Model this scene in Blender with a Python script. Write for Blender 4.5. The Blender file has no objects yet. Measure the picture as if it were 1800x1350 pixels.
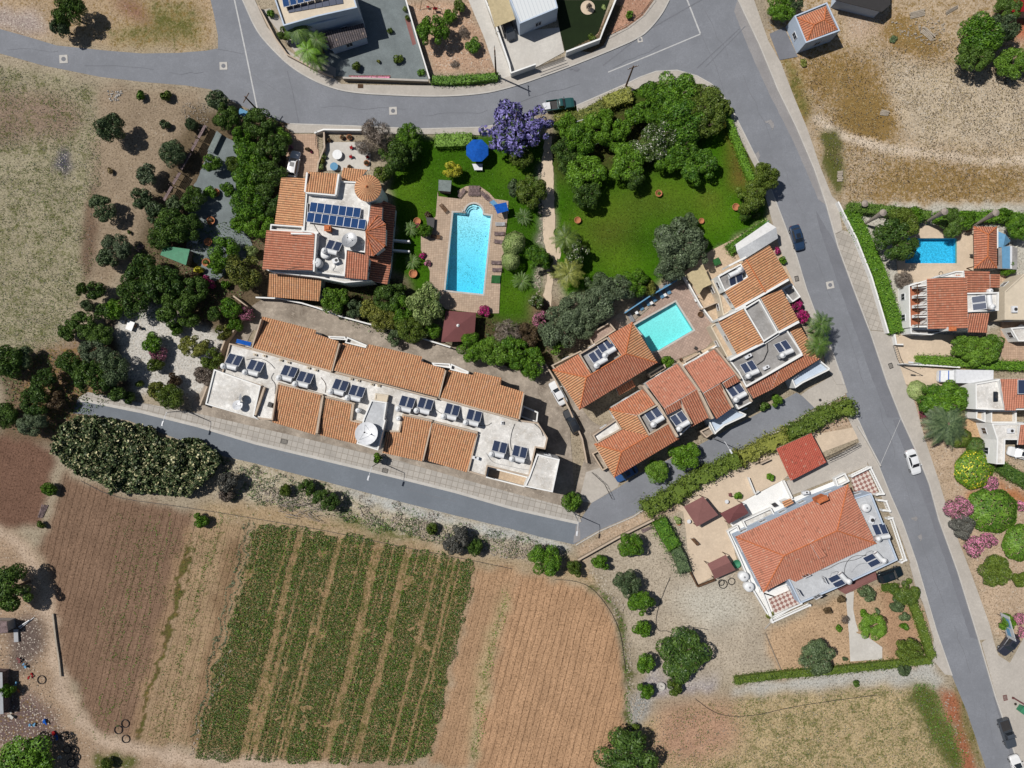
import bpy,bmesh,math,random
import numpy as np
from mathutils import Vector,Matrix
random.seed(7)
SC = bpy.context.scene
COL = SC.collection
# ---------------- camera, sky, sun, exposure ----------------
H = 125.0                      # height of the drone above the ground, metres
cam_d = bpy.data.cameras.new("camera"); cam = bpy.data.objects.new("camera",cam_d); COL.objects.link(cam)
cam.location = (0,0,H); cam_d.sensor_width = 36; cam_d.lens = 18.0 * H / 90.0
cam_d.clip_start = 0.5; cam_d.clip_end = 6000
SC.camera = cam
W = bpy.data.worlds.new("World"); SC.world = W; W.use_nodes = True
SUN_EL,SUN_AZ = math.radians(56),math.atan2(-0.914,0.406)
_nt = W.node_tree; _bg = _nt.nodes['Background']
_sky = _nt.nodes.new('ShaderNodeTexSky'); _sky.sky_type = 'NISHITA'; _sky.sun_disc = False
_sky.sun_elevation = SUN_EL; _sky.sun_rotation = SUN_AZ % (2*math.pi)
_nt.links.new(_sky.outputs[0],_bg.inputs[0]); _bg.inputs[1].default_value = 0.05
sd = bpy.data.lights.new("sun",'SUN'); sd.energy = 4.9; sd.angle = math.radians(0.5); sd.color = (1,0.96,0.9)
sun = bpy.data.objects.new("sun",sd); COL.objects.link(sun)
_d = Vector((0.914*math.cos(SUN_EL),-0.406*math.cos(SUN_EL),-math.sin(SUN_EL)))
sun.rotation_euler = _d.to_track_quat('-Z','Y').to_euler(); sun.location = (-60,30,100)
SC.view_settings.view_transform = 'Standard'; SC.view_settings.look = 'None'
SC.view_settings.exposure = 0.0; SC.view_settings.gamma = 1.0
SC.cycles.max_bounces = 5; SC.cycles.transparent_max_bounces = 8; SC.cycles.diffuse_bounces = 2

# ---------------- placing: survey pixels of the aerial photo -> metres ----------------
def P(x,y,h=0.0):
    k = 0.1*(H-h)/H
    return Vector(((x-900)*k,(675-y)*k,h))
def PL(pts,h=0.0): return [P(x,y,h) for x,y in pts]
def frame(x0,y0,s):
    return lambda *pts: [(x0+a*s,y0+b*s) for a,b in pts]
def tile(c,r): return frame(450*c,(0,338,676,1012)[r],0.25042)

# ---------------- tagging ----------------
def tag(o,label,cat=None,group=None,kind=None):
    if label: o['label'] = label
    if cat: o['category'] = cat
    if group: o['group'] = group
    if kind: o['kind'] = kind
    return o
ORG = {}
def thing(name,label,cat,loc,rz=0.0,group=None):
    o = bpy.data.objects.new(name,None); COL.objects.link(o); o.empty_display_size = 0.3
    o.location = loc; o.rotation_euler = (0,0,rz); ORG[o.name] = Vector(loc)
    return tag(o,label,cat,group)
def dup(o,parent=None,loc=None,rz=None,label=None):
    c = o.copy(); COL.objects.link(c); c.parent = parent
    if loc is not None: c.location = loc
    if rz is not None: c.rotation_euler = (0,0,rz)
    if label: c['label'] = label
    for ch in list(o.children): dup(ch,c)
    return c

# ---------------- mesh builder ----------------
def area2(p): return sum(p[i][0]*p[(i+1) % len(p)][1]-p[(i+1) % len(p)][0]*p[i][1] for i in range(len(p)))
def ccw(p):
    p = [(q[0],q[1]) for q in p]
    return p if area2(p) > 0 else p[::-1]
def inset(p,d):
    n = len(p); out = []
    for i in range(n):
        a,b,c = Vector(p[i-1]),Vector(p[i]),Vector(p[(i+1) % n])
        e1 = (b-a).normalized(); e2 = (c-b).normalized()
        n1 = Vector((-e1.y,e1.x)); n2 = Vector((-e2.y,e2.x))
        m = n1+n2
        if m.length < 0.2: m = n1.copy()
        else: m = m/ max(0.25,m.dot(n1))
        out.append((b.x+m.x*d,b.y+m.y*d))
    return out
class MB:
    def __init__(s): s.v = []; s.f = []
    def add(s,vs,fs):
        n = len(s.v); s.v += [tuple(v) for v in vs]; s.f += [tuple(i+n for i in f) for f in fs]; return s
    def box(s,c,size,rz=0.0,M=None):
        x,y,z = size[0]/2,size[1]/2,size[2]/2
        vs = [Vector((a*x,b*y,d*z)) for d in (-1,1) for a,b in ((-1,-1),(1,-1),(1,1),(-1,1))]
        R = Matrix.Rotation(rz,3,'Z') if M is None else M
        vs = [R @ v + Vector(c) for v in vs]
        return s.add(vs,[(3,2,1,0),(4,5,6,7),(0,1,5,4),(1,2,6,5),(2,3,7,6),(3,0,4,7)])
    def prism(s,poly,z0,z1,bottom=False,cap=True):
        p = ccw(poly); n = len(p)
        vs = [(x,y,z0) for x,y in p]+[(x,y,z1) for x,y in p]
        fs = [(i,(i+1) % n,n+(i+1) % n,n+i) for i in range(n)]
        if cap: fs.append(tuple(range(n,2*n)))
        if bottom: fs.append(tuple(range(n-1,-1,-1)))
        return s.add(vs,fs)
    def ring(s,poly,d,z0,z1,z0i=None):
        p = ccw(poly); q = inset(p,d); n = len(p); zi = z0 if z0i is None else z0i
        vs = [(x,y,z0) for x,y in p]+[(x,y,z1) for x,y in p]+[(x,y,z1) for x,y in q]+[(x,y,zi) for x,y in q]
        fs = []
        for i in range(n):
            j = (i+1) % n
            fs += [(i,j,n+j,n+i),(n+i,n+j,2*n+j,2*n+i),(2*n+i,2*n+j,3*n+j,3*n+i)]
        return s.add(vs,fs)
    def tube(s,pts,r,n=6,r2=None):
        pts = [Vector(p) for p in pts]; m = len(pts); base = len(s.v)
        for i,p in enumerate(pts):
            d = (pts[min(i+1,m-1)]-pts[max(i-1,0)]).normalized()
            a = d.cross(Vector((0,0,1)))
            if a.length < 0.05: a = Vector((1,0,0))
            a.normalize(); b = d.cross(a)
            rr = r if r2 is None else r+(r2-r)*i/(m-1)
            for k in range(n):
                t = 2*math.pi*k/n
                s.v.append(tuple(p+a*rr*math.cos(t)+b*rr*math.sin(t)))
        for i in range(m-1):
            for k in range(n):
                k2 = (k+1) % n
                s.f.append((base+i*n+k,base+i*n+k2,base+(i+1)*n+k2,base+(i+1)*n+k))
        s.f.append(tuple(base+k for k in range(n))); s.f.append(tuple(base+(m-1)*n+k for k in range(n-1,-1,-1)))
        return s
    def lathe(s,c,prof,n=16):
        base = len(s.v); m = len(prof)
        for r,z in prof:
            for k in range(n):
                t = 2*math.pi*k/n
                s.v.append((c[0]+r*math.cos(t),c[1]+r*math.sin(t),c[2]+z))
        for i in range(m-1):
            for k in range(n):
                k2 = (k+1) % n
                s.f.append((base+i*n+k,base+i*n+k2,base+(i+1)*n+k2,base+(i+1)*n+k))
        if prof[0][0] > 1e-4: s.f.append(tuple(base+k for k in range(n-1,-1,-1)))
        if prof[-1][0] > 1e-4: s.f.append(tuple(base+(m-1)*n+k for k in range(n)))
        return s
    def build(s,name,mat,parent=None,smooth=False,world=True):
        me = bpy.data.meshes.new(name)
        off = Vector((0,0,0))
        if parent is not None and world: off = ORG.get(parent.name,off)
        me.from_pydata([(v[0]-off[0],v[1]-off[1],v[2]-off[2]) for v in s.v],[],s.f)
        me.materials.append(mat)
        if smooth: me.polygons.foreach_set('use_smooth',[True]*len(me.polygons))
        o = bpy.data.objects.new(name,me); COL.objects.link(o)
        if parent is not None:
            o.parent = parent
            if world: ORG[o.name] = off
        return o
    def top(s,name,mat,label,cat,group=None,kind=None,smooth=False):
        """build as a top-level thing with its origin at its base"""
        a = np.array(s.v); c = Vector((float(a[:,0].mean()),float(a[:,1].mean()),float(a[:,2].min())))
        s.v = [(v[0]-c.x,v[1]-c.y,v[2]-c.z) for v in s.v]
        o = s.build(name,mat,None,smooth); o.location = c
        return tag(o,label,cat,group,kind)

# ---------------- materials ----------------
def lin(c):
    c = c/255.0
    return c/12.92 if c <= 0.04045 else ((c+0.055)/1.055)**2.4
GAIN = 1.42
def A(r,g,b):      # colour as seen in full sun -> surface albedo
    return (min(.9,lin(r)/GAIN),min(.9,lin(g)/GAIN),min(.9,lin(b)/GAIN),1)
class N:
    def __init__(s,name):
        s.m = bpy.data.materials.new(name); s.m.use_nodes = True; s.t = s.m.node_tree
        s.b = s.t.nodes['Principled BSDF']; s.b.inputs['Roughness'].default_value = 0.85
        s.b.inputs['Specular IOR Level'].default_value = 0.25
    def n(s,typ,**kw):
        o = s.t.nodes.new('ShaderNode'+typ)
        for k,v in kw.items(): setattr(o,k,v)
        return o
    def l(s,a,b): s.t.links.new(a,b)
    def pos(s,obj=False):
        return s.n('TexCoord').outputs['Object'] if obj else s.n('NewGeometry').outputs['Position']
    def noise(s,vec,scale,detail=4,rough=.6,dist=0):
        o = s.n('TexNoise'); s.l(vec,o.inputs['Vector']); o.inputs['Scale'].default_value = scale
        o.inputs['Detail'].default_value = detail; o.inputs['Roughness'].default_value = rough
        o.inputs['Distortion'].default_value = dist
        return o.outputs['Fac']
    def ramp(s,fac,lo,hi,a=0.,b=1.):
        o = s.n('MapRange'); s.l(fac,o.inputs[0])
        for i,v in zip((1,2,3,4),(lo,hi,a,b)): o.inputs[i].default_value = v
        return o.outputs[0]
    def mix(s,fac,a,b,mode='MIX'):
        o = s.n('MixRGB',blend_type=mode)
        for i,v in enumerate((fac,a,b)):
            if hasattr(v,'is_output') or isinstance(v,bpy.types.NodeSocket): s.l(v,o.inputs[i])
            elif i == 0: o.inputs[0].default_value = v
            else: o.inputs[i].default_value = v
        return o.outputs[0]
    def math(s,op,a,b=0.0,c=None):
        o = s.n('Math',operation=op)
        for i,v in enumerate((a,b) if c is None else (a,b,c)):
            if isinstance(v,bpy.types.NodeSocket): s.l(v,o.inputs[i])
            else: o.inputs[i].default_value = v
        return o.outputs[0]
    def bump(s,h,st,dist=.05):
        o = s.n('Bump'); s.l(h,o.inputs['Height']); o.inputs['Strength'].default_value = st; o.inputs['Distance'].default_value = dist
        s.l(o.outputs[0],s.b.inputs['Normal'])
    def col(s,c):
        if isinstance(c,bpy.types.NodeSocket): s.l(c,s.b.inputs['Base Color'])
        else: s.b.inputs['Base Color'].default_value = c
        return s.m
def shade(c,k): return (c[0]*k,c[1]*k,c[2]*k,1)
def rough_mat(name,c,var=.18,scale=.6,fine=6.,bump=.3,rough=.85,spec=.2,c2=None,obj=False,speck=0.0):
    """a weathered surface: broad blotches, fine grain, dark and pale specks"""
    m = N(name); p = m.pos(obj)
    a = m.noise(p,scale,5,.65,.3); b = m.noise(p,fine,3,.7)
    c2 = c2 or shade(c,.62)
    x = m.mix(m.ramp(a,.36,.68),shade(c,1+var*.6),m.mix(min(1,var*2.6),c,c2))
    x = m.mix(m.ramp(b,.3,.72,0,.7),x,shade(c,1-var*1.3),'MIX')
    e = m.noise(p,scale*5+.4,4,.7,.6)
    x = m.mix(m.ramp(e,.5,.68,0,min(.8,var*2.2)),x,shade(c,.8)); x = m.mix(m.ramp(e,.44,.3,0,min(.8,var*2.2)),x,shade(c,1.16))
    if speck > 0:
        d = m.noise(p,fine*3.1,2,.8)
        x = m.mix(m.ramp(d,.62,.7,0,speck),x,shade(c,.35))
        x = m.mix(m.ramp(d,.36,.3,0,speck),x,shade(c,1.5))
    m.col(x); m.b.inputs['Roughness'].default_value = rough; m.b.inputs['Specular IOR Level'].default_value = spec
    if bump: m.bump(b,bump,.03)
    return m.m
def plain(name,c,rough=.6,spec=.3,metal=0.0,var=.07,obj=True):
    m = N(name); p = m.pos(obj); a = m.noise(p,2.3,4,.65)
    m.col(m.mix(m.ramp(a,.35,.7),shade(c,1+var*.5),shade(c,1-var*2)))
    m.b.inputs['Roughness'].default_value = rough; m.b.inputs['Specular IOR Level'].default_value = spec; m.b.inputs['Metallic'].default_value = metal
    return m.m
def paint(name,c,coat=.6):
    m = N(name); m.col(c); m.b.inputs['Roughness'].default_value = .35; m.b.inputs['Coat Weight'].default_value = coat
    m.b.inputs['Coat Roughness'].default_value = .08; m.b.inputs['Specular IOR Level'].default_value = .5
    return m.m
def tile_mat(name,c,c2,dirt=.5,groove=.8):
    """clay tiles: u = across the ribs, v = down the slope (both in tiles)"""
    m = N(name); uv = m.n('UVMap').outputs[0]
    sx = m.n('SeparateXYZ'); m.l(uv,sx.inputs[0]); u,v = sx.outputs[0],sx.outputs[1]
    fu = m.math('FLOOR',u); fv = m.math('FLOOR',v)
    cb = m.n('CombineXYZ'); m.l(fu,cb.inputs[0]); m.l(fv,cb.inputs[1])
    wn = m.n('TexWhiteNoise',noise_dimensions='3D'); m.l(cb.outputs[0],wn.inputs[0])
    p = m.pos(); a = m.noise(p,.55,5,.7,.5); b = m.noise(p,3.5,4,.7)
    x = m.mix(wn.outputs[0],c,c2)
    x = m.mix(m.ramp(wn.outputs[0],.95,.97,0,.3),x,(.55,.42,.32,1)); x = m.mix(m.ramp(wn.outputs[0],.07,.05,0,.5),x,shade(c,.4))
    x = m.mix(m.ramp(a,.5,.75,0,dirt),x,shade(c,.55))
    x = m.mix(m.ramp(b,.56,.74,0,.4),x,(.42,.3,.2,1))
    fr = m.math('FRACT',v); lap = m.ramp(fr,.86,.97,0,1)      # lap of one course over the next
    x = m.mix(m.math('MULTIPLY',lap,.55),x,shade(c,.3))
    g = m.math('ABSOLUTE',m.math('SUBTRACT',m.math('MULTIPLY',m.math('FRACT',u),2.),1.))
    x = m.mix(m.ramp(g,.30,.74,0,groove),x,shade(c,.13))          # channels between the ribs coloured darker
    m.col(x); m.b.inputs['Roughness'].default_value = .8; m.bump(fr,.5,.05)
    return m.m
def grid_mat(name,c,joint,sx_,sy_,ang=0.0,wj=.06,var=.15):
    """paving slabs"""
    m = N(name); p = m.pos()
    mp = m.n('Mapping'); m.l(p,mp.inputs[0]); mp.inputs['Rotation'].default_value = (0,0,ang)
    br = m.n('TexBrick'); m.l(mp.outputs[0],br.inputs[0]); br.offset = 0
    br.inputs['Scale'].default_value = 1; br.inputs['Brick Width'].default_value = sx_; br.inputs['Row Height'].default_value = sy_
    br.inputs['Mortar Size'].default_value = wj/2; br.inputs['Mortar Smooth'].default_value = .3
    br.inputs['Color1'].default_value = shade(c,1.08); br.inputs['Color2'].default_value = shade(c,1-var); br.inputs['Mortar'].default_value = joint
    a = m.noise(p,.45,5,.7,.4); b = m.noise(p,5,3,.7)
    x = m.mix(m.ramp(a,.4,.72,0,.6),br.outputs['Color'],shade(c,.62))
    x = m.mix(m.ramp(b,.4,.75,0,.4),x,shade(c,.7))
    m.col(x); m.bump(b,.2,.02)
    return m.m

M = {}
M['asphalt'] = rough_mat('asphalt',A(140,143,150),.17,.16,3.5,.25,.9,speck=.25)
M['asphalt_blue'] = rough_mat('asphalt_newer',A(126,133,142),.14,.16,3.5,.25,.9,speck=.2)
M['asphalt_worn'] = rough_mat('asphalt_worn',A(158,155,155),.16,.3,4,.25,.9,speck=.3)
M['asphalt_dark'] = rough_mat('asphalt_patch',A(128,130,137),.13,.3,4,.25,.9,speck=.3)
M['asphalt_stain'] = rough_mat('asphalt_stain',A(108,110,116),.2,.4,4,.25,.9,speck=.3)
M['concrete'] = rough_mat('concrete',A(196,189,180),.16,.22,3,.2,.9,speck=.12)
M['concrete_dirty'] = rough_mat('concrete_stained',A(182,170,156),.36,.28,2.2,.3,.9,c2=A(112,100,88),speck=.3)
M['concrete_white'] = rough_mat('concrete_pale',A(214,210,203),.15,.25,3,.2,.9,c2=A(168,160,150))
M['pave_grid'] = grid_mat('paving_slabs',A(192,186,178),A(150,142,132),1.0,1.0,math.radians(14),.12)
M['pave_grid_main'] = grid_mat('paving_slabs_main',A(190,183,173),A(152,144,134),.95,.95,math.radians(20),.10)
M['pink_pave'] = grid_mat('pink_pavers',A(206,176,152),A(160,128,104),.4,.4,0,.05,.22)
M['pool_deck'] = grid_mat('pool_deck_pavers',A(203,180,158),A(158,130,108),.42,.32,.06,.05,.2)
M['deck_red'] = grid_mat('brown_pavers',A(190,166,152),A(146,122,110),.42,.42,math.radians(28),.05,.2)
M['terrace_tan'] = grid_mat('tan_tiles',A(218,194,166),A(184,158,132),.5,.5,math.radians(25),.04,.15)
M['tan'] = rough_mat('tan_paving',A(222,202,178),.15,.3,3,.15,.85)
M['brick_red'] = grid_mat('red_bricks',A(196,120,88),A(150,88,62),.24,.12,0,.02,.25)
M['kerb'] = rough_mat('kerb',A(205,201,195),.14,.5,4,.1)
M['white_line'] = rough_mat('worn_white_paint',A(205,205,205),.2,1.3,8,.05)
M['gravel_grey'] = rough_mat('grey_gravel',A(130,139,141),.25,.4,7,.6,.9,speck=.7)
M['gravel_pale'] = rough_mat('pale_gravel',A(176,170,160),.3,.4,5,.6,.9,speck=.7)
M['pebble_white'] = rough_mat('white_pebbles',A(196,188,178),.3,.5,5,.6,.9,speck=.6)
M['turf'] = rough_mat('artificial_turf',A(30,44,20),.2,.5,6,.3,.95)
M['white'] = rough_mat('white_render',A(250,250,248),.08,.35,2,.05,.8,c2=A(196,190,182))
M['roofwhite'] = rough_mat('white_roof_coating',A(244,242,238),.34,.3,2.2,.08,.85,c2=A(176,166,152),speck=.3)
M['roofgrey'] = rough_mat('grey_roof_screed',A(172,170,168),.3,.35,2.5,.1,.85,c2=A(122,116,112),speck=.2)
M['roofblue'] = rough_mat('pale_roof_coating',A(205,208,212),.2,.35,2.5,.1,.85,c2=A(160,162,166),speck=.15)
M['cream'] = rough_mat('cream_render',A(226,212,190),.12,.35,2,.05)
M['beige'] = rough_mat('beige_render',A(205,186,166),.16,.5,2,.05)
M['blueplaster_and_shade'] = rough_mat('pale_blue_render_and_shade',A(200,214,232),.08,.35,2,.05)  # pale blue; on the balcony floors it carries painted blue shade
M['tileA'] = tile_mat('terracotta_tiles',A(238,182,136),A(222,158,116),.25,.74)
M['tileB'] = tile_mat('red_clay_tiles',A(222,152,122),A(204,128,100),.35,.7)
M['tileC'] = tile_mat('salmon_clay_tiles',A(218,150,124),A(210,138,112),.15,.35)
M['tileD'] = tile_mat('orange_clay_tiles',A(228,156,120),A(210,132,98),.3,.6)
M['tileR'] = tile_mat('bright_red_tiles',A(214,112,92),A(204,102,84),.1,.5)
M['tileG'] = tile_mat('grey_tiles',A(112,104,108),A(96,90,94),.2)
M['ridge'] = plain('ridge_clay',A(214,128,84),.8,.15,0,.2)
M['maroon'] = rough_mat('maroon_felt',A(124,78,78),.12,.6,5,.2,.9)
M['maroon2'] = rough_mat('maroon_sheet',A(142,100,96),.12,.6,5,.2,.9)
M['green_roof'] = plain('green_sheet',A(66,140,104),.6,.3,0,.12)
M['glass'] = paint('dark_glass',(.012,.016,.022,1),.8)
M['collector'] = paint('collector_glass',A(44,58,88),.2); M['collector'].node_tree.nodes['Principled BSDF'].inputs['Roughness'].default_value = .55
M['pv'] = grid_mat('solar_cells',A(34,74,128),A(24,54,96),.16,.16,0,.02,.1)
M['metal'] = plain('galvanised_metal',A(176,178,182),.45,.5,.3)
M['metalw'] = plain('white_metal',A(232,234,238),.4,.4)
M['metald'] = plain('dark_metal',A(58,56,56),.6,.4)
M['rust'] = plain('brown_wood',A(110,82,60),.8,.2,0,.3)
M['woodgrey'] = plain('weathered_wood',A(140,122,122),.85,.1,0,.35)
M['plasticw'] = plain('white_plastic',A(236,238,240),.45,.4)
M['rubber'] = plain('black_rubber',(.02,.02,.022,1),.8,.2)
M['terra_pot'] = plain('terracotta_pot',A(196,130,92),.8,.15,0,.2)
M['soil'] = rough_mat('potting_soil',A(82,62,46),.2,2,8,.3)
M['bluecloth'] = plain('blue_canvas',A(26,92,186),.85,.1,0,.15)
M['bluelight'] = plain('light_blue_canvas',A(110,160,196),.85,.1)
M['greencloth'] = plain('green_mat',A(56,108,62),.9,.1,0,.2)
M['beigecloth'] = plain('beige_canvas',A(200,184,148),.9,.1,0,.1)
M['greycloth'] = plain('grey_canvas',A(132,142,140),.9,.1,0,.15)
M['whitecloth'] = plain('white_sheet_roof',A(226,226,226),.7,.2)
M['redflower'] = plain('red_cushion',A(150,34,40),.9,.1)
M['stone'] = rough_mat('field_stone',A(186,174,158),.3,1.5,5,.5,.9)
M['wall_stone'] = rough_mat('stone_wall',A(168,152,134),.3,1.2,4,.5,.9,speck=.3)
M['bark'] = rough_mat('bark',A(120,104,88),.3,2,9,.6,.9,obj=True)
M['deadwood'] = rough_mat('dead_branches',A(176,164,154),.3,2,9,.3,.9,obj=True)
# ---------------- ground: one sheet, its soils painted from a survey of patches ----------------
def vnoise(x,y,seed=0):
    def h(i,j):
        n = (i*374761393 + j*668265263 + seed*982451653) & 0xffffffff
        n = ((n ^ (n >> 13))*1274126177) & 0xffffffff
        return ((n ^ (n >> 16)) & 0xffff)/65535.0
    xi = np.floor(x).astype(np.int64); yi = np.floor(y).astype(np.int64)
    fx = x-xi; fy = y-yi; fx = fx*fx*(3-2*fx); fy = fy*fy*(3-2*fy)
    return (h(xi,yi)*(1-fx)+h(xi+1,yi)*fx)*(1-fy)+(h(xi,yi+1)*(1-fx)+h(xi+1,yi+1)*fx)*fy
def fbm(x,y,seed=0,oct=3):
    s = 0; a = .5; 
    for k in range(oct): s = s+a*vnoise(x*2**k,y*2**k,seed+k); a *= .5
    return s/(1-.5**oct)
def inpoly(x,y,poly):
    r = np.zeros(x.shape,bool); n = len(poly); j = n-1
    for i in range(n):
        xi,yi = poly[i]; xj,yj = poly[j]
        c = ((yi > y) != (yj > y)) & (x < (xj-xi)*(y-yi)/((yj-yi) or 1e-9)+xi)
        r ^= c; j = i
    return r
def blur(a,k):
    if k < 1: return a
    w = np.ones(2*k+1)/(2*k+1)
    for _ in range(2):
        a = np.apply_along_axis(lambda v: np.convolve(np.pad(v,k,mode='edge'),w,'valid'),0,a)
        a = np.apply_along_axis(lambda v: np.convolve(np.pad(v,k,mode='edge'),w,'valid'),1,a)
    return a
def circ(x,y,rx,ry=None,n=14):
    ry = ry or rx
    return [(x+rx*math.cos(2*math.pi*k/n),y+ry*math.sin(2*math.pi*k/n)) for k in range(n)]
def band(pts,w):
    """polygon of width w round a polyline, in the same units"""
    L,R = [],[]
    for i,p in enumerate(pts):
        a = Vector(pts[max(i-1,0)]); b = Vector(pts[min(i+1,len(pts)-1)]); d = (b-a).normalized(); n = Vector((-d.y,d.x))
        L.append((p[0]+n.x*w/2,p[1]+n.y*w/2)); R.append((p[0]-n.x*w/2,p[1]-n.y*w/2))
    return L+R[::-1]
def smooth_line(pts,it=2):
    for _ in range(it):
        q = [pts[0]]
        for a,b in zip(pts,pts[1:]): q += [(a[0]*.75+b[0]*.25,a[1]*.75+b[1]*.25),(a[0]*.25+b[0]*.75,a[1]*.25+b[1]*.75)]
        q.append(pts[-1]); pts = q
    return pts
STEP = .4
gx = np.arange(-104,104.01,STEP); gy = np.arange(-80,80.01,STEP)
GX,GY = np.meshgrid(gx,gy)
PX = GX*10+900; PY = 675-GY*10
wob = 13.0
WX = PX+(fbm(GX*.55,GY*.55,3)-.5)*2*wob+(vnoise(GX*1.9,GY*1.9,9)-.5)*6; WY = PY+(fbm(GX*.55,GY*.55,17)-.5)*2*wob+(vnoise(GX*1.9,GY*1.9,19)-.5)*6
chan = {k: np.zeros(GX.shape) for k in ('r','g','b','weed','row','stone','dry')}
def put(poly,rgb=None,weed=None,row=None,stone=None,dry=None,soft=1,amt=1.0,crisp=False):
    x,y = (PX,PY) if crisp else (WX,WY)
    m = blur(inpoly(x,y,poly).astype(float),soft)*amt
    vals = {}
    if rgb: c = A(*rgb); q = c[1] < c[0]; vals.update(r=c[0]*(1.13 if q else 1),g=c[1]*(1.22 if q else 1),b=c[2]*(1.31 if q else 1))
    for k,v in (('weed',weed),('row',row),('stone',stone),('dry',dry)):
        if v is not None: vals[k] = v
    for k,v in vals.items(): chan[k] = chan[k]*(1-m)+v*m
put([(-400,-400),(2400,-400),(2400,1900),(-400,1900)],(164,148,126),.25,0,.15,.15,0,crisp=True)
# upper left meadow and the olive strip
put([(-200,95),(60,120),(170,150),(178,300),(160,480),(125,560),(115,640),(-200,690)],(160,148,122),.50,0,.1,.15,2)
put([(-100,150),(120,170),(150,190),(140,240),(-100,260)],(144,122,104),.45,0,.1,.1,3)
put([(168,150),(360,158),(330,300),(290,340),(240,440),(140,560),(160,480),(165,330)],(152,132,110),.22,0,.3,.15,2)
put([(150,330),(172,330),(165,470),(140,520)],(120,98,80),.15,soft=1)
put(circ(112,285,17,20),(92,92,104),.0,0,.8,0,1)
put([(-200,-200),(372,-200),(380,60),(382,88),(250,88),(100,75),(-200,45)],(176,150,120),.3,0,.3,.4,2)
put([(-50,10),(70,20),(90,60),(60,60),(-50,42)],(168,150,140),.1,0,.7,.1,2)
put([(250,0),(340,0),(350,80),(270,82),(190,70),(215,50),(260,50)],(142,128,88),.62,0,.1,.5,3)
put([(195,0),(250,5),(270,50),(240,45)],(140,104,84),.1,soft=2)
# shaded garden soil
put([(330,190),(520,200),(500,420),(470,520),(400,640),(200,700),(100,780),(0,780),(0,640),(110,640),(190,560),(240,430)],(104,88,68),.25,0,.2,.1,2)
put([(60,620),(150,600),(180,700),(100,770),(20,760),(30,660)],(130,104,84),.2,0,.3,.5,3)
put([(205,560),(240,530),(300,545),(400,590),(395,690),(360,700),(230,690),(205,620)],(198,190,180),.05,0,.6,0,1)
# brown fields
LB = [(-200,762),(20,765),(95,790),(75,905),(70,930),(-200,915)]
put(LB,(118,88,72),.03,.35,.08,0,1)
F1 = [(110,830),(165,850),(210,870),(300,890),(345,905),(330,1000),(290,1120),(255,1230),(238,1310),(160,1275),(135,1210),(105,1170),(95,1090),(90,1010),(68,960),(95,900)]
put(F1,(134,106,86),.14,.9,.08,0,1)
put([(330,925),(346,925),(300,1120),(250,1310),(225,1310),(270,1120)],(156,126,98),.1,.6,.1,0,1)
put([(345,905),(445,915),(430,1000),(400,1120),(350,1320),(245,1310),(300,1110)],(166,138,108),.38,.8,.15,.2,1)
put([(400,950),(430,950),(392,1100),(350,1310),(325,1310),(365,1110)],(146,118,90),.3,.9,.1,0,1)
for q in ([(322,960),(345,960),(300,1130),(255,1300),(240,1300),(290,1120)],): put(band([(332,960),(300,1100),(262,1220),(246,1300)],9),(96,84,50),.5,0,.1,.4,0)
GF = [(450,920),(520,928),(640,945),(740,965),(835,988),(830,1040),(790,1180),(755,1330),(700,1345),(340,1335),(375,1180),(410,1080),(430,990)]
put(GF,(160,130,96),.55,.35,.2,.3,1)
put([(835,990),(905,1000),(905,1040),(860,1200),(820,1350),(755,1345),(795,1180),(828,1060)],(176,140,108),.18,.7,.15,.1,1)
put(band([(892,1035),(872,1110),(850,1200),(836,1345)],20),(180,158,120),.6,.3,.3,.4,2)
RF = [(905,1010),(960,1015),(1050,1040),(1085,1090),(1098,1170),(1104,1300),(1060,1340),(1055,1420),(820,1420),(860,1210)]
put(RF,(186,146,112),.05,1,.12,.05,1)
put([(450,880),(560,900),(700,940),(835,975),(940,985),(990,985),(1060,1000),(1060,1035),(960,1012),(835,990),(640,945),(450,922),(345,905),(345,890)],(170,144,112),.42,0,.3,.3,2)
put([(595,890),(660,905),(740,930),(740,950),(660,935),(590,912)],(110,112,60),.8,0,.1,.2,2)
# rubble verge below the lane
put([(390,802),(450,816),(570,848),(700,883),(800,910),(900,932),(990,960),(990,985),(900,975),(780,955),(640,920),(560,895),(450,880),(385,862)],(178,164,140),.22,0,.75,.3,2)
put([(570,848),(700,883),(800,908),(900,932),(1005,958),(990,972),(880,945),(760,915),(650,890)],(182,178,170),.05,0,.5,0,1)
# dirt track and dump, lower left
put([(-200,915),(20,930),(60,965),(95,1010),(98,1100),(108,1180),(135,1235),(170,1290),(300,1320),(420,1335),(760,1345),(760,1450),(-200,1450)],(164,138,114),.08,0,.4,.15,2)
put(band(smooth_line([(-40,915),(20,945),(55,985),(84,1040),(88,1120),(100,1180),(118,1232),(150,1280),(215,1318),(300,1332),(420,1345),(600,1352)],2),20),(188,164,142),.0,0,.15,0,1)
put([(20,1090),(70,1080),(75,1150),(40,1180),(15,1170)],(108,92,84),.05,0,.7,.1,2)
put([(0,1230),(60,1220),(100,1250),(110,1310),(60,1320),(-60,1300)],(112,92,88),.1,0,.9,.4,2)
put([(160,1330),(210,1325),(250,1345),(160,1360)],(112,104,70),.7,soft=1)
# rubble strip between fields, centre bottom
put([(1035,1000),(1080,990),(1110,1060),(1110,1200),(1130,1250),(1110,1310),(1104,1300),(1098,1170),(1085,1090),(1060,1040)],(158,142,120),.4,0,.7,.3,1)
put(band([(1045,1030),(1085,1070),(1100,1130),(1103,1240),(1108,1310)],7),(84,86,50),.9,0,.1,0,1)
put([(1150,1150),(1260,1150),(1265,1210),(1200,1225),(1120,1220)],(160,150,148),.1,0,.9,0,1)
put([(1105,1225),(1150,1222),(1135,1260),(1110,1290)],(150,146,140),.35,0,.9,0,1)
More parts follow.
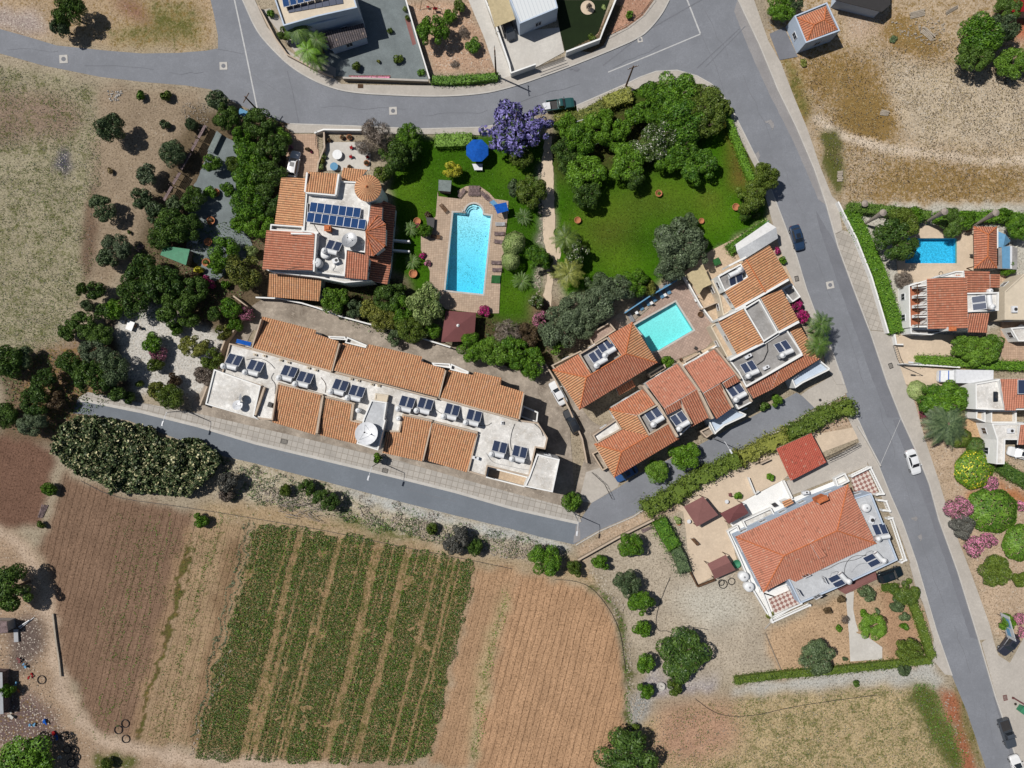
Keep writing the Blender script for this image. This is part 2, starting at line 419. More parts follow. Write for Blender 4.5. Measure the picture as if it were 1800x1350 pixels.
# lawns
put([(680,240),(850,240),(965,240),(958,300),(965,400),(940,620),(870,600),(760,560),(690,470),(690,320)],(62,104,14),.2,0,0,0,1)
put([(975,190),(1120,150),(1190,140),(1270,170),(1345,330),(1350,385),(1200,480),(1100,520),(985,520),(970,330)],(66,112,12),.2,0,0,0,1)
put(circ(1070,400,60,50),(86,100,34),.3,soft=6); put(circ(1150,350,70,22),(92,104,40),.3,soft=6)
put([(1280,200),(1300,230),(1320,320),(1290,330),(1285,260)],(128,96,52),.3,0,0,.3,3)
put(circ(1245,350,26,12),(120,104,50),.3,soft=4)
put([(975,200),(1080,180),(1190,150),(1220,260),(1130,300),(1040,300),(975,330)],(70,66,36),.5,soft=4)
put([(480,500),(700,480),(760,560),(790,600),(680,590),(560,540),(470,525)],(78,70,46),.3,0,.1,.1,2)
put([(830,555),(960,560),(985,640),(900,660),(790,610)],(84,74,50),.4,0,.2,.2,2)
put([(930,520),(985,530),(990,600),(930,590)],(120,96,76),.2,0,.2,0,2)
# strip above the long row, and beside the second row
put([(1155,880),(1240,840),(1360,770),(1495,700),(1510,740),(1380,810),(1180,905),(1020,985),(1015,960)],(188,160,134),.15,0,.5,.2,1)
put([(1020,985),(1100,940),(1200,900),(1300,1000),(1350,1080),(1370,1190),(1180,1200),(1110,1130),(1090,1050),(1060,1000)],(178,162,142),.06,0,.25,.05,3)
put([(1180,1050),(1260,1010),(1330,1080),(1250,1110)],(192,182,166),.02,0,.35,0,4)
put([(1345,1110),(1500,1035),(1560,1030),(1610,1050),(1640,1150),(1370,1190)],(186,154,122),.08,0,.2,.05,1)
put([(1545,1030),(1610,1035),(1625,1170),(1560,1170),(1550,1120)],(176,140,110),.1,0,.2,0,1)
put([(1290,1205),(1640,1160),(1655,1190),(1640,1210),(1500,1208),(1280,1225)],(182,176,166),.05,0,.6,0,1)
BRF = [(1140,1260),(1280,1228),(1480,1212),(1620,1205),(1650,1235),(1685,1300),(1695,1450),(1150,1450),(1110,1320)]
put(BRF,(184,160,122),.49,0,.15,.3,2)
put([(1160,1235),(1290,1230),(1300,1300),(1240,1350),(1140,1330)],(176,138,112),.1,0,.2,.1,4)
put([(1600,1200),(1640,1205),(1690,1300),(1700,1350),(1670,1350),(1620,1260)],(120,120,76),.75,0,.1,.1,2)
put([(1650,1215),(1678,1218),(1712,1300),(1722,1400),(1698,1400),(1685,1300)],(158,98,70),.06,0,.2,.1,1)
put([(1682,1190),(1698,1240),(1735,1350),(1722,1350),(1690,1280),(1676,1210)],(130,116,76),.6,0,.3,.4,1)
# upper right plot
put([(1340,-200),(2100,-200),(2100,362),(1500,362),(1470,350),(1380,150),(1350,60)],(182,158,130),.12,0,.4,.45,1)
put([(1545,110),(1800,130),(1900,250),(1700,262),(1600,250),(1560,180)],(192,172,146),.08,0,.55,.12,4)
put([(1490,140),(1560,160),(1570,240),(1500,250),(1470,200)],(168,134,86),.1,0,.2,.95,4)
put([(1390,110),(1480,90),(1560,130),(1530,180),(1430,170)],(168,138,100),.2,0,.3,.7,4)
put(band([(1430,205),(1480,238),(1560,262),(1640,272),(1730,285),(1900,275)],14),(218,198,176),.0,0,.1,.0,1,crisp=True)
put([(1440,220),(1475,240),(1490,300),(1475,340),(1450,300)],(104,100,62),.75,0,.1,.4,1)
put([(1375,105),(1400,115),(1430,200),(1415,215),(1390,160)],(140,124,74),.6,0,.2,.5,1)
put([(1480,10),(1570,20),(1560,60),(1500,70)],(182,156,132),.03,0,.5,.1,2)
put([(1540,35),(1580,30),(1640,70),(1650,100),(1590,95)],(170,134,90),.1,0,.4,.8,3)
put([(1750,35),(1900,30),(1900,80),(1770,70)],(176,104,76),.2,0,.1,.3,2)
put([(1570,280),(1800,300),(1800,355),(1500,355)],(178,150,116),.2,0,.3,.7,5)
# eastern gardens
put([(1590,680),(1640,690),(1800,820),(1900,1130),(1745,1120),(1700,1000),(1640,820)],(186,160,134),.16,0,.4,.25,1)
put([(1620,640),(1720,650),(1740,740),(1730,800),(1660,760),(1625,700)],(196,160,122),.02,0,.1,0,1)
put([(1700,870),(1730,860),(1730,880),(1710,895)],(176,112,66),.2,soft=1); put([(1755,840),(1830,890),(1830,910),(1750,860)],(180,120,80),.1,soft=1)
put([(1500,360),(1800,360),(1900,480),(1900,520),(1570,640),(1560,580),(1500,440)],(190,182,168),.08,0,.4,0,1)
# garden plots at the top
put([(718,0),(826,0),(876,128),(760,130),(740,70)],(186,152,126),.04,0,.5,.1,1)
put([(1090,0),(1160,-60),(1152,25),(1115,55),(1060,75),(1045,70)],(184,140,116),.05,0,.4,.2,1)
put([(1340,20),(1385,0),(1385,50),(1360,60)],(150,136,118),.3,soft=1)
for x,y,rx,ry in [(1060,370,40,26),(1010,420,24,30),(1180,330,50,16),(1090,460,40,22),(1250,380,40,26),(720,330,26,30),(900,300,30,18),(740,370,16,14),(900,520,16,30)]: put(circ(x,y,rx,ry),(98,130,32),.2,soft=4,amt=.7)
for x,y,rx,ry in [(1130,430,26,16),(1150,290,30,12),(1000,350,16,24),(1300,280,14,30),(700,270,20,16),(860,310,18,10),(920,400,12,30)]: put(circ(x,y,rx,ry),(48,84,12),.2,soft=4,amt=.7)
P_holes = []
def mesh_ground():
    ex = np.array([-2500,-900,-400,-200,-130.]); ey = np.array([-2500,-900,-400,-200,-110.])
    X = np.concatenate([ex,gx,-ex[::-1]]); Y = np.concatenate([ey,gy,-ey[::-1]])
    nx,ny = len(X),len(Y); pad = ((5,5),(5,5))
    ch = {k: np.pad(v,pad,mode='edge').astype(np.float32) for k,v in chan.items()}
    far = np.ones((ny,nx),bool); far[5:-5,5:-5] = False
    ca = A(164,148,126)
    for k,v in (('r',ca[0]),('g',ca[1]),('b',ca[2]),('row',0)): ch[k][far] = v
    XX,YY = np.meshgrid(X,Y)
    co = np.stack([XX.ravel(),YY.ravel(),np.zeros(nx*ny)],1).astype(np.float32)
    i,j = np.meshgrid(np.arange(nx-1),np.arange(ny-1)); a = (j*nx+i).ravel()
    cx = ((XX[:-1,:-1]+XX[1:,1:])/2).ravel(); cy = ((YY[:-1,:-1]+YY[1:,1:])/2).ravel()
    keep = np.ones(a.shape,bool)
    for poly in P_holes: keep &= ~inpoly(cx,cy,poly)
    a = a[keep]
    fc = np.stack([a,a+1,a+1+nx,a+nx],1).astype(np.int32)
    me = bpy.data.meshes.new('ground'); me.vertices.add(len(co)); me.vertices.foreach_set('co',co.ravel())
    me.loops.add(fc.size); me.loops.foreach_set('vertex_index',fc.ravel())
    me.polygons.add(len(fc)); me.polygons.foreach_set('loop_start',np.arange(0,fc.size,4,dtype=np.int32))
    me.polygons.foreach_set('loop_total',np.full(len(fc),4,np.int32)); me.update(calc_edges=True)
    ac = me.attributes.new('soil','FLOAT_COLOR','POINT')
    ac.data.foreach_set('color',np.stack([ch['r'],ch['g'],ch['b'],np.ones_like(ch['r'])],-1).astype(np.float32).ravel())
    a2 = me.attributes.new('cover','FLOAT_COLOR','POINT')
    a2.data.foreach_set('color',np.stack([ch['weed'],ch['row'],ch['stone'],ch['dry']],-1).astype(np.float32).ravel())
    m = N('ground_soil'); p = m.pos()
    at = m.n('Attribute',attribute_name='soil'); cv = m.n('Attribute',attribute_name='cover')
    sp = m.n('SeparateColor'); m.l(cv.outputs['Color'],sp.inputs[0])
    weed,row,stone = sp.outputs[0],sp.outputs[1],sp.outputs[2]; dry = cv.outputs['Alpha']
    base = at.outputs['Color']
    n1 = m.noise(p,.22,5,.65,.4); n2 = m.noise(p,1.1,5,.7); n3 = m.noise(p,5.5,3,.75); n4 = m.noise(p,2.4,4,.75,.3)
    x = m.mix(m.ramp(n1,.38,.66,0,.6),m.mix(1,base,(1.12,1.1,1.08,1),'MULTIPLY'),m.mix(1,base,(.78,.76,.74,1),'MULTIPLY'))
    x = m.mix(m.ramp(n2,.42,.7,0,.55),x,m.mix(1,x,(.68,.66,.62,1),'MULTIPLY'))
    n5 = m.noise(p,3.2,2,.6)
    x = m.mix(m.ramp(n5,.54,.64,0,.75),x,m.mix(1,x,(.45,.43,.4,1),'MULTIPLY'))  # dark specks: shade of clods and weeds put into the soil colour
    x = m.mix(m.ramp(n5,.43,.32,0,.7),x,m.mix(1,x,(1.35,1.35,1.32,1),'MULTIPLY'))
    x = m.mix(m.ramp(n3,.5,.72,0,.6),x,m.mix(1,x,(.5,.48,.46,1),'MULTIPLY'))
    x = m.mix(m.ramp(n3,.42,.28,0,.5),x,m.mix(1,x,(1.4,1.38,1.34,1),'MULTIPLY'))
    # dry golden grass
    dm = m.math('ADD',m.math('MULTIPLY',n4,.6),m.math('MULTIPLY',n2,.6))
    df = m.ramp(m.math('ADD',dm,m.math('MULTIPLY',dry,.42)),.78,.9)
    x = m.mix(m.math('MULTIPLY',df,m.ramp(dry,0,.3)),x,m.mix(n3,A(180,148,90),A(92,74,42)))
    # green weeds
    wm = m.math('ADD',m.math('MULTIPLY',n4,.55),m.math('MULTIPLY',m.noise(p,.5,4,.7,.6),.6))
    wf = m.ramp(m.math('ADD',wm,m.math('MULTIPLY',weed,.5)),.80,.93)
    x = m.mix(m.math('MULTIPLY',m.math('MULTIPLY',wf,.8),m.ramp(weed,.02,.2)),x,m.mix(m.ramp(n3,.3,.7),A(112,118,56),A(58,64,30)))
    # ploughed rows, all running the same way
    sx = m.n('SeparateXYZ'); m.l(p,sx.inputs[0])
    u = m.math('SUBTRACT',sx.outputs[0],m.math('MULTIPLY',sx.outputs[1],.257))
    wv = m.math('ADD',u,m.math('MULTIPLY',m.noise(p,.12,3,.5),.9))
    cb = m.n('CombineXYZ'); m.l(m.math('MULTIPLY',wv,1.6),cb.inputs[0]); m.l(m.math('MULTIPLY',sx.outputs[1],.05),cb.inputs[1])
    st = m.noise(cb.outputs[0],1.0,4,.8)
    x = m.mix(m.math('MULTIPLY',row,m.ramp(st,.42,.62,0,.5)),x,m.mix(1,x,(.62,.6,.58,1),'MULTIPLY'))
    x = m.mix(m.math('MULTIPLY',row,m.ramp(st,.42,.3,0,.5)),x,m.mix(1,x,(1.22,1.22,1.2,1),'MULTIPLY'))
    fr = m.math('FRACT',m.math('DIVIDE',wv,1.18))
    ln = m.ramp(m.math('ABSOLUTE',m.math('SUBTRACT',fr,.5)),.055,.015)
    ln = m.math('MULTIPLY',ln,m.ramp(m.noise(p,.5,3,.7),.36,.5,.15,.85))
    x = m.mix(m.math('MULTIPLY',row,ln),x,m.mix(1,x,(.42,.38,.36,1),'MULTIPLY'))
    # stones
    vo = m.n('TexVoronoi'); m.l(p,vo.inputs['Vector']); vo.inputs['Scale'].default_value = 2.6; vo.inputs['Randomness'].default_value = 1
    sf = m.math('MULTIPLY',m.ramp(vo.outputs['Distance'],.34,.26),m.ramp(m.math('ADD',m.noise(p,.9,3,.7),m.math('MULTIPLY',stone,.4)),.66,.74))
    x = m.mix(m.math('MULTIPLY',sf,m.ramp(stone,.05,.5,0,.75)),x,A(212,202,188))
    m.col(x); m.b.inputs['Roughness'].default_value = .95; m.b.inputs['Specular IOR Level'].default_value = .08
    m.bump(m.math('ADD',m.math('ADD',n3,n4),m.math('MULTIPLY',m.math('MULTIPLY',row,ln),-1.)),.7,.12)
    me.materials.append(m.m)
    o = bpy.data.objects.new('ground',me); COL.objects.link(o); tag(o,None,kind='structure')

# ---------------- sheets, pavements, kerbs ----------------
_z = [0.012]
def refine(pts,rag,seed=0):
    """subdivide and roughen the outline of a sheet (px units)"""
    out = []; R = random.Random(seed)
    for i in range(len(pts)):
        a,b = pts[i],pts[(i+1) % len(pts)]; L = math.hypot(b[0]-a[0],b[1]-a[1]); n = max(1,int(L/6))
        for k in range(n):
            t = k/n; out.append((a[0]+(b[0]-a[0])*t+R.uniform(-rag,rag),a[1]+(b[1]-a[1])*t+R.uniform(-rag,rag)))
    return out
def sheet(name,pts,mat,rag=0,z=None,label=None):
    if rag: pts = refine(pts,rag,len(pts))
    if z is None: z = _z[0]; _z[0] += 0.0011
    q = ccw(PL(pts)); me = bpy.data.meshes.new(name); me.from_pydata([(x,y,z) for x,y in q],[],[tuple(range(len(q)))])
    me.materials.append(M[mat]); o = bpy.data.objects.new(name,me); COL.objects.link(o)
    return tag(o,label,kind='structure')
def raised(name,pts,mat,h=.1):
    _z[0] += .0011
    o = MB().prism(PL(pts),0,h+_z[0]*.3).build(name,M[mat]); return tag(o,None,kind='structure')
def kerb(pts,w=2.2,h=.15,mat='kerb',name='kerb'):
    o = MB().prism(PL(band(pts,w)),0,h).build(name,M[mat]); return tag(o,None,kind='structure')

Am_R = [(1297,-60),(1297,0),(1335,80),(1368,160),(1400,225),(1432,300),(1452,360),(1473,435),(1500,508),(1530,586),(1560,676),(1583,734),(1608,789),(1633,851),(1650,914),(1683,1005),(1720,1125),(1750,1227),(1790,1345),(1820,1430)]
Am_L = [(1190,124),(1225,134),(1250,148),(1270,168),(1290,200),(1305,230),(1320,260),(1335,290),(1357,338),(1380,398),(1400,451),(1417,508),(1435,556),(1463,618),(1483,676),(1490,701),(1505,731),(1545,821),(1565,871),(1585,916),(1610,987),(1645,1107),(1673,1187),(1700,1252),(1733,1350),(1760,1430)]
B_U = [(370,-60),(425,-60),(427,0),(450,53),(475,83),(513,120),(563,148),(613,163),(700,168),(775,170),(850,165),(900,153),(950,136),(1000,118),(1075,88),(1125,66),(1145,48),(1165,22),(1176,0),(1185,-60)]
B_D = [(510,218),(625,222),(738,227),(850,224),(940,204),(1013,186),(1050,170),(1100,148),(1125,136),(1153,126),(1190,124)]
L_U = [(-100,35),(0,51),(50,65),(100,80),(188,89),(250,94),(313,93),(363,89),(383,85),(383,62),(376,25),(370,0),(370,-60)]
L_D = [(510,218),(490,213),(450,198),(412,180),(370,157),(325,150),(250,144),(175,135),(75,115),(0,94),(-100,80)]
sheet('road',L_U[:-1]+[(370,-60)]+smooth_line(B_U[1:-1])+[(1185,-60)]+Am_R+Am_L[::-1]+B_D[::-1]+L_D[1:],'asphalt')
# newer and older asphalt
sheet('road_patch',[(1434,370),(1473,435),(1500,508),(1530,586),(1560,676),(1583,734),(1560,734),(1537,676),(1505,586),(1470,490),(1440,400)],'asphalt_dark',.6)
sheet('road_patch',[(1583,736),(1610,790),(1636,855),(1652,914),(1683,1005),(1720,1125),(1705,1120),(1668,1005),(1632,900),(1605,830),(1578,762),(1570,738)],'asphalt_dark',.6)
sheet('road_patch',[(1297,0),(1335,80),(1368,160),(1400,225),(1432,300),(1452,360),(1438,350),(1400,260),(1350,160),(1318,90),(1290,20)],'asphalt_worn',.6)
sheet('road_patch',[(1746,1225),(1758,1225),(1796,1345),(1780,1345)],'asphalt_dark',.5)
C_U = [(136,705),(150,704),(250,724),(350,749),(450,779),(563,806),(700,839),(800,864),(900,893),(975,910),(1016,919)]
C_D = [(1008,957),(950,944),(900,930),(800,906),(700,881),(570,846),(450,815),(390,801),(270,756),(225,739),(128,726)]
sheet('road',C_U+[(1012,955)]+C_D,'asphalt_blue')
sheet('road',[(1016,919),(1040,884),(1085,858),(1125,832),(1225,784),(1330,728),(1400,690),(1425,705),(1433,717),(1350,766),(1300,799),(1200,849),(1113,906),(1055,931),(1008,957)],'asphalt')
sheet('road_patch',[(1008,955),(1012,925),(1018,920),(1020,948)],'asphalt_worn',1)
sheet('driveway',[(1408,694),(1420,685),(1478,652),(1490,690),(1486,691),(1433,718)],'concrete')
sheet('driveway',[(958,640),(975,665),(1000,690),(1040,740),(1075,760),(1090,850),(1040,884),(1018,905),(1005,870),(1030,800),(1010,740),(985,700),(930,640)],'concrete_dirty')
sheet('driveway',[(1030,830),(1060,820),(1088,848),(1086,856),(1040,884),(1018,880)],'concrete')
# forecourt on the right
sheet('forecourt',[(1745,1122),(1755,1152),(1775,1165),(1800,1120),(1900,1060),(1900,1420),(1812,1420),(1790,1345),(1752,1227),(1725,1130),(1738,1120)],'concrete')
# lines
def line(pts,w,mat='white_line',name='road_marking'): return sheet(name,band(pts,w),mat,0)
line([(408,-20),(432,92),(452,190)],2.4); line([(1204,-10),(1231,59)],2.6); line([(1231,60),(1150,94),(1069,127)],2.0)
line([(1232,60),(1258,115),(1275,170)],.8,'asphalt_dark','tar_seam'); line([(1583,736),(1545,822)],.8,'white_line'); line([(383,86),(428,95)],1.0,'asphalt_dark','tar_seam')
line([(505,125),(515,165),(525,216)],1.2,'asphalt_dark','tar_seam'); line([(1225,120),(1300,50)],1.6,'asphalt_dark','tyre_mark'); line([(1240,118),(1310,46)],1.2,'asphalt_dark','tyre_mark')
line([(1060,115),(1140,52),(1250,-10)],2.0,'asphalt_dark','tyre_mark'); line([(900,300),(901,300.5)],.1,'asphalt_dark','tar_seam')
# cracks, repairs and worn spots in the asphalt
Rc = random.Random(8)
for x,y,a,L in [(60,88,4,90),(210,118,2,120),(330,128,-4,60),(470,150,35,70),(640,190,2,150),(800,200,-4,120),(960,165,-18,130),(1120,100,-25,90),(1260,60,62,90),(1330,190,66,120),(1395,340,68,110),(1440,470,70,120),(1500,620,72,110),(1560,760,70,90),(1600,880,72,110),(1640,1010,71,120),(1690,1140,72,90),(1740,1280,72,90),(1130,870,-28,60),(1280,795,-26,80),(500,800,15,90),(760,870,15,90)]:
    a = math.radians(a); pts = [(x+math.cos(a)*L*(s/7-.5)+Rc.uniform(-3,3),y+math.sin(a)*L*(s/7-.5)+Rc.uniform(-3,3)) for s in range(8)]; sheet('tar_seam',band(smooth_line(pts,1),Rc.uniform(.35,.8)),'asphalt_dark')
for x,y,rx,ry in [(1352,215,6,3),(1358,222,3,7),(1618,945,3,6),(1608,912,5,3),(1332,275,4,8),(1010,122,9,2.5),(1135,872,7,2),(1125,880,2.5,4)]:
    sheet('road_patch',circ(x,y,rx,ry,9),Rc.choice(['asphalt_dark','asphalt_worn']),2.6)
# pavements
def offs(pts,d):
    out = []
    for i,p in enumerate(pts):
        a = Vector(pts[max(i-1,0)]); b = Vector(pts[min(i+1,len(pts)-1)]); t = (b-a).normalized(); out.append((p[0]-t.y*d,p[1]+t.x*d))
    return out
PR1 = [(1325,0),(1350,72),(1372,110),(1395,170),(1418,225),(1440,290),(1462,345),(1473,355)]
raised('pavement',Am_R[1:7]+[(1452,360),(1466,412)]+[(1480,405),(1473,356)]+PR1[::-1][1:],'concrete')
raised('pavement',[(1466,413),(1473,435),(1500,508),(1530,580),(1563,583),(1540,528),(1513,458),(1497,410),(1481,405)],'pave_grid_main')
raised('pavement',[(1530,581),(1560,676),(1583,734),(1608,789),(1633,851),(1650,914),(1683,1005),(1720,1125),(1745,1122),(1738,1095),(1708,1012),(1675,926),(1663,889),(1650,846),(1625,771),(1608,709),(1592,676),(1577,630),(1567,590),(1563,584)],'concrete')
kerb(Am_R[1:],2); 
B_Uo = [(448,0),(470,48),(500,84),(540,112),(580,132),(600,148),(660,150),(760,151),(850,152),(880,140),(884,138),(950,118),(1000,98),(1052,80),(1058,68),(1100,50),(1130,28),(1150,0)]
kb = smooth_line(B_U[2:-1])
raised('pavement',kb+B_Uo[::-1],'concrete'); kerb(kb,2.4)
raised('pavement',B_D[0:4]+[(900,214),(940,204),(950,215),(900,232),(850,238),(760,236),(738,236),(625,236),(560,234),(515,234),(500,222)],'concrete'); kerb(B_D[:4]+[(940,206)],2)
raised('pavement',B_D[5:]+Am_L[1:9]+[(1347,345),(1330,300),(1310,262),(1290,222),(1275,192),(1258,168),(1236,152),(1205,140),(1160,142),(1120,156),(1090,168),(1050,184),(1015,198)],'concrete'); kerb(B_D[5:]+Am_L[1:9],2)
raised('pavement',Am_L[8:15]+[(1470,676),(1450,640),(1445,600),(1420,560),(1400,510),(1382,470),(1368,430),(1360,400),(1345,345)],'concrete'); kerb(Am_L[8:15],2)
raised('pavement',[(1485,700)]+Am_L[16:22]+[(1600,990),(1578,930),(1556,890),(1535,840),(1520,800),(1505,765),(1490,735),(1480,705)],'concrete'); kerb(Am_L[15:22],1.8)
raised('pavement',Am_L[20:23]+[(1673,1187),(1660,1185),(1640,1160),(1640,1120),(1622,1060),(1610,1035),(1598,990)],'concrete'); kerb(Am_L[21:23],1.8)
# lane pavement: concrete edge strip, slabs, stained apron beside the houses
C_P = [(140,698),(155,689),(250,708),(345,726),(440,748),(560,776),(700,809),(800,838),(900,866),(1000,892),(1018,905)]
raised('pavement',C_U+[(1022,917)]+C_P[::-1],'pave_grid'); kerb(C_U,5,.14)
C_A = [(345,700),(450,732),(560,762),(640,780),(740,804),(830,828),(930,850),(990,862),(1018,880)]
raised('pavement',C_P[3:]+C_A[::-1]+[(338,715)],'concrete_dirty',.13)
# yard behind the long row
raised('yard',[(462,525),(520,527),(600,550),(690,582),(790,608),(880,640),(960,670),(1000,730),(1010,870),(960,862),(960,760),(900,700),(700,640),(600,600),(445,580),(415,640),(360,710),(345,705),(400,600),(440,540)],'concrete_dirty',.06)
kerb([(1012,958),(1055,933),(1113,908),(1200,851),(1300,801),(1350,768),(1433,720),(1485,693)],1.8)
# garden paving and gravel
sheet('gravel_garden',[(380,232),(415,250),(430,330),(425,400),(445,430),(420,470),(370,500),(330,440),(325,400),(340,330),(365,270)],'gravel_grey',1.5)
t = tile(1,0)
sheet('gravel_garden',t((160,180),(480,0),(1050,0),(1210,560),(640,545),(540,530),(350,420),(200,250)),'gravel_grey')
sheet('path',t((40,70),(100,60),(230,200),(330,360),(560,480),(560,545),(330,430),(180,250)),'concrete')
sheet('driveway',t((1490,0),(1600,0),(1797,540),(1700,560),(1600,260)),'concrete_white')
t = frame(830,0,.13889)
sheet('driveway',t((180,0),(470,0),(600,400),(1100,350),(1165,660),(800,860),(500,960),(330,480)),'concrete_white')
sheet('artificial_lawn',t((1050,0),(1740,0),(1600,400),(1480,540),(1170,650),(1100,350)),'turf')
sheet('driveway',[(1352,60),(1378,48),(1402,100),(1370,106)],'asphalt_dark')
sheet('driveway',[(505,236),(556,236),(560,262),(563,310),(500,312),(505,260)],'pink_pave')
sheet('terrace',[(568,250),(640,250),(652,270),(650,300),(575,300)],'concrete_white')
# path across the middle garden
gp = [(958,240),(969,240),(972,300),(974,335),(976,400),(976,430),(980,455),(974,470),(970,515),(968,540),(955,520),(962,490),(960,470),(966,455),(955,425),(952,340),(952,290)]
sheet('path',gp,'tan',1)
put(band([(956,290),(956,345),(955,420),(948,510)],12),(150,140,128),0,0,.9,0,1)
# yards of the second row
0 and sheet('pool_deck',[(1085,590),(1190,490),(1205,488),(1230,530),(1265,600),(1262,620),(1180,660),(1130,640)],'deck_red')
sheet('terrace',[(1085,588),(1060,570),(1180,488),(1200,485),(1190,500)],'concrete_dirty')
sheet('terrace',[(1030,600),(1080,560),(1110,590),(1060,620)],'deck_red')
sheet('terrace',[(1200,480),(1250,440),(1290,420),(1345,385),(1360,400),(1385,440),(1400,500),(1300,560),(1260,600)],'terrace_tan')
sheet('terrace',[(1160,650),(1290,590),(1300,640),(1180,690)],'terrace_tan')
# yards of the south east house
t = frame(1190,750,.26658)
sheet('terrace',t((40,560),(0,540),(110,380),(480,210),(850,60),(1190,0),(1240,60),(980,160),(820,230),(700,350),(560,420),(420,500),(330,640),(400,900),(140,1040),(80,960),(60,700)),'tan')
sheet('driveway',t((990,220),(1190,110),(1240,60),(1255,260),(1040,340),(760,450),(700,370)),'concrete')
sheet('terrace',t((420,500),(700,350),(760,470),(1030,360),(1130,400),(1100,430),(520,700),(400,700),(350,640)),'white')
sheet('path',t((1110,1095),(1165,1085),(1160,1200),(1175,1280),(1195,1350),(1130,1350)),'concrete_white')
sheet('path',tile(3,3)((560,250),(600,320),(620,400),(700,430),(800,500),(800,585),(575,600)),'concrete_white')
# east: pool terrace, drives
sheet('path',[(1580,500),(1598,500),(1600,584),(1584,584)],'brick_red')
sheet('driveway',[(1567,588),(1600,583),(1680,590),(1690,625),(1620,625),(1615,640),(1580,640)],'tan')
sheet('driveway',[(1578,640),(1720,655),(1722,700),(1740,735),(1742,790),(1724,745),(1700,700),(1660,690),(1590,675)],'tan')
sheet('driveway',[(1755,480),(1800,500),(1900,500),(1900,640),(1760,640)],'pink_pave')

# ---------------- swimming pools ----------------
def water_mat(name,col,dens):
    m = bpy.data.materials.new(name); m.use_nodes = True; t = m.node_tree; t.nodes.remove(t.nodes['Principled BSDF'])
    o = t.nodes['Material Output']; tr = t.nodes.new('ShaderNodeBsdfTransparent'); gl = t.nodes.new('ShaderNodeBsdfGlossy'); gl.inputs['Roughness'].default_value = .04
    mx = t.nodes.new('ShaderNodeMixShader'); mx.inputs[0].default_value = .035
    nz = t.nodes.new('ShaderNodeTexNoise'); nz.inputs['Scale'].default_value = 4; nz.inputs['Detail'].default_value = 3
    g = t.nodes.new('ShaderNodeNewGeometry'); t.links.new(g.outputs['Position'],nz.inputs['Vector'])
    bp = t.nodes.new('ShaderNodeBump'); bp.inputs['Strength'].default_value = .35; bp.inputs['Distance'].default_value = .08
    t.links.new(nz.outputs['Fac'],bp.inputs['Height']); t.links.new(bp.outputs[0],gl.inputs['Normal'])
    t.links.new(tr.outputs[0],mx.inputs[1]); t.links.new(gl.outputs[0],mx.inputs[2]); t.links.new(mx.outputs[0],o.inputs['Surface'])
    # Beer-Lambert tint of the light crossing the water, from the depth stored on the surface
    at = t.nodes.new('ShaderNodeAttribute'); at.attribute_name = 'depth'
    cb = t.nodes.new('ShaderNodeCombineXYZ')
    for i in range(3):
        k = t.nodes.new('ShaderNodeMath'); k.operation = 'MULTIPLY'; t.links.new(at.outputs['Fac'],k.inputs[0]); k.inputs[1].default_value = -col[i]*dens
        e = t.nodes.new('ShaderNodeMath'); e.operation = 'EXPONENT'; t.links.new(k.outputs[0],e.inputs[0]); t.links.new(e.outputs[0],cb.inputs[i])
    t.links.new(cb.outputs[0],tr.inputs['Color'])
    return m
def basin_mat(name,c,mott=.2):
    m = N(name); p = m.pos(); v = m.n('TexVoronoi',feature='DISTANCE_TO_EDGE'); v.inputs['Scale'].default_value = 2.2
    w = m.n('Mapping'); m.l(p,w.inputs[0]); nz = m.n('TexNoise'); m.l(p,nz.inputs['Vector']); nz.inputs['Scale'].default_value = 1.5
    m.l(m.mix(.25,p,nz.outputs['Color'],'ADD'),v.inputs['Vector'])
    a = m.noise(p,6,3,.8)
    x = m.mix(m.ramp(v.outputs[0],.02,.14,mott,0),c,shade(c,1.5)); x = m.mix(m.ramp(a,.4,.7,0,mott),x,shade(c,.72))  # bright net of cell edges: caustic light painted into the floor colour
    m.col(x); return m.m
def pool(label,poly,d0,d1,bmat,wmat,coping='kerb',cw=.35,zt=.16,steps=None):
    """basin with a sloping floor (depth d0 at the top edge of the photo, d1 at the bottom), closed body of water, coping"""
    p = ccw(PL(poly)); c = Vector((sum(q[0] for q in p)/len(p),sum(q[1] for q in p)/len(p),0))
    t = thing('swimming_pool',label,'pool',c,0,None)
    ys = [q[1] for q in p]; y0,y1 = min(ys),max(ys)
    dz = lambda y: -(d0+(d1-d0)*(y1-y)/(y1-y0))
    def body(zt_,grow,cap):
        q = inset(p,-grow) if grow else p; n = len(q)
        vs = [(x,y,zt_) for x,y in q]+[(x,y,dz(y)-grow) for x,y in q]
        fs = [(i,(i+1) % n,n+(i+1) % n,n+i) for i in range(n)]+[tuple(range(2*n-1,n-1,-1))]
        if cap: fs.append(tuple(range(n)))
        return MB().add(vs,fs)
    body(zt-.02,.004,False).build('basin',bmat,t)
    w = MB().add([(x,y,zt-.1) for x,y in inset(p,-.002)],[tuple(range(len(p)))]).build('water',wmat,t)
    da = w.data.attributes.new('depth','FLOAT','POINT'); da.data.foreach_set('value',[-dz(y) for x,y in p])
    MB().ring(inset(p,-cw),cw,0.01,zt,-.3).build('coping',M[coping],t)
    if steps: steps(t,bmat)
    P_holes.append(inset(p,-.45))
    return t
def arc(cx,cy,r,a0,a1,n=14): return [(cx+r*math.cos(math.radians(a0+(a1-a0)*k/n)),cy-r*math.sin(math.radians(a0+(a1-a0)*k/n))) for k in range(n+1)]
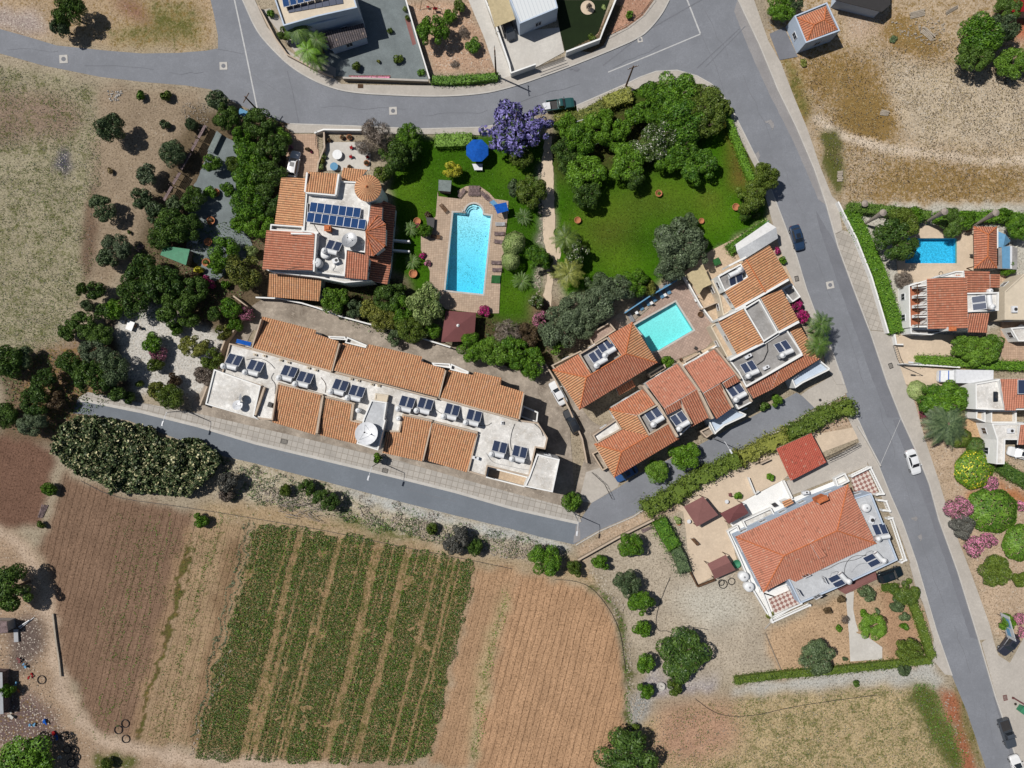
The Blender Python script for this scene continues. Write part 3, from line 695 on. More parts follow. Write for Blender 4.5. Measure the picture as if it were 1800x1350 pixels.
# big pool with its rounded shallow end
big = [(797,374),(816,376)]+arc(833,374,15.5,190,-10)+[(851,378),(863,380),(849,517),(783,510)]
def big_steps(t,bm):
    for k,(r0,r1) in enumerate(((15.5,12.5),(12.5,9.5))):
        a = PL(arc(832,375,r0-.3,185,60)); b = PL(arc(832,375,r1,185,60))
        s = MB(); n = len(a); z = -.12-.3*k
        s.add([(v.x,v.y,z) for v in a]+[(v.x,v.y,z) for v in b]+[(v.x,v.y,z-.3) for v in b],[(i,i+1,n+i+1,n+i) for i in range(n-1)]+[(n+i,n+i+1,2*n+i+1,2*n+i) for i in range(n-1)])
        s.build('step',bm,t)
# deck round it, as pieces that leave the water open
t = frame(740,310,.18519)
deck = t((160,140),(165,190),(370,215),(345,140),(430,95),(560,95),(650,160),(700,215),(830,235),(820,400),(800,560),(780,800),(755,960),(740,1300),(540,1300),(230,1260),(80,1080),(85,900),(0,700),(0,560),(50,470),(140,380))
def with_hole(name,outer,hole,mat,h):
    """a paved surface with an opening: triangulated, real edges"""
    bm = bmesh.new(); es = []
    for ring in (ccw(PL(outer)),ccw(PL(hole))):
        vs = [bm.verts.new((x,y,h)) for x,y in ring]
        es += [bm.edges.new((vs[i],vs[(i+1) % len(vs)])) for i in range(len(vs))]
    bmesh.ops.triangle_fill(bm,use_beauty=True,edges=es)
    hp = ccw(PL(hole)); op = ccw(PL(outer)); bad = []
    for f in bm.faces:
        c = f.calc_center_median(); xx,yy = np.array([c.x]),np.array([c.y])
        if inpoly(xx,yy,hp)[0] or not inpoly(xx,yy,op)[0]: bad.append(f)
    bmesh.ops.delete(bm,geom=bad,context='FACES')
    be = [e for e in bm.edges if len(e.link_faces) == 1]
    r = bmesh.ops.extrude_edge_only(bm,edges=be)
    for v in r['geom']:
        if isinstance(v,bmesh.types.BMVert): v.co.z = 0
    bmesh.ops.recalc_face_normals(bm,faces=bm.faces)
    me = bpy.data.meshes.new(name); bm.to_mesh(me); bm.free(); me.materials.append(M[mat])
    o = bpy.data.objects.new(name,me); COL.objects.link(o); return tag(o,None,kind='structure')
def grow(poly,d):   # px
    q = inset(ccw([(x,-y) for x,y in poly]),-d); return [(x,-y) for x,y in q]
big_o = [(795.5,372.5),(815,373)]+arc(833,374,18,178,2,10)+[(852,376),(865,378),(851,519),(781,512)]
with_hole('pool_deck',deck,big_o,'pool_deck',.12)
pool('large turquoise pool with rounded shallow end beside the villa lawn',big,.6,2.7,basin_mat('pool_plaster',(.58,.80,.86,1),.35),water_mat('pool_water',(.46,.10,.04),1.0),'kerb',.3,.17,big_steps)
p2 = [(1117,570),(1187,532),(1217,580),(1155,616),(1147,621)]
p2 = [(1115,572),(1187,531),(1218,580),(1157,616),(1146,618),(1140,612),(1130,590)]
with_hole('pool_deck',[(1100,578),(1185,505),(1208,498),(1262,590),(1240,612),(1170,640),(1135,640),(1108,600)],grow(p2,2),'deck_red',.11)
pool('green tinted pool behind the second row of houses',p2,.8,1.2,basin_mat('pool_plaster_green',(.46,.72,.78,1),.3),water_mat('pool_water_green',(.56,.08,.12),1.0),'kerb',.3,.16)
p3 = [(1592,419),(1681,419),(1681,463),(1590,463)]
with_hole('pool_deck',[(1575,450),(1584,412),(1600,398),(1680,395),(1722,400),(1722,480),(1640,506),(1598,500),(1578,480)],grow(p3,2),'tan',.13)
pool('deep blue rectangular pool half covered by a big dark tree',p3,1.1,1.1,basin_mat('pool_mosaic_caustics',(.13,.48,.66,1),1.2),water_mat('pool_water_blue',(.7,.12,.03),1.0),'tan',.3,.18)
mesh_ground()
# ---------------- building helpers ----------------
def plane_of(a,b,c):
    A_,B_,C_ = P(*a),P(*b),P(*c); n = (B_-A_).cross(C_-A_).normalized()
    if n.z < 0: n = -n
    return A_,n
def on_plane(px,py,pl):
    o = Vector((0,0,H)); d = P(px,py,0)-o; t = (pl[0]-o).dot(pl[1])/d.dot(pl[1]); return o+d*t
def windows_on(parent,a,b,z0,z1,out,mat='white'):
    """windows (frame > pane) spaced along a wall from a to b"""
    a = Vector((a[0],a[1],0)); b = Vector((b[0],b[1],0)); L = (b-a).length
    if L < 2.6: return
    n = max(1,int(L/3.6)); ang = math.atan2(b.y-a.y,b.x-a.x); nf = max(1,int((z1-z0)/2.9))
    for f in range(nf):
        for k in range(n):
            c = a+(b-a)*((k+.5)/n); w,hh = (1.1,1.2); zc = z0+f*3+1.6
            R = Matrix.Rotation(ang,3,'Z'); mb = MB(); y = out*.03
            for dx,dz,sx,sz in ((0,hh/2,w+.16,.08),(0,-hh/2,w+.16,.08),(-w/2,0,.08,hh),(w/2,0,.08,hh),(0,0,.05,hh)):
                mb.box(c+R @ Vector((dx,y,0))+Vector((0,0,zc+dz)),(sx,.1,sz),M=R)
            wn = mb.build('window',M['metalw'],parent)
            MB().box(c+R @ Vector((0,out*.012,0))+Vector((0,0,zc)),(w-.06,.04,hh-.06),M=R).build('pane',M['glass'],wn)
def tiled(parent,poly,anchors,mat='tileA',per=.39,thick=.16,walls='white',wz=0.0,amp=.09,name='tiled_roof',wins=True):
    pl = plane_of(*anchors); o,n = pl
    v3 = [on_plane(x,y,pl) for x,y in poly]
    if area2([(v.x,v.y) for v in v3]) < 0: v3 = v3[::-1]
    g = Vector((n.x,n.y,0)); g = g.normalized() if g.length > .01 else Vector((0,1,0))
    u = Vector((-g.y,g.x,0)); ds = (g-n*g.dot(n)).normalized()
    bm = bmesh.new(); f = bm.faces.new([bm.verts.new(v) for v in v3])
    us = [v.dot(u) for v in v3]; k = math.floor(min(us)/(per/2))+1
    while k*per/2 < max(us):
        bmesh.ops.bisect_plane(bm,geom=bm.verts[:]+bm.edges[:]+bm.faces[:],dist=1e-4,plane_co=u*(k*per/2),plane_no=u); k += 1
    uvl = bm.loops.layers.uv.new('UVMap')
    for fc in bm.faces:
        for lp in fc.loops: lp[uvl].uv = (lp.vert.co.dot(u)/per,lp.vert.co.dot(ds)/.38)
    for v in bm.verts:
        t = v.co.dot(u)/per; t = abs((t-math.floor(t))*2-1); v.co += n*amp*(1-t)
    bmesh.ops.recalc_face_normals(bm,faces=bm.faces)
    for fc in bm.faces:
        if fc.normal.z < 0: fc.normal_flip()
    me = bpy.data.meshes.new(name); bm.to_mesh(me); bm.free(); me.materials.append(M[mat])
    off = ORG.get(parent.name,Vector((0,0,0)))
    me.transform(Matrix.Translation(-off))
    r = bpy.data.objects.new(name,me); COL.objects.link(r); r.parent = parent; ORG[r.name] = off
    m = len(v3); mb = MB()   # eaves board and soffit below the tiles
    mb.add([v-n*.004 for v in v3]+[v-n*thick for v in v3],[(i,m+i,m+(i+1) % m,(i+1) % m)[::-1] for i in range(m)]+[tuple(range(2*m-1,m-1,-1)),tuple(range(m))])
    mb.build('eaves',M['beige'] if walls != 'white' else M['white'],parent)
    if walls:
        q = inset([(v.x,v.y) for v in v3],.28); pz = lambda x,y: o.z-((x-o.x)*n.x+(y-o.y)*n.y)/n.z-thick-.01
        MB().add([(x,y,wz) for x,y in q]+[(x,y,pz(x,y)) for x,y in q],[(i,(i+1) % m,m+(i+1) % m,m+i) for i in range(m)]+[tuple(range(m,2*m))]).build('wall',M[walls],parent)
        if wins:
            for i in range(m): windows_on(parent,q[i],q[(i+1) % m],wz,min(pz(*q[i]),pz(*q[(i+1) % m])),-1)
    return r
def hips(parent,lines,r=.11,mat='ridge'):
    for pts in lines:
        p = [P(*q)+Vector((0,0,.05)) for q in pts]; MB().tube(p,r,6).build('ridge_tiles',M[mat],parent)
def block(parent,poly,h,wall='white',roof='roofwhite',par=.35,z0=0.0,t=.22,wins=True):
    p = ccw(PL(poly,h))
    w = MB().ring(p,t,z0,h,h-par-.05).build('wall',M[wall],parent)
    MB().prism(inset(p,t-.004),h-par-.15,h-par,True).build('flat_roof',M[roof],parent)
    if wins:
        for i in range(len(p)): windows_on(parent,p[i],p[(i+1) % len(p)],z0,h-par,-1)
    return w
def beam(parent,pts,w,z0,z1,mat='beige',name='party_wall'):
    """wall of width w (px) along a px line, its top at z1"""
    return MB().prism(PL(band(pts,w),z1),z0,z1,True).build(name,M[mat],parent)
def bthing(name,label,cat,px,py,group=None): return thing(name,label,cat,P(px,py,0),0,group)

# ---------------- roof equipment ----------------
def make_heater(tank_blue=False):
    t = thing('solar_water_heater','x','solar heater',(0,0,0))
    for s in (-.53,.53):
        R = Matrix.Rotation(math.radians(-33),3,'X'); c = Vector((s,.55,.55))
        MB().box(c,(1.0,1.75,.08),M=R).build('collector_frame',M['metalw'],t,world=False)
        g = MB().box(c+R @ Vector((0,0,.045)),(.88,1.63,.02),M=R).build('collector_glass',M['collector'],t,world=False)
    MB().tube([(-.75,-.5,1.25),(-.7,-.5,1.25),(.85,-.5,1.25),(.9,-.5,1.25)],.36,14).build('hot_tank',M['plasticw'],t,True,world=False)
    MB().lathe((-.85,-.62,.95),[(.36,0),(.43,.05),(.43,.7),(.34,.86),(.1,.93),(.1,.97),(0.0,.98)],16).build('cold_tank',M['plasticw'],t,True,world=False)
    m = MB()
    for x in (-.95,0,.95):
        m.tube([(x,-.5,0),(x,-.5,1.05)],.025,4); m.tube([(x,-.5,1.0),(x,1.25,.08)],.025,4)
    m.box((-.95,-.75,.4),(.6,.6,.75)); m.tube([(.7,-.5,1.2),(1.15,-.4,.5),(1.2,.3,.06),(.6,1.35,.06)],.03,5)
    m.build('stand',M['metal'],t,world=False); return t
HEATER = [make_heater(),0]
def heater(px,py,z,deg,label,s=1.18,group='solar water heaters on the roofs'):
    p = P(px,py,z); c = (px,py)
    if HEATER[1] == 0: o = HEATER[0]; HEATER[1] = 1; o.location = p; o.rotation_euler = (0,0,math.radians(deg)); o['label'] = label
    else: o = dup(HEATER[0],None,p,math.radians(deg),label)
    o.scale = (s,s,s); o['group'] = group; return o
def dish(px,py,z,r,label,face=(-.5,.6,.6),mat='metalw',mast=.6):
    base = P(px,py,z); d = Vector(face).normalized(); t = thing('satellite_dish',label,'satellite dish',base)
    q = d.to_track_quat('Z','Y').to_matrix(); rings = 7; n = 26; mb = MB(); c = Vector((0,0,mast+r*.5))
    mb.v.append(tuple(c))
    for i in range(1,rings+1):
        rr = r*i/rings
        for k in range(n):
            a = 2*math.pi*k/n; mb.v.append(tuple(c+q @ Vector((rr*math.cos(a),rr*math.sin(a),.22*rr*rr/r))))
    mb.f += [(0,1+k,1+(k+1) % n) for k in range(n)]
    for i in range(rings-1):
        for k in range(n): a = 1+i*n; mb.f.append((a+k,a+n+k,a+n+(k+1) % n,a+(k+1) % n))
    mb.build('reflector',M[mat],t,True,world=False)
    f = c+q @ Vector((0,0,r*.85)); m = MB()
    for k in range(3):
        a = 2*math.pi*k/3+.5; m.tube([c+q @ Vector((r*.8*math.cos(a),r*.8*math.sin(a),.15*r)),f],max(.015,r*.014),4)
    m.tube([(0,0,0),tuple(c)],.05*max(1,r),6); m.build('mount',M['metal'],t,world=False)
    MB().lathe(f,[(0,-.1*r),(.07*r,-.08*r),(.07*r,.06*r),(0,.08*r)],8).build('feed',M['metald'],t,world=False)
    return t
def small_box(px,py,z,sx,sy,sz,deg,mat,name,label,cat,group=None):
    """rooftop unit: a casing with a grille, as one thing"""
    t = thing(name,label,cat,P(px,py,z),math.radians(deg),group)
    MB().box((0,0,sz/2+.06),(sx,sy,sz)).box((0,0,.03),(sx*.8,sy*1.1,.06)).build('casing',M[mat],t,world=False)
    MB().lathe((sx*.15,0,sz+.065),[(.0,0),(min(sx,sy)*.33,0),(min(sx,sy)*.33,.02),(min(sx,sy)*.1,.03),(0,.03)],12).build('grille',M['metald'],t,world=False)
    return t
def skirt_tank(px,py,z,r,h,label,group=None):
    t = thing('water_tank',label,'water tank',P(px,py,z),0,group)
    MB().lathe((0,0,0),[(r*.96,0),(r,.08),(r,h*.85),(r*.8,h*.95),(r*.25,h),(0,h)],20).build('drum',M['plasticw'],t,True,world=False)
    MB().lathe((0,0,h),[(r*.22,0),(r*.22,.06),(0,.07)],12).build('lid',M['metal'],t,world=False); return t
def chimney(parent,px,py,z0,z1,w=.8,d=.6,deg=0,mat='white'):
    c = P(px,py,z1); R = math.radians(deg)
    ch = MB().box((c.x,c.y,(z0+z1)/2),(w,d,z1-z0),R).build('chimney',M[mat],parent)
    MB().box((c.x,c.y,z1+.06),(w+.16,d+.16,.1),R).box((c.x,c.y,z1+.2),(w*.7,d*.7,.18),R).build('cap',M['ridge'],ch)
def gable(parent,a,b,c,d,ze,zr,mat,**k):
    """a-b and c-d are the two eaves (px), ridge midway"""
    m1 = ((a[0]+d[0])/2,(a[1]+d[1])/2); m2 = ((b[0]+c[0])/2,(b[1]+c[1])/2)
    tiled(parent,[a,b,m2,m1],((*a,ze),(*b,ze),(*m1,zr)),mat,**k); tiled(parent,[c,d,m1,m2],((*c,ze),(*d,ze),(*m2,zr)),mat,**k)
    hips(parent,[[(*m1,zr),(*m2,zr)]])
def hip4(parent,c,r1,r2,ze,zr,mat,**k):
    """hip roof: corners c0..c3, ridge r1 (next to edge c3-c0) to r2 (next to edge c1-c2)"""
    E = lambda p,z: (p[0],p[1],z)
    tiled(parent,[c[0],c[1],r2,r1],(E(c[0],ze),E(c[1],ze),E(r1,zr)),mat,**k)
    tiled(parent,[c[1],c[2],r2],(E(c[1],ze),E(c[2],ze),E(r2,zr)),mat,**k)
    tiled(parent,[c[2],c[3],r1,r2],(E(c[2],ze),E(c[3],ze),E(r2,zr)),mat,**k)
    tiled(parent,[c[3],c[0],r1],(E(c[3],ze),E(c[0],ze),E(r1,zr)),mat,**k)
    hips(parent,[[E(c[0],ze),E(r1,zr)],[E(c[3],ze),E(r1,zr)],[E(c[1],ze),E(r2,zr)],[E(c[2],ze),E(r2,zr)],[E(r1,zr),E(r2,zr)]])

# ---------------- large villa on the left ----------------
t = frame(440,220,.2371); one = lambda a,b: t((a,b))[0]
V = bthing('villa','large white villa with patchwork of terracotta roofs, round turret and rooftop solar array','house',575,400)
def TR(pts,a3,mat='tileA',par=V,**k):
    """tiled roof in the current survey frame: outline and three (x, y, height) anchors"""
    return tiled(par,t(*pts),tuple((*t((x,y))[0],z) for x,y,z in a3),mat,**k)
block(V,t((412,505),(640,522),(655,412),(790,420),(890,575),(852,945),(715,925),(700,1120),(540,1100),(475,1085),(495,800),(390,790)),6.5)
TR([(230,390),(416,393),(390,752),(180,737)],[(230,390,4.7),(180,737,4.7),(416,393,5.7)])
TR([(425,345),(650,360),(625,512),(413,497)],[(425,345,6.6),(650,360,6.6),(413,497,7.4)],wz=5.8,wins=False)
TR([(690,315),(870,332),(790,420),(665,405)],[(690,315,4.6),(870,332,4.6),(665,405,5.3)])
TR([(120,780),(478,798),(462,1076),(90,1070)],[(120,780,6.6),(90,1070,6.6),(478,798,7.7)],'tileB')
TR([(140,1100),(530,1130),(510,1305),(130,1270)],[(130,1270,2.9),(510,1305,2.9),(140,1100,3.9)])
TR([(717,930),(882,970),(866,1146),(702,1130)],[(702,1130,6.2),(866,1146,6.2),(717,930,7.0)],'tileB')
TR([(975,552),(1078,602),(1040,1050),(1015,1182),(868,1150),(884,970),(1003,905),(1010,735),(984,690)],[(1078,602,3.0),(1040,1050,3.0),(884,970,3.9)],'tileB')
TR([(895,592),(980,572),(974,700),(882,680)],[(980,572,6.0),(974,700,6.0),(895,592,6.6)],'tileB',wins=False)
ap = (856,790,7.5)
bay = [(884,678),(945,672),(1005,735),(1000,897),(915,970),(850,963)]
for a,b in zip(bay,bay[1:]): TR([a,b,ap[:2]],[(*a,6.3),(*b,6.3),ap],'tileB',wins=False)
hips(V,[[(*one(*a),6.3),(*one(*ap[:2]),7.5)] for a in bay[1:5]])
beam(V,t((470,800),(502,802)),2.2,5,7.9,'white'); beam(V,t((488,800),(470,1085)),2.6,5,7.95,'white'); beam(V,t((300,802),(495,806)),3,5,7.7,'white')
beam(V,t((410,500),(632,520)),2.4,5.6,7.45,'white'); beam(V,t((655,362),(632,516)),3.2,5.6,7.45,'white'); beam(V,t((420,350),(404,495)),3.0,3,7.3,'white')
block(V,t((150,733),(392,750),(388,796),(145,780)),6.2,par=.9,wins=False)
block(V,t((90,1060),(470,1080),(900,1150),(700,1170),(500,1130),(160,1090)),5.4,par=.3,wins=False)
beam(V,t((1055,850),(1180,860)),3,0,1.6,'white','terrace_wall'); beam(V,t((1055,925),(1180,935)),3,0,1.4,'white','terrace_wall')
# turret with conical roof
c = P(*one(872,468),8.0)
MB().lathe((c.x,c.y,0),[(1.95,0),(1.95,7.8)],24).build('turret_wall',M['white'],V)
def cone_roof(parent,c,r,h,mat,nr=30):
    bm = bmesh.new(); uvl = bm.loops.layers.uv.new('UVMap'); R = 9; rows = []
    for i in range(R+1):
        f = i/R; rr = r*(1-f)+.02; row = []
        for k in range(nr*2):
            a = math.pi*k/nr; row.append(bm.verts.new((c.x+rr*math.cos(a),c.y+rr*math.sin(a),c.z+h*f+(.06 if k % 2 else 0)*(1-f))))
        rows.append(row)
    for i in range(R):
        for k in range(nr*2):
            k2 = (k+1) % (nr*2); fc = bm.faces.new([rows[i][k],rows[i][k2],rows[i+1][k2],rows[i+1][k]])
            for lp,(a,b) in zip(fc.loops,((k,R-i),(k+1,R-i),(k+1,R-i-1),(k,R-i-1))): lp[uvl].uv = (a/2,b*.8)
    me = bpy.data.meshes.new('conical_roof'); bm.to_mesh(me); bm.free(); me.materials.append(M[mat]); off = ORG[parent.name]; me.transform(Matrix.Translation(-off))
    o = bpy.data.objects.new('conical_roof',me); COL.objects.link(o); o.parent = parent; ORG[o.name] = off
    MB().lathe((c.x,c.y,c.z-.12),[(0,0),(r*1.0,0),(r*1.0,.1),(r*.9,.12)],30).build('eaves',M['white'],parent)
    MB().lathe((c.x,c.y,c.z+h),[(.16,-.12),(.2,0),(.06,.16),(0,.3)],10).build('finial',M['ridge'],parent)
cone_roof(V,c,2.2,1.15,'tileA')
chimney(V,*one(572,764),6.1,7.6,.9,.8,0,'ridge')
# solar array
sa = thing('solar_array','array of fifteen blue solar panels in two rows on the villa flat roof','solar panels',P(*one(630,670),6.2))
for row,(x0,y0,x1,y1,n,hh) in enumerate(((468,608,790,648,7,72),(448,684,828,734,8,70))):
    for k in range(n):
        f = k/(n-1); cx,cy = x0+(x1-x0)*f,y0+(y1-y0)*f
        p = P(*one(cx,cy),6.75); R = Matrix.Rotation(math.radians(-7.2),3,'Z') @ Matrix.Rotation(math.radians(-8),3,'X')
        fr = MB().box(p,(1.24,1.72,.05),M=R).build('panel_frame',M['metalw'],sa)
        MB().box(p+R @ Vector((0,0,.028)),(1.12,1.6,.012),M=R).build('cells',M['pv'],fr)
m = MB()
for x in range(430,850,60): a = P(*one(x,640+(x-430)*.1),6.15); m.box((a.x,a.y,6.4),(.06,2.6,.5))
m.build('rack',M['metal'],sa)
dish(*one(752,868),6.15,1.35,'big pale satellite dish lying open on the villa roof beside the solar array',(-.15,.25,.95),'metal')
heater(*one(620,925),6.15,-14,'four panel solar heater crowded between tanks on the villa roof',1.15)
skirt_tank(*one(510,1030),6.15,.8,1.7,'tall white drum tank at the corner of the villa roof'); skirt_tank(*one(562,958),6.15,.85,.9,'wide white water tank beside the villa roof heater')
small_box(*one(640,1010),6.15,1.0,.8,.8,20,'metalw','air_conditioner','cluttered white outdoor unit next to the villa roof tanks','air conditioner')

# ---------------- long row of terraced houses ----------------
t = frame(350,540,.19265); t3 = frame(660,600,.2074)
V = bthing('terraced_row','long white terraced row with striped terracotta roofs above the grey lane','house',660,700)
E = lambda p,z: (p[0],p[1],z)
U1 = t((580,85),(1070,210),(1060,242),(1275,312),(1202,582),(480,375))
U2 = [(602,603),(644,613),(648,605),(742,627),(740,635),(782,649),(770,698),(586,651)]
U3 = t3((620,245),(825,285),(835,258),(1070,310),(1060,370),(1255,430),(1215,660),(550,480))
A3 = ((*t((580,85))[0],5.3),(*t((1275,270))[0],5.3),(*t((480,375))[0],6.5))
for U,e0,e1,b0 in ((U1,(461.7,556.4),(600,592),U1[5]),(U2,(604,596),(788,644),U2[7]),(U3,(790,650),(925,685),U3[7])):
    tiled(V,U,(E(e0,5.2),E(e1,5.2),E(b0,6.5)),'tileA',walls='white')
L1 = t((730,705),(1115,800),(1060,1165),(670,1050)); L2 = t((1160,830),(1390,882),(1375,1030),(1475,1055),(1440,1250),(1100,1165))
L3 = t3((235,630),(475,682),(397,1016),(60,945),(95,770),(207,770)); L4 = t3((490,690),(857,782),(775,1110),(415,1005))
for U,e0,e1,b0 in ((L1,L1[3],L1[2],L1[0]),(L2,L2[5],L2[4],L2[0]),(L3,L3[3],L3[2],L3[0]),(L4,L4[3],L4[2],L4[0])):
    tiled(V,U,(E(e0,5.2),E(e1,5.2),E(b0,6.4)),'tileA',walls='white')
block(V,[(403,603),(442,613),(581,652.5),(770,699.5),(912,738),(946,743),(963,770),(958.5,790),(942,787),(930.5,838),(857,820),(853.5,838.5),(822,829),(838,762),(762,742),(709,730),(702,760),(674,758),(640,748),(634.5,743),(615,738),(618,709),(573,699),(491,675),(479,739),(446,735),(458,679),(389,657.5)],6.05,'beige')
block(V,t((135,565),(562,717),(500,992),(545,1025),(55,885)),6.35,'white',par=.25)
block(V,t3((1370,955),(1562,1000),(1502,1280),(1262,1230),(1300,1150)),6.9,'white','roofwhite',.3)
tw = [(652.5,703),(680,707),(675.5,737),(677.6,739),(664.5,792),(626.5,780),(639,735)]
block(V,tw,7.4,'white','roofblue',.25); block(V,t3((0,440),(110,455),(95,520),(-10,500)),6.7,'cream','cream',.1,5.7,wins=False)
for pts,w,z in ((((442,612),(582,653)),2.6,6.75),(((590,654),(768,701)),2.6,6.75),(((775,700),(911,739)),2.6,6.75),(t((1280,330),(1212,585)),2.2,6.7),(t3((595,245),(537,480)),2.2,6.7),(t3((1258,440),(1218,660)),2.4,6.7),(t((565,110),(480,370)),2.2,6.7),
                  (t((725,695),(1130,800)),2.4,6.5),(t((1165,818),(1420,880)),2.4,6.5),(t((1128,800),(1072,1150)),4,6.3),(t((1405,880),(1385,1030)),4,6.5),(t((1385,1035),(1480,1058)),2.2,6.4),
                  (t3((235,618),(482,672)),2.6,6.5),(t3((478,690),(402,1010)),2.4,6.3),(t3((498,680),(865,772)),2.6,6.5),(t3((862,785),(785,1100)),3,6.3),(t3((228,640),(200,770)),2.6,6.4),(t((715,705),(665,1030)),2.4,6.3),
                  (t((595,730),(510,985)),3.4,6.4)):
    beam(V,pts,w,3.0,z)
# curved balcony screens on the yard side
for x0 in (0,1):
    base = [(t((1175,262),(1330,268),(1345,300),(1190,290))),(t3((475,180),(630,188),(640,230),(490,205)))][x0]
    block(V,base,3.4,'white','roofwhite',.5,wins=False)
    base = [(t((1350,270),(1530,345),(1520,372),(1330,325))),(t3((640,188),(790,255),(785,280),(630,240)))][x0]
    block(V,base,3.6,'white','roofwhite',.7,wins=False)
block(V,t3((935,1155),(955,1062),(1300,1150),(1262,1238)),3.6,'white','terrace_tan',.9)
block(V,t3((1225,640),(1250,545),(1380,600),(1370,690)),3.2,'white','roofgrey',.9,wins=False)
hl = ['westmost solar heater on the long row roof above the blue sheeting','second solar heater from the west end of the long row, with long tank shadow','third solar heater on the long row, directly above the first tiled street roof','fourth solar heater on the long row, over the corner of the first street roof',
      'fifth solar heater on the long row, left of the upright tank by the tower','sixth solar heater on the long row, touching the white roof tower','solar heater just east of the white tower on the long row','solar heater above the third street roof with a small dish at its panel',
      'solar heater left of the pair above the fourth street roof of the long row','solar heater right of the pair above the fourth street roof of the long row','solar heater with dark post on the eastern flat roof of the long row','eastmost solar heater on the long row next to the white annex']
hp = [t((325,515))[0],t((520,570))[0],t((825,620))[0],t((970,675))[0],t((1290,745))[0],t((1440,800))[0],t3((265,545))[0],t3((420,560))[0],t3((645,610))[0],t3((830,660))[0],t3((1045,925))[0],t3((1215,965))[0]]
for (x,y),lb in zip(hp,hl): heater(x,y,5.7,-14,lb)
skirt_tank(*t((1462,940))[0],5.7,.42,1.4,'upright white water tank in the recess beside the second street roof'); skirt_tank(*t3((205,650))[0],5.7,.42,1.4,'upright white water tank in the recess beside the third street roof')
dish(*t((1545,1150))[0],7.1,1.9,'huge cream satellite dish on the white roof tower of the long row',(-.05,.2,.97),'metalw',.3)
dish(*t((405,830))[0],6.1,.75,'upper of two satellite dishes on the west flat roof',(-.8,.1,.55),'metal'); dish(*t((375,895))[0],6.1,.85,'lower of two satellite dishes on the west flat roof',(0,.3,.9))
small_box(*t((655,890))[0],5.7,.8,.7,.5,70,'metald','vent_box','small dark vent box beside the first street roof of the long row','vent')
small_box(*t3((850,985))[0],5.7,.5,1.1,.7,75,'metalw','air_conditioner','white outdoor unit beyond the fourth street roof of the long row','air conditioner')
small_box(*t3((1075,690))[0],5.7,.5,.5,.3,0,'metalw','roof_hatch','small square hatch on the east flat roof of the long row','hatch')
R0 = random.Random(4)
for k,(fx,fy) in enumerate([(515,430),(600,440),(750,480),(820,500),(1000,550),(1070,570),(1390,650),(1455,665),(1580,700),(1640,712)]):
    x,y = t((fx,fy+4))[0]
    o = small_box(x,y,5.7,.55,.35,.3,-14,'cream','pipe_box','small pipe box set along the cream beam of the long row roof','vent','pipe boxes along the beam of the long row')
    o['label'] = ['cream pipe box along the row beam, %s' % s for s in ('above the second heater','right of the second heater','above the third heater','between third and fourth heater','right of the fourth heater','near the first party gap','above the fifth heater','between fifth and sixth heater','above the sixth heater','above the white tower')][k]

# ---------------- hip roofed villa beside the green pool ----------------
t = frame(950,540,.2371)
V = bthing('villa','hip roofed terracotta house with sunken heater deck beside the green pool','house',1065,645)
c4 = [(680,110),(865,410),(290,760),(90,465)]; ra,rb = (632,345),(340,520); ze,zr = 5.6,7.2
TR([c4[0],c4[1],ra],[(*c4[0],ze),(*c4[1],ze),(*ra,zr)],'tileA',V); TR([c4[1],c4[2],rb,ra],[(*c4[1],ze),(*c4[2],ze),(*ra,zr)],'tileB',V)
TR([c4[2],c4[3],rb],[(*c4[2],ze),(*c4[3],ze),(*rb,zr)],'tileA',V)
nA = [(*c4[3],ze),(*c4[0],ze),(*ra,zr)]
TR([c4[0],ra,(606,362),(502,214)],nA,'tileD',V); TR([(284,347),c4[3],rb,(378,498)],nA,'tileD',V)
hips(V,[[(*t(a)[0],ze),(*t(b)[0],zr)] for a,b in ((c4[0],ra),(c4[1],ra),(c4[2],rb),(c4[3],rb))]+[[(*t(ra)[0],zr),(*t(rb)[0],zr)]])
block(V,t((284,347),(495,222),(607,374),(385,517)),6.75,'beige','roofgrey',.9,3)
heater(*t((492,310))[0],5.9,30,'right hand solar heater sunk in the hip roof of the pool villa'); heater(*t((430,385))[0],5.9,30,'left hand solar heater sunk in the hip roof of the pool villa')
TR([(560,600),(680,535),(705,585),(580,655)],[(580,655,2.6),(705,585,2.6),(560,600,3.1)],'tileD',V)
block(V,t((80,430),(300,320),(320,345),(110,470)),3.2,'beige','terrace_tan',.8)
block(V,t((350,205),(510,110),(560,170),(390,280)),3.0,'beige','deck_red',.8)

# ---------------- terraced houses along the sloping lane ----------------
V = bthing('terraced_houses','stepped terracotta roofed houses with white party walls above the sloping lane','house',1180,750)
TR([(770,600),(862,712),(718,800),(510,755)],[(510,755,5.6),(770,600,5.6),(862,712,6.4)],'tileD',V)
TR([(510,757),(716,803),(800,950),(600,903)],[(510,757,5.5),(600,903,5.5),(800,950,6.9)],'tileA',V)
TR([(600,905),(800,952),(600,1072),(398,1015)],[(398,1015,5.6),(600,905,5.6),(600,1072,6.9)],'tileD',V)
TR([(398,1015),(600,1072),(548,1262)],[(398,1015,5.6),(548,1262,5.6),(600,1072,6.9)],'tileA',V)
TR([(600,1072),(805,950),(952,865),(1027,975),(548,1262)],[(548,1262,5.6),(1027,975,5.6),(600,1072,6.9)],'tileD',V)
hips(V,[[(*t(a)[0],za),(*t(b)[0],zb)] for a,za,b,zb in (((398,1015),5.6,(600,1072),6.9),((548,1262),5.6,(600,1072),6.9),((600,1072),6.9,(800,952),6.9),((510,757),5.6,(716,803),6.6))])
block(V,t((720,800),(880,712),(962,858),(805,950)),7.0,'beige','roofgrey',.9,3); heater(*t((845,815))[0],6.15,30,'solar heater sunk in the westmost roof of the stepped houses')
block(V,t((385,950),(560,830),(605,905),(420,1010)),5.9,'beige','roofwhite',.6,2.8)
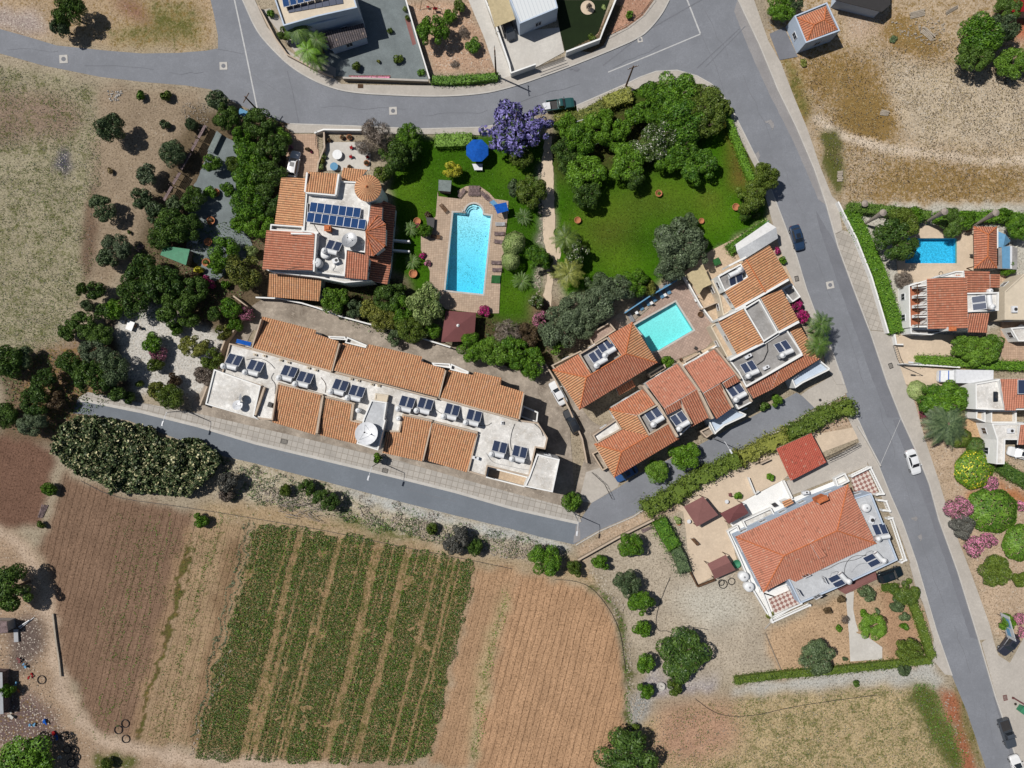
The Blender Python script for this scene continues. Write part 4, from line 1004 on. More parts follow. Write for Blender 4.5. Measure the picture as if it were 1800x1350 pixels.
block(V,t((380,1085),(430,1060),(500,1190),(460,1215)),1.4,'beige','concrete_dirty',.9,wins=False)
t = frame(1110,600,.2)
TR([(125,367),(412,190),(570,417),(287,590)],[(125,367,5.9),(412,190,5.9),(570,417,7.0)],'tileC',V)
TR([(287,592),(430,508),(440,580),(312,647)],[(312,647,6.5),(440,580,6.5),(287,592,7.0)],'tileB',V,wins=False)
TR([(432,508),(572,420),(692,660),(527,752)],[(527,752,5.6),(692,660,5.6),(572,420,7.0)],'tileB',V)
TR([(465,217),(745,60),(915,287),(627,452)],[(465,217,5.9),(745,60,5.9),(915,287,7.0)],'tileC',V)
TR([(800,368),(915,292),(952,350),(830,415)],[(830,415,6.5),(952,350,6.5),(915,292,6.9)],'tileB',V,wins=False)
TR([(630,458),(780,370),(890,580),(740,687)],[(740,687,5.6),(890,580,5.6),(630,458,7.0)],'tileB',V)
for a,b,w,z in (((105,390),(235,560),5,7.2),((235,555),(405,840),4.4,7.1),((425,190),(600,440),4,7.3),((590,430),(715,680),4.6,7.1),((745,60),(960,330),3,7.2),((420,525),(530,725),3.4,6.6),((780,375),(892,580),3.4,6.6),((960,340),(1060,530),3,6.0)):
    beam(V,t(a,b),w,2.5,z)
block(V,t((310,650),(440,585),(525,740),(410,845)),5.6,'white','roofgrey',.2,2.8); block(V,t((830,420),(962,360),(1062,535),(940,598)),5.6,'white','roofgrey',.2,2.8)
heater(*t((425,705))[0],5.4,30,'solar heater on the second lane house with big tank over the lane',1.15); heater(*t((920,455))[0],5.4,28,'solar heater on the third lane house right of its white wall',1.15)
block(V,t((672,690),(880,585),(1010,640),(1000,660),(822,742),(752,800),(735,818)),3.4,'white','blueplaster_and_shade',.6); block(V,t((600,790),(690,745),(720,810),(660,850)),2.2,'beige','concrete_dirty',.6,wins=False)  # balcony floor: blue of the shade put into its colour
MB().box(P(*t((890,640))[0],1.0)+Vector((0,0,.0)),(5,.2,2.0),math.radians(27)).build('yard_wall',M['white'],V)
block(V,t((460,175),(600,95),(620,130),(480,215)),1.0,'beige','tan',.6,wins=False)
block(V,t((150,285),(290,200),(305,235),(165,320)),2.4,'beige','roofgrey',.5,wins=False)

# ---------------- corner house with three orange roofs ----------------
t = frame(1160,370,.237)
V = bthing('corner_house','white corner house with orange striped roofs and bare heater terrace by the road','house',1360,570)
block(V,t((515,1112),(770,985),(890,908),(945,885),(1058,1062),(640,1312),(585,1205)),6.2,'white','roofgrey',.4)
TR([(430,820),(615,730),(766,976),(576,1076)],[(430,820,6.2),(576,1076,6.2),(615,730,7.0)],'tileA',V)
TR([(745,650),(902,585),(1032,822),(886,896)],[(902,585,6.1),(1032,822,6.1),(745,650,6.9)],'tileA',V)
block(V,t((622,726),(738,655),(880,905),(770,975)),6.9,'white','roofgrey',.7)
TR([(602,395),(640,363),(782,605),(562,732),(480,602),(655,495)],[(480,602,6.0),(562,732,6.0),(640,363,6.9)],'tileA',V)
TR([(640,363),(812,258),(957,500),(782,605)],[(812,258,6.1),(957,500,6.1),(640,363,6.9)],'tileA',V)
hips(V,[[(*t((640,363))[0],6.9),(*t((782,605))[0],6.9)]])
block(V,t((428,488),(602,393),(657,492),(480,602)),6.3,'white','roofgrey',.5)
block(V,t((385,520),(430,490),(555,730),(470,780),(440,640)),3.4,'cream','terrace_tan',.3); block(V,t((375,860),(430,822),(580,1080),(510,1110)),3.2,'cream','terrace_tan',.3)
for a,b,w,z in (((560,738),(955,512),4,6.9),((440,812),(640,710),3,6.9),((518,1108),(770,980),4,6.9),((880,905),(1032,825),4,6.9),((640,1305),(1058,1068),3.4,6.3),((512,410),(640,345),3,6.4)):
    beam(V,t(a,b),w,2.5,z,'white')
TR([(955,880),(1032,845),(1182,1102),(1062,1070)],[(1032,845,4.9),(1182,1102,4.9),(955,880,5.5)],'tileA',V)
TR([(1062,1070),(1182,1102),(1020,1202),(888,1178)],[(1182,1102,4.9),(1020,1202,4.9),(1062,1070,5.6)],'tileD',V)
TR([(888,1178),(1020,1202),(822,1330)],[(1020,1202,4.8),(822,1330,4.8),(888,1178,5.6)],'tileD',V)
TR([(640,1312),(888,1178),(822,1330),(690,1395)],[(822,1330,4.8),(690,1395,4.8),(888,1178,5.5)],'tileB',V)
block(V,t((975,1250),(1185,1108),(1262,1170),(1255,1185),(1060,1280),(1005,1318)),3.4,'white','blueplaster_and_shade',.7)  # lower balcony floor, blue shade painted in as well
block(V,t((905,585),(980,540),(1045,640),(985,680)),3.0,'white','roofgrey',.6)
heater(*t((910,1035))[0],5.85,22,'right hand solar heater on the bare grey corner roof terrace',1.1); heater(*t((660,1185))[0],5.85,22,'left hand solar heater on the bare grey corner roof terrace',1.1)
heater(*t((545,500))[0],5.85,205,'solar heater in the sunken deck of the northmost orange roof'); skirt_tank(*t((595,450))[0],5.85,.5,1.0,'squat white tank in the sunken deck of the northmost orange roof')
small_box(*t((645,1082))[0],5.85,1.2,.5,.7,30,'metalw','air_conditioner','white outdoor unit near the wall of the corner roof terrace','air conditioner'); small_box(*t((780,1165))[0],5.85,1.1,.5,.5,28,'metalw','air_conditioner','low white outdoor unit in the middle of the corner terrace edge','air conditioner')
o = MB(); pts = [P(*t(q)[0],6.0) for q in ((790,950),(800,1040),(770,1110),(720,1145))]; o.tube(pts,.07,6).top('roof_hose',M['metald'],'dark hose snaking over the corner roof terrace','hose')
# white sheet canopy and shade sail
V2 = bthing('canopy','long white sheet canopy between the lawn hedge and the orange roof','canopy',1320,420)
a,b,c_,d,e,f = t((560,252),(800,85),(862,125),(876,205),(602,378),(570,300))
def sheetroof(parent,pts3,mat,name='canopy_sheet',th=.05):
    p = [P(*q) for q in pts3]; n = len(p)
    if area2([(v.x,v.y) for v in p]) < 0: p = p[::-1]
    return MB().add(p+[v-Vector((0,0,th)) for v in p],[tuple(range(n)),tuple(range(2*n-1,n-1,-1))]+[(i,n+i,n+(i+1) % n,(i+1) % n) for i in range(n)]).build(name,M[mat],parent)
def posts(parent,pts,z,r=.05,mat='metalw'):
    for x,y in pts:
        p = P(x,y,z); MB().tube([(p.x,p.y,0),(p.x,p.y,z-.06)],r,6).build('post',M[mat],parent)
sheetroof(V2,[(*a,2.7),(*b,2.7),(*c_,3.3),(*f,3.3)],'whitecloth'); sheetroof(V2,[(*f,3.3),(*c_,3.3),(*d,2.8),(*e,2.8)],'roofblue')
posts(V2,[(a[0]+2,a[1]),(b[0]-3,b[1]+3),(d[0]-3,d[1]-2),(e[0]+2,e[1]-3)],2.7)
V2 = bthing('shade_sail','beige shade sail stretched beside the paved pool yard','shade sail',1232,520)
q = t((185,482),(318,398),(350,470),(385,545),(320,575),(288,625),(240,545)); sheetroof(V2,[(*p_,2.6+.15*(i % 2)) for i,p_ in enumerate(q)],'beigecloth','sail',.02); posts(V2,[q[0],q[1],q[3],q[5]],2.6)

# ---------------- south east house ----------------
t = frame(1190,750,.26658)
V = bthing('bungalow','white house under one wide salmon hip roof with pale heater terrace','house',1420,950)
block(V,t((1128,400),(1165,472),(1282,437),(1457,880),(1080,1055),(812,1168),(735,1010),(570,1080),(400,735),(920,480)),3.9,'blueplaster_and_shade','roofblue',.3)
ze,zr = 4.1,5.7; c4 = [(1127,380),(1312,770),(570,1092),(385,725)]; ra,rb = (1055,686),(705,850)
TR([c4[0],c4[1],ra],[(*c4[0],ze),(*c4[1],ze),(*ra,zr)],'tileC',V,walls=None); TR([c4[2],c4[3],rb],[(*c4[2],ze),(*c4[3],ze),(*rb,zr)],'tileC',V,walls=None)
TR([c4[3],(900,488),(930,515),(995,470),(1000,440),c4[0],ra,rb],[(*c4[3],ze),(*c4[0],ze),(*ra,zr)],'tileC',V,walls=None)
TR([c4[1],(1110,862),(780,1022),(738,1003),c4[2],rb,ra],[(*c4[1],ze),(*c4[2],ze),(*ra,zr)],'tileC',V,walls=None)
hips(V,[[(*t(a)[0],ze),(*t(b)[0],zr)] for a,b in ((c4[0],ra),(c4[1],ra),(c4[2],rb),(c4[3],rb))]+[[(*t(ra)[0],zr),(*t(rb)[0],zr)]])
TR([(872,768),(905,745),(988,850),(940,872)],[(872,768,5.75),(905,745,5.75),(988,850,5.35)],'tileC',V,wz=3.7,wins=False)
chimney(V,*t((960,480))[0],3.8,5.9,1.7,.7,25,'ridge')
TR([(690,495),(750,472),(770,502),(712,535)],[(690,495,2.5),(712,535,2.5),(770,502,2.8)],'tileA',V)
block(V,t((330,690),(400,650),(420,700),(385,730),(560,1090),(815,1170),(620,1280),(590,1230),(500,1080),(380,800)),.9,'white','white',.55,wins=False)
block(V,t((560,1090),(715,1040),(760,1010),(830,1170),(625,1262)),1.3,'white','white',.4,wins=False)
block(V,t((745,1010),(920,935),(985,1065),(830,1150)),3.5,'white','roofwhite',.6,3)
block(V,t((430,620),(620,535),(650,590),(460,680)),1.0,'white','roofwhite',.7,wins=False)
block(V,t((1040,340),(1110,305),(1140,360),(1060,400)),1.2,'white','roofwhite',.8,wins=False)
block(V,t((1070,1080),(1310,960),(1320,1005),(1110,1105)),1.1,'maroon2','maroon2',.12,wins=False)
chk = N('checker_tiles'); uvp = chk.pos(); mp = chk.n('Mapping'); chk.l(uvp,mp.inputs[0]); mp.inputs['Rotation'].default_value = (0,0,math.radians(20)); ck = chk.n('TexChecker'); chk.l(mp.outputs[0],ck.inputs[0])
ck.inputs['Scale'].default_value = 1.9; ck.inputs['Color1'].default_value = A(222,208,198); ck.inputs['Color2'].default_value = A(158,116,108); chk.col(ck.outputs[0]); M['checker'] = chk.m
for nm,q,z in (('patio',t((1140,335),(1245,275),(1318,428),(1180,468)),.5),('patio',t((590,1125),(735,1065),(790,1150),(625,1215)),1.32)):
    MB().prism(PL(q),0,z).build(nm,M['checker'],V)
def balustrade(parent,pts,h=1.0,z0=0.0,mat='white'):
    p = PL(pts); rail = MB(); bal = MB()
    for a,b in zip(p,p[1:]):
        L = (b-a).length; ang = math.atan2(b.y-a.y,b.x-a.x); c = (a+b)/2
        rail.box((c.x,c.y,z0+h),(L+.2,.26,.1),ang).box((c.x,c.y,z0+.05),(L,.22,.1),ang)
        for k in range(int(L/.42)):
            q = a+(b-a)*((k+.5)/int(L/.42)); bal.lathe((q.x,q.y,z0+.1),[(.05,0),(.09,.25),(.04,.6),(.08,h-.15)],6)
    for q in p: rail.box((q.x,q.y,z0+h/2),(.34,.34,h+.2))
    bal.build('balusters',M[mat],rail.build('balustrade',M[mat],parent))
balustrade(V,t((1130,320),(1250,262),(1335,435),(1290,440)),z0=.4); balustrade(V,t((1310,478),(1360,485),(1385,550),(1340,545))); balustrade(V,t((1375,600),(1400,595),(1490,870),(1460,885)))
balustrade(V,t((540,1080),(615,1275),(860,1165)),z0=0.3,h=.8)
heater(*t((1330,695))[0],3.6,8,'upright twin panel heater near the balustrade of the salmon roofed house',1.1); heater(*t((1290,860))[0],3.6,132,'tilted solar heater at the pale terrace corner above the dark car',1.1); heater(*t((1060,995))[0],3.6,132,'solar heater standing alone above the maroon walkway',1.1)
skirt_tank(*t((1235,530))[0],3.6,.75,1.0,'white oval tank at the top of the pale terrace'); small_box(*t((1272,610))[0],3.6,1.0,1.2,.6,-20,'metalw','air_conditioner','white framed unit above the balustrade side heater','air conditioner'); small_box(*t((840,432))[0],.95,1.2,.5,.6,10,'metalw','air_conditioner','white outdoor unit on the walk above the chimney','air conditioner')
def flower_inlay(x,y,r):
    m = MB(); c = P(x,y,.0)
    for k in range(6):
        a = k*math.pi/3+.3; d = Vector((math.cos(a),math.sin(a),0)); n_ = Vector((-d.y,d.x,0)); z = Vector((0,0,.062))
        m.add([c+d*.08+z,c+d*r*.5+n_*r*.14+z,c+d*r+z,c+d*r*.5-n_*r*.14+z],[(0,1,2,3)])
    return m
for fx,fy in ((625,448),(493,518)):
    x,y = t((fx,fy))[0]; f_ = thing('patio_inlay','dark flower inlay in the %s white patio square' % ('upper' if fx > 600 else 'lower'),'paving',P(x,y,0),0,'flower inlays on the white patio')
    flower_inlay(x,y,.65).build('petals',M['metald'],f_); MB().ring(PL(t((fx-60,fy-10),(fx+20,fy-50),(fx+62,fy+15),(fx-22,fy+55))),.22,0.03,.06,.03).build('border',M['asphalt'],f_)

# garden roofs of that house
V = bthing('carport','bright red ribbed carport roof beside the hedge','carport',1405,800); TR([(655,145),(885,42),(985,235),(750,357)],[(655,145,2.9),(885,42,2.9),(750,357,2.5)],'tileR',V,per=.3,amp=.04,walls=None); posts(V,t((670,155),(880,55),(970,232),(755,345)),2.7)
def tent(parent,c4,apex,ze,zr,mat):
    for i in range(4): sheetroof(parent,[(*c4[i],ze),(*c4[(i+1) % 4],ze),(*apex,zr)],mat,'roof_panel')
    posts(parent,[(x+(apex[0]-x)*.05,y+(apex[1]-y)*.05) for x,y in c4],ze,.06,'rust')
V = bthing('gazebo','large maroon felt gazebo roof left of the smaller one by the hedge','gazebo',1232,900,'maroon garden shelters'); tent(V,t((45,527),(172,460),(272,582),(130,660)),t((152,550))[0],2.6,2.85,'maroon2')
V = bthing('gazebo','smaller maroon pyramid gazebo next to the white flower patio','gazebo',1290,903,'maroon garden shelters'); tent(V,t((285,572),(430,500),(472,570),(342,642)),t((375,570))[0],2.6,3.1,'maroon')
V = bthing('gazebo','pitched maroon shelter at the foot of the tan yard beside a green mat','gazebo',1268,997,'maroon garden shelters')
q = t((200,905),(322,845),(387,945),(250,1005),(225,950),(352,893)); sheetroof(V,[(*q[0],2.2),(*q[1],2.2),(*q[5],2.7),(*q[4],2.7)],'maroon2','roof_panel'); sheetroof(V,[(*q[4],2.7),(*q[5],2.7),(*q[2],2.2),(*q[3],2.2)],'maroon2','roof_panel'); posts(V,q[:4],2.2,.06,'rust')

# ---------------- north east house with its pool house ----------------
t = frame(1570,370,.2222)
V = bthing('villa','house with flat ribbed terracotta roofs and white pergola terrace near the blue pool','house',1690,530)
TR([(265,540),(582,530),(592,930),(273,938)],[(265,540,5.4),(273,938,5.4),(582,530,6.4)],'tileB',V); TR([(560,475),(762,482),(765,648),(580,652)],[(762,482,5.0),(765,648,5.0),(560,475,5.8)],'tileB',V)
TR([(766,505),(842,505),(842,612),(766,612)],[(842,505,3.9),(842,612,3.9),(766,505,4.3)],'tileB',V); TR([(592,812),(757,812),(742,967),(590,962)],[(590,962,4.6),(742,967,4.6),(592,812,5.4)],'tileB',V)
TR([(495,480),(532,480),(532,530),(495,530)],[(495,480,4.6),(532,480,4.6),(495,530,5.0)],'tileB',V,wins=False)
block(V,t((575,652),(838,645),(835,792),(580,805)),6.1,'white','roofwhite',.5); block(V,t((370,525),(495,478),(560,478),(560,528)),5.2,'white','roofwhite',.3)
block(V,t((122,590),(262,550),(268,935),(130,925)),3.4,'white','brick_red',.7); block(V,t((135,930),(270,935),(420,950),(300,985),(140,975)),3.1,'white','roofgrey',.5)
chimney(V,*t((468,935))[0],4,6.6,1.1,.6,0,'white')
pg = MB(); p0 = P(*t((195,580))[0],5.4)
for k in range(9):
    a,b = P(*t((165,610+k*37))[0],5.2),P(*t((266,600+k*38))[0],5.2); pg.tube([a,b],.07,4)
a,b = P(*t((190,580))[0],5.1),P(*t((200,930))[0],5.1); pg.tube([a,b],.08,4); pg.build('pergola_beams',M['rust'],V)
for k in range(5): a = P(*t((225,600+k*78))[0],5.0); MB().box((a.x,a.y,4.3),(1.7,.5,1.5)).build('pergola_pier',M['white'],V)
heater(*t((690,730))[0],5.6,97,'solar heater in the white bay of the ribbed roof house near the blue pool',1.15); skirt_tank(*t((750,640))[0],5.0,.4,.9,'small round tank at the edge of the bay near the blue pool')
V = bthing('pool_house','long hip roofed pool house beside the blue pool','pool house',1732,435)
hip4(V,t((820,455),(818,130),(635,128),(640,458)),t((747,362))[0],t((752,190))[0],2.7,3.7,'tileB',walls=None); posts(V,t((650,145),(805,145),(805,440),(655,440)),2.6,.1,'rust')
MB().box(P(*t((790,300))[0],1.2),(.2,6.4,2.4)).build('back_wall',M['white'],V)
V = bthing('greenhouse','grey sheet lean-to with glazed strip behind the pool house','shed',1771,453); q = t((820,300),(930,275),(985,300),(982,467),(820,460)); sheetroof(V,[(*p_,2.4) for p_ in q],'roofgrey'); sheetroof(V,[(*p_,2.46) for p_ in t((860,285),(928,282),(930,460),(865,458))],'bluelight','glazing'); sheetroof(V,[(*p_,2.52) for p_ in t((926,282),(942,282),(940,462),(926,460))],'metalw','roof_rib'); posts(V,q,2.4)
V = bthing('tarpaulin','crumpled grey blue tarpaulins heaped behind the pool house roof','tarpaulin',1760,415); sheetroof(V,[(*t((820,160))[0],1.6),(*t((890,190))[0],2.1),(*t((930,240))[0],1.2),(*t((870,290))[0],1.9),(*t((822,290))[0],1.4)],'bluelight','sheet')

# ---------------- eastern edge houses ----------------
V = bthing('house','cream flat roofed house cut by the right edge of the photo','house',1800,520)
block(V,[(1766,512),(1800,481),(1900,470),(1900,563),(1766,562)],4.2,'cream','cream',.2); block(V,[(1776,576),(1900,570),(1900,600),(1790,600)],2.6,'white','roofwhite',.3)
small_box(1781,544,4.0,.9,1.1,.4,0,'metalw','roof_hatch','square white hatch on the cream roof at the right edge','hatch')
t = frame(1590,640,.2665)
V = bthing('house','white arched house with small salmon roofs at the right edge of the photo','house',1770,700)
block(V,t((468,128),(625,100),(1050,95),(1050,300),(735,303),(565,303),(470,298)),5.0,'white','roofwhite',.3)
TR([(630,98),(1050,92),(1050,290),(740,290),(728,305),(660,305)],[(660,305,5.3),(1050,290,5.3),(630,98,6.1)],'tileC',V,wz=4.5,wins=False)
block(V,t((575,392),(1050,388),(1050,540),(760,500),(665,500),(660,660),(605,660),(610,500)),4.2,'white','roofwhite',.3); TR([(762,400),(1050,398),(1050,530),(745,532)],[(745,532,4.5),(1050,530,4.5),(762,400,5.1)],'tileC',V,wz=4,wins=False)
block(V,t((475,305),(535,305),(535,385),(470,360)),3,'white','tan',.8,wins=False); block(V,t((570,305),(740,305),(740,388),(570,388)),3,'white','terrace_tan',.8,wins=False)
small_box(*t((597,215))[0],4.7,.75,1.6,.15,0,'glass','skylight','dark skylight in the white roof left of the salmon tiles','skylight'); small_box(*t((695,440))[0],3.9,1.2,.8,.25,0,'metalw','skylight','framed skylight of the lower white roof at the right edge','skylight')
x,y = t((775,150))[0]; sp = thing('solar_array','dark solar panel on the salmon roof at the right edge','solar panels',P(x,y,6.2)); MB().box((0,0,.1),(1.6,2.4,.06)).build('frame',M['metalw'],sp,world=False); MB().box((0,0,.14),(1.46,2.26,.02)).build('cells',M['collector'],sp,world=False)

# ---------------- houses along the top edge ----------------
t = frame(470,0,.16111)
V = bthing('house','white modern house with cream roof and solar panels at the top edge','house',560,-10)
block(V,t((30,-260),(60,-60),(175,282),(550,178),(980,82),(880,-260)),6.8,'blueplaster_and_shade','cream',.45); block(V,t((430,190),(600,180),(985,100),(970,140),(610,245),(440,280)),5.2,'blueplaster_and_shade','blueplaster_and_shade',.3)
V9 = bthing('garage','grey tiled double garage roof in front of the white modern house','garage',600,60)
TR([(485,395),(705,325),(722,342),(1045,250),(1087,405),(682,537),(662,485),(512,430)],[(682,537,2.7),(1087,405,2.7),(722,342,3.2)],'tileG',V9,walls='blueplaster_and_shade',amp=.02)
for i,(x,y,n) in enumerate(((340,-10,5),)):
    sa = thing('solar_array','row of blue solar panels along the cream roof at the top edge','solar panels',P(*t((x,y))[0],6.4))
    for k in range(n+1):
        p = P(*t((200+k*78,20-k*19))[0],6.95); R = Matrix.Rotation(math.radians(13),3,'Z') @ Matrix.Rotation(math.radians(-10),3,'X'); fr = MB().box(p,(1.1,1.9,.05),M=R).build('panel_frame',M['metalw'],sa); MB().box(p+R @ Vector((0,0,.03)),(1.0,1.75,.012),M=R).build('cells',M['pv'],fr)
sa = thing('solar_array','long row of grey solar panels lying below the blue ones at the top edge','solar panels',P(*t((520,60))[0],6.4))
for k in range(8):
    p = P(*t((262+k*75,103-k*13))[0],6.45); R = Matrix.Rotation(math.radians(10),3,'Z'); MB().box(p,(1.1,.95,.05),M=R).build('panel',M['tileG'] if 0 else M['collector'],sa)
t = frame(830,0,.13889)
V = bthing('house','white flat house with ribbed roof above the dark artificial lawn','house',930,10)
wr = N('ribbed_white'); sx = wr.n('SeparateXYZ'); mp = wr.n('Mapping'); wr.l(wr.pos(),mp.inputs[0]); mp.inputs['Rotation'].default_value = (0,0,math.radians(-19)); wr.l(mp.outputs[0],sx.inputs[0])
gg = wr.ramp(wr.math('FRACT',wr.math('MULTIPLY',sx.outputs[0],1.6)),.8,.95); wr.col(wr.mix(gg,A(226,230,232),A(196,202,208))); wr.bump(gg,.4,.04); M['ribwhite'] = wr.m
block(V,t((420,-300),(480,0),(603,300),(1085,100),(985,-300)),4.3,'blueplaster_and_shade','ribwhite',.12)
V = bthing('canopy','plain beige canopy over the drive left of the white flat house','canopy',880,20); q = t((150,-100),(420,-100),(470,0),(545,242),(290,345),(190,0)); sheetroof(V,[(*p_,2.8) for p_ in q],'beigecloth'); posts(V,t((200,10),(460,10),(530,235),(295,330)),2.8)
def wallthing(pts,w,h,label,mat='white',name='garden_wall',cap=None,group=None):
    """free-standing wall along px points given at ground level"""
    c = PL(pts)[0]; t_ = thing(name,label,'wall',c,0,group); p = PL(band(pts,w))
    MB().prism(p,0,h,True).build('masonry',M[mat],t_); MB().prism(PL(band(pts,w+.8)),h+.002,h+.07,True).build('coping',M[cap or mat],t_); return t_
wallthing(t((1180,720),(1600,560),(1640,450),(1840,-40)),2.0,1.9,'tall white boundary wall round the dark artificial lawn')
wallthing(t((150,-10),(300,360),(470,850),(490,960)),1.6,1.2,'white wall between the concrete drive and the pale forecourt'); wallthing(t((490,980),(800,870)),1.6,1.8,'short white wall left of the sliding gate')
g = bthing('sliding_gate','striped metal sliding gate of the pale forecourt','gate',967,112)
for k in range(4): p0,p1 = P(*t((810,850+k*12))[0],.3+.4*k),P(*t((1170,720+k*12))[0],.3+.4*k); MB().tube([p0,p1],.05,5).build('rail',M['metald'],g)
t = tile(1,0)
wallthing(t((620,565),(870,572),(1215,585)),2.4,1.1,'grey block wall along the foot of the gravel garden','wall_stone',cap='concrete'); wallthing(t((1060,30),(1130,270),(1225,580)),1.5,1.6,'thin white wall between gravel garden and dirt plot')
wallthing(t((30,60),(150,290),(230,400),(420,500),(545,550)),1.6,1.0,'curving pale kerb wall beside the corner pavement','beige')
t = tile(3,0)
V = bthing('hut','small square white hut with orange pyramid roof beside the road','hut',1430,60)
block(V,t((185,110),(415,15),(507,215),(265,302)),3.9,'blueplaster_and_shade','roofgrey',.25)
hip4(V,t((270,292),(485,205),(405,45),(205,125)),t((322,175))[0],t((395,140))[0],3.75,4.5,'tileD',walls=None)
V = bthing('shed','dark grey shed roof cut by the top edge above the dry plot','shed',1520,0); sheetroof(V,[(1468,0,3.1),(1480,-60,3.1),(1566,-60,3.1),(1565,8,2.8),(1550,21,2.8)],'tileG' if 0 else 'metald','roof_sheet',.1); MB().prism(inset(ccw(PL([(1470,0),(1480,-60),(1562,-60),(1562,8),(1550,19)],2.8)),.2),0,2.7).build('wall',M['blueplaster_and_shade'],V)
V = bthing('shed','red roofed shed corner at the top right edge','shed',1800,0); sheetroof(V,[(1779,21,3),(1787,-20,3),(1870,-20,3),(1870,18,3)],'tileR' if 0 else 'redflower','roof_sheet',.1); MB().prism(inset(ccw(PL([(1779,21),(1787,-20),(1870,-20),(1870,18)],2.9)),.3),0,2.88).build('wall',M['beige'],V)
# sheds and shelters
t = tile(0,1)
V = bthing('shed','green sheet metal shed roof among the dark trees','shed',307,449); q = t((1150,375),(1332,400),(1305,512),(1125,440)); sheetroof(V,[(*q[0],2.5),(*q[1],2.5),(*q[2],2.3),(*q[3],2.3)],'green_roof','roof_sheet',.1); MB().prism(inset(ccw(PL(q,2.2)),.15),0,2.2).build('wall',M['woodgrey'],V)
t = tile(1,1)
V = bthing('gazebo','maroon pyramid pergola roof with pale finial below the big pool','gazebo',805,575); tent(V,t((1330,830),(1545,845),(1530,1045),(1300,1052)),t((1418,935))[0],2.6,3.3,'maroon'); p_ = P(*t((1418,935))[0],3.3); MB().lathe(p_,[(.28,0),(.2,.1),(0,.3)],8).build('finial',M['white'],V)
V = bthing('pump_house','small grey roofed bar shed at the head of the big pool','shed',783,328); t = frame(740,310,.18519); q = t((168,32),(290,40),(280,145),(165,135)); sheetroof(V,[(*q[0],2.2),(*q[1],2.2),(*q[2],2.35),(*q[3],2.35)],'greycloth','roof_sheet',.1); MB().prism(inset(ccw(PL(q,2.1)),.12),0,2.08).build('wall',M['woodgrey'],V)
V = bthing('shed','rusty roofed shack at the left edge beside the dump','shed',-5,1130); sheetroof(V,[(-60,1090,2.4),(12,1092,2.4),(14,1112,2.4),(-60,1118,2.4)],'woodgrey','roof_sheet',.08); MB().prism(inset(ccw(PL([(-60,1090),(12,1092),(14,1112),(-60,1118)],2.3)),.2),0,2.3).build('wall',M['metal'],V)
V = bthing('shed','low grey shack half outside the left edge below the rusty one','shed',-10,1210); sheetroof(V,[(-60,1180,2.2),(4,1182,2.2),(6,1255,2.2),(-60,1260,2.2)],'metal','roof_sheet',.08); MB().prism(inset(ccw(PL([(-60,1180),(4,1182),(6,1255),(-60,1260)],2.1)),.2),0,2.1).build('wall',M['woodgrey'],V)
# ---------------- foliage ----------------
def leaf_mat(name,c1,c2,c3=None,p3=.0,hue=.35):
    """leaves: light and dark ones, patches of both, optional blossom colour c3 in share p3"""
    m = N('leaves_'+name); g = m.n('NewGeometry'); oi = m.n('ObjectInfo'); tc = m.pos(True)
    n1 = m.noise(tc,3.2,3,.6); r = g.outputs['Random Per Island']
    f = m.math('ADD',m.math('MULTIPLY',m.ramp(n1,.35,.65),.55),m.math('MULTIPLY',r,.6))
    f = m.math('ADD',f,m.math('MULTIPLY',m.math('SUBTRACT',oi.outputs['Random'],.5),hue))
    x = m.mix(m.ramp(f,.1,1.0),(*c1,1),(*c2,1))
    if c3:
        n2 = m.noise(tc,4.5,3,.7)
        x = m.mix(m.ramp(m.math('ADD',m.math('FRACT',m.math('MULTIPLY',r,7.31)),m.math('MULTIPLY',m.math('SUBTRACT',n2,.5),1.2)),1-p3-.02,1-p3+.02),x,(*c3,1))
    m.col(x); m.b.inputs['Roughness'].default_value = .5; m.b.inputs['Specular IOR Level'].default_value = .3
    return m.m
LM = {'dark': leaf_mat('dark',(.020,.052,.010),(.095,.165,.025)),'olive': leaf_mat('olive',(.03,.055,.024),(.13,.18,.08)),'grey': leaf_mat('silver',(.04,.058,.032),(.155,.205,.11)),
      'green': leaf_mat('green',(.028,.085,.008),(.13,.255,.018)),'bright': leaf_mat('bright',(.04,.10,.010),(.15,.27,.028)),'lime': leaf_mat('variegated',(.13,.19,.05),(.36,.44,.17)),
      'yellow': leaf_mat('yellow',(.28,.30,.03),(.62,.56,.05)),'jacaranda': leaf_mat('violet_blossom',(.05,.045,.15),(.27,.24,.55),(.04,.07,.02),.22),'pink': leaf_mat('pink_oleander',(.03,.05,.02),(.10,.12,.05),(.62,.22,.36),.5),
      'magenta': leaf_mat('bougainvillea',(.10,.008,.03),(.05,.09,.02),(.50,.02,.20),.6),'gold': leaf_mat('golden_green',(.05,.07,.012),(.24,.25,.05)),'white': leaf_mat('white_flowering',(.03,.06,.012),(.10,.16,.03),(.7,.68,.6),.08),
      'bronze': leaf_mat('bronze',(.05,.03,.02),(.14,.10,.05)),'dry': leaf_mat('dry_twigs',(.09,.07,.055),(.28,.23,.19)),'cactus': leaf_mat('cactus_pads',(.012,.024,.010),(.10,.14,.055),(.50,.46,.26),.16),
      'moss': leaf_mat('mossy',(.035,.07,.01),(.13,.18,.025)),'yflower': leaf_mat('yellow_flowering',(.05,.12,.01),(.14,.25,.02),(.8,.65,.05),.06),'straw': leaf_mat('straw',(.20,.15,.07),(.48,.38,.19)),'ashy': leaf_mat('ashy',(.05,.05,.045),(.15,.15,.13))}
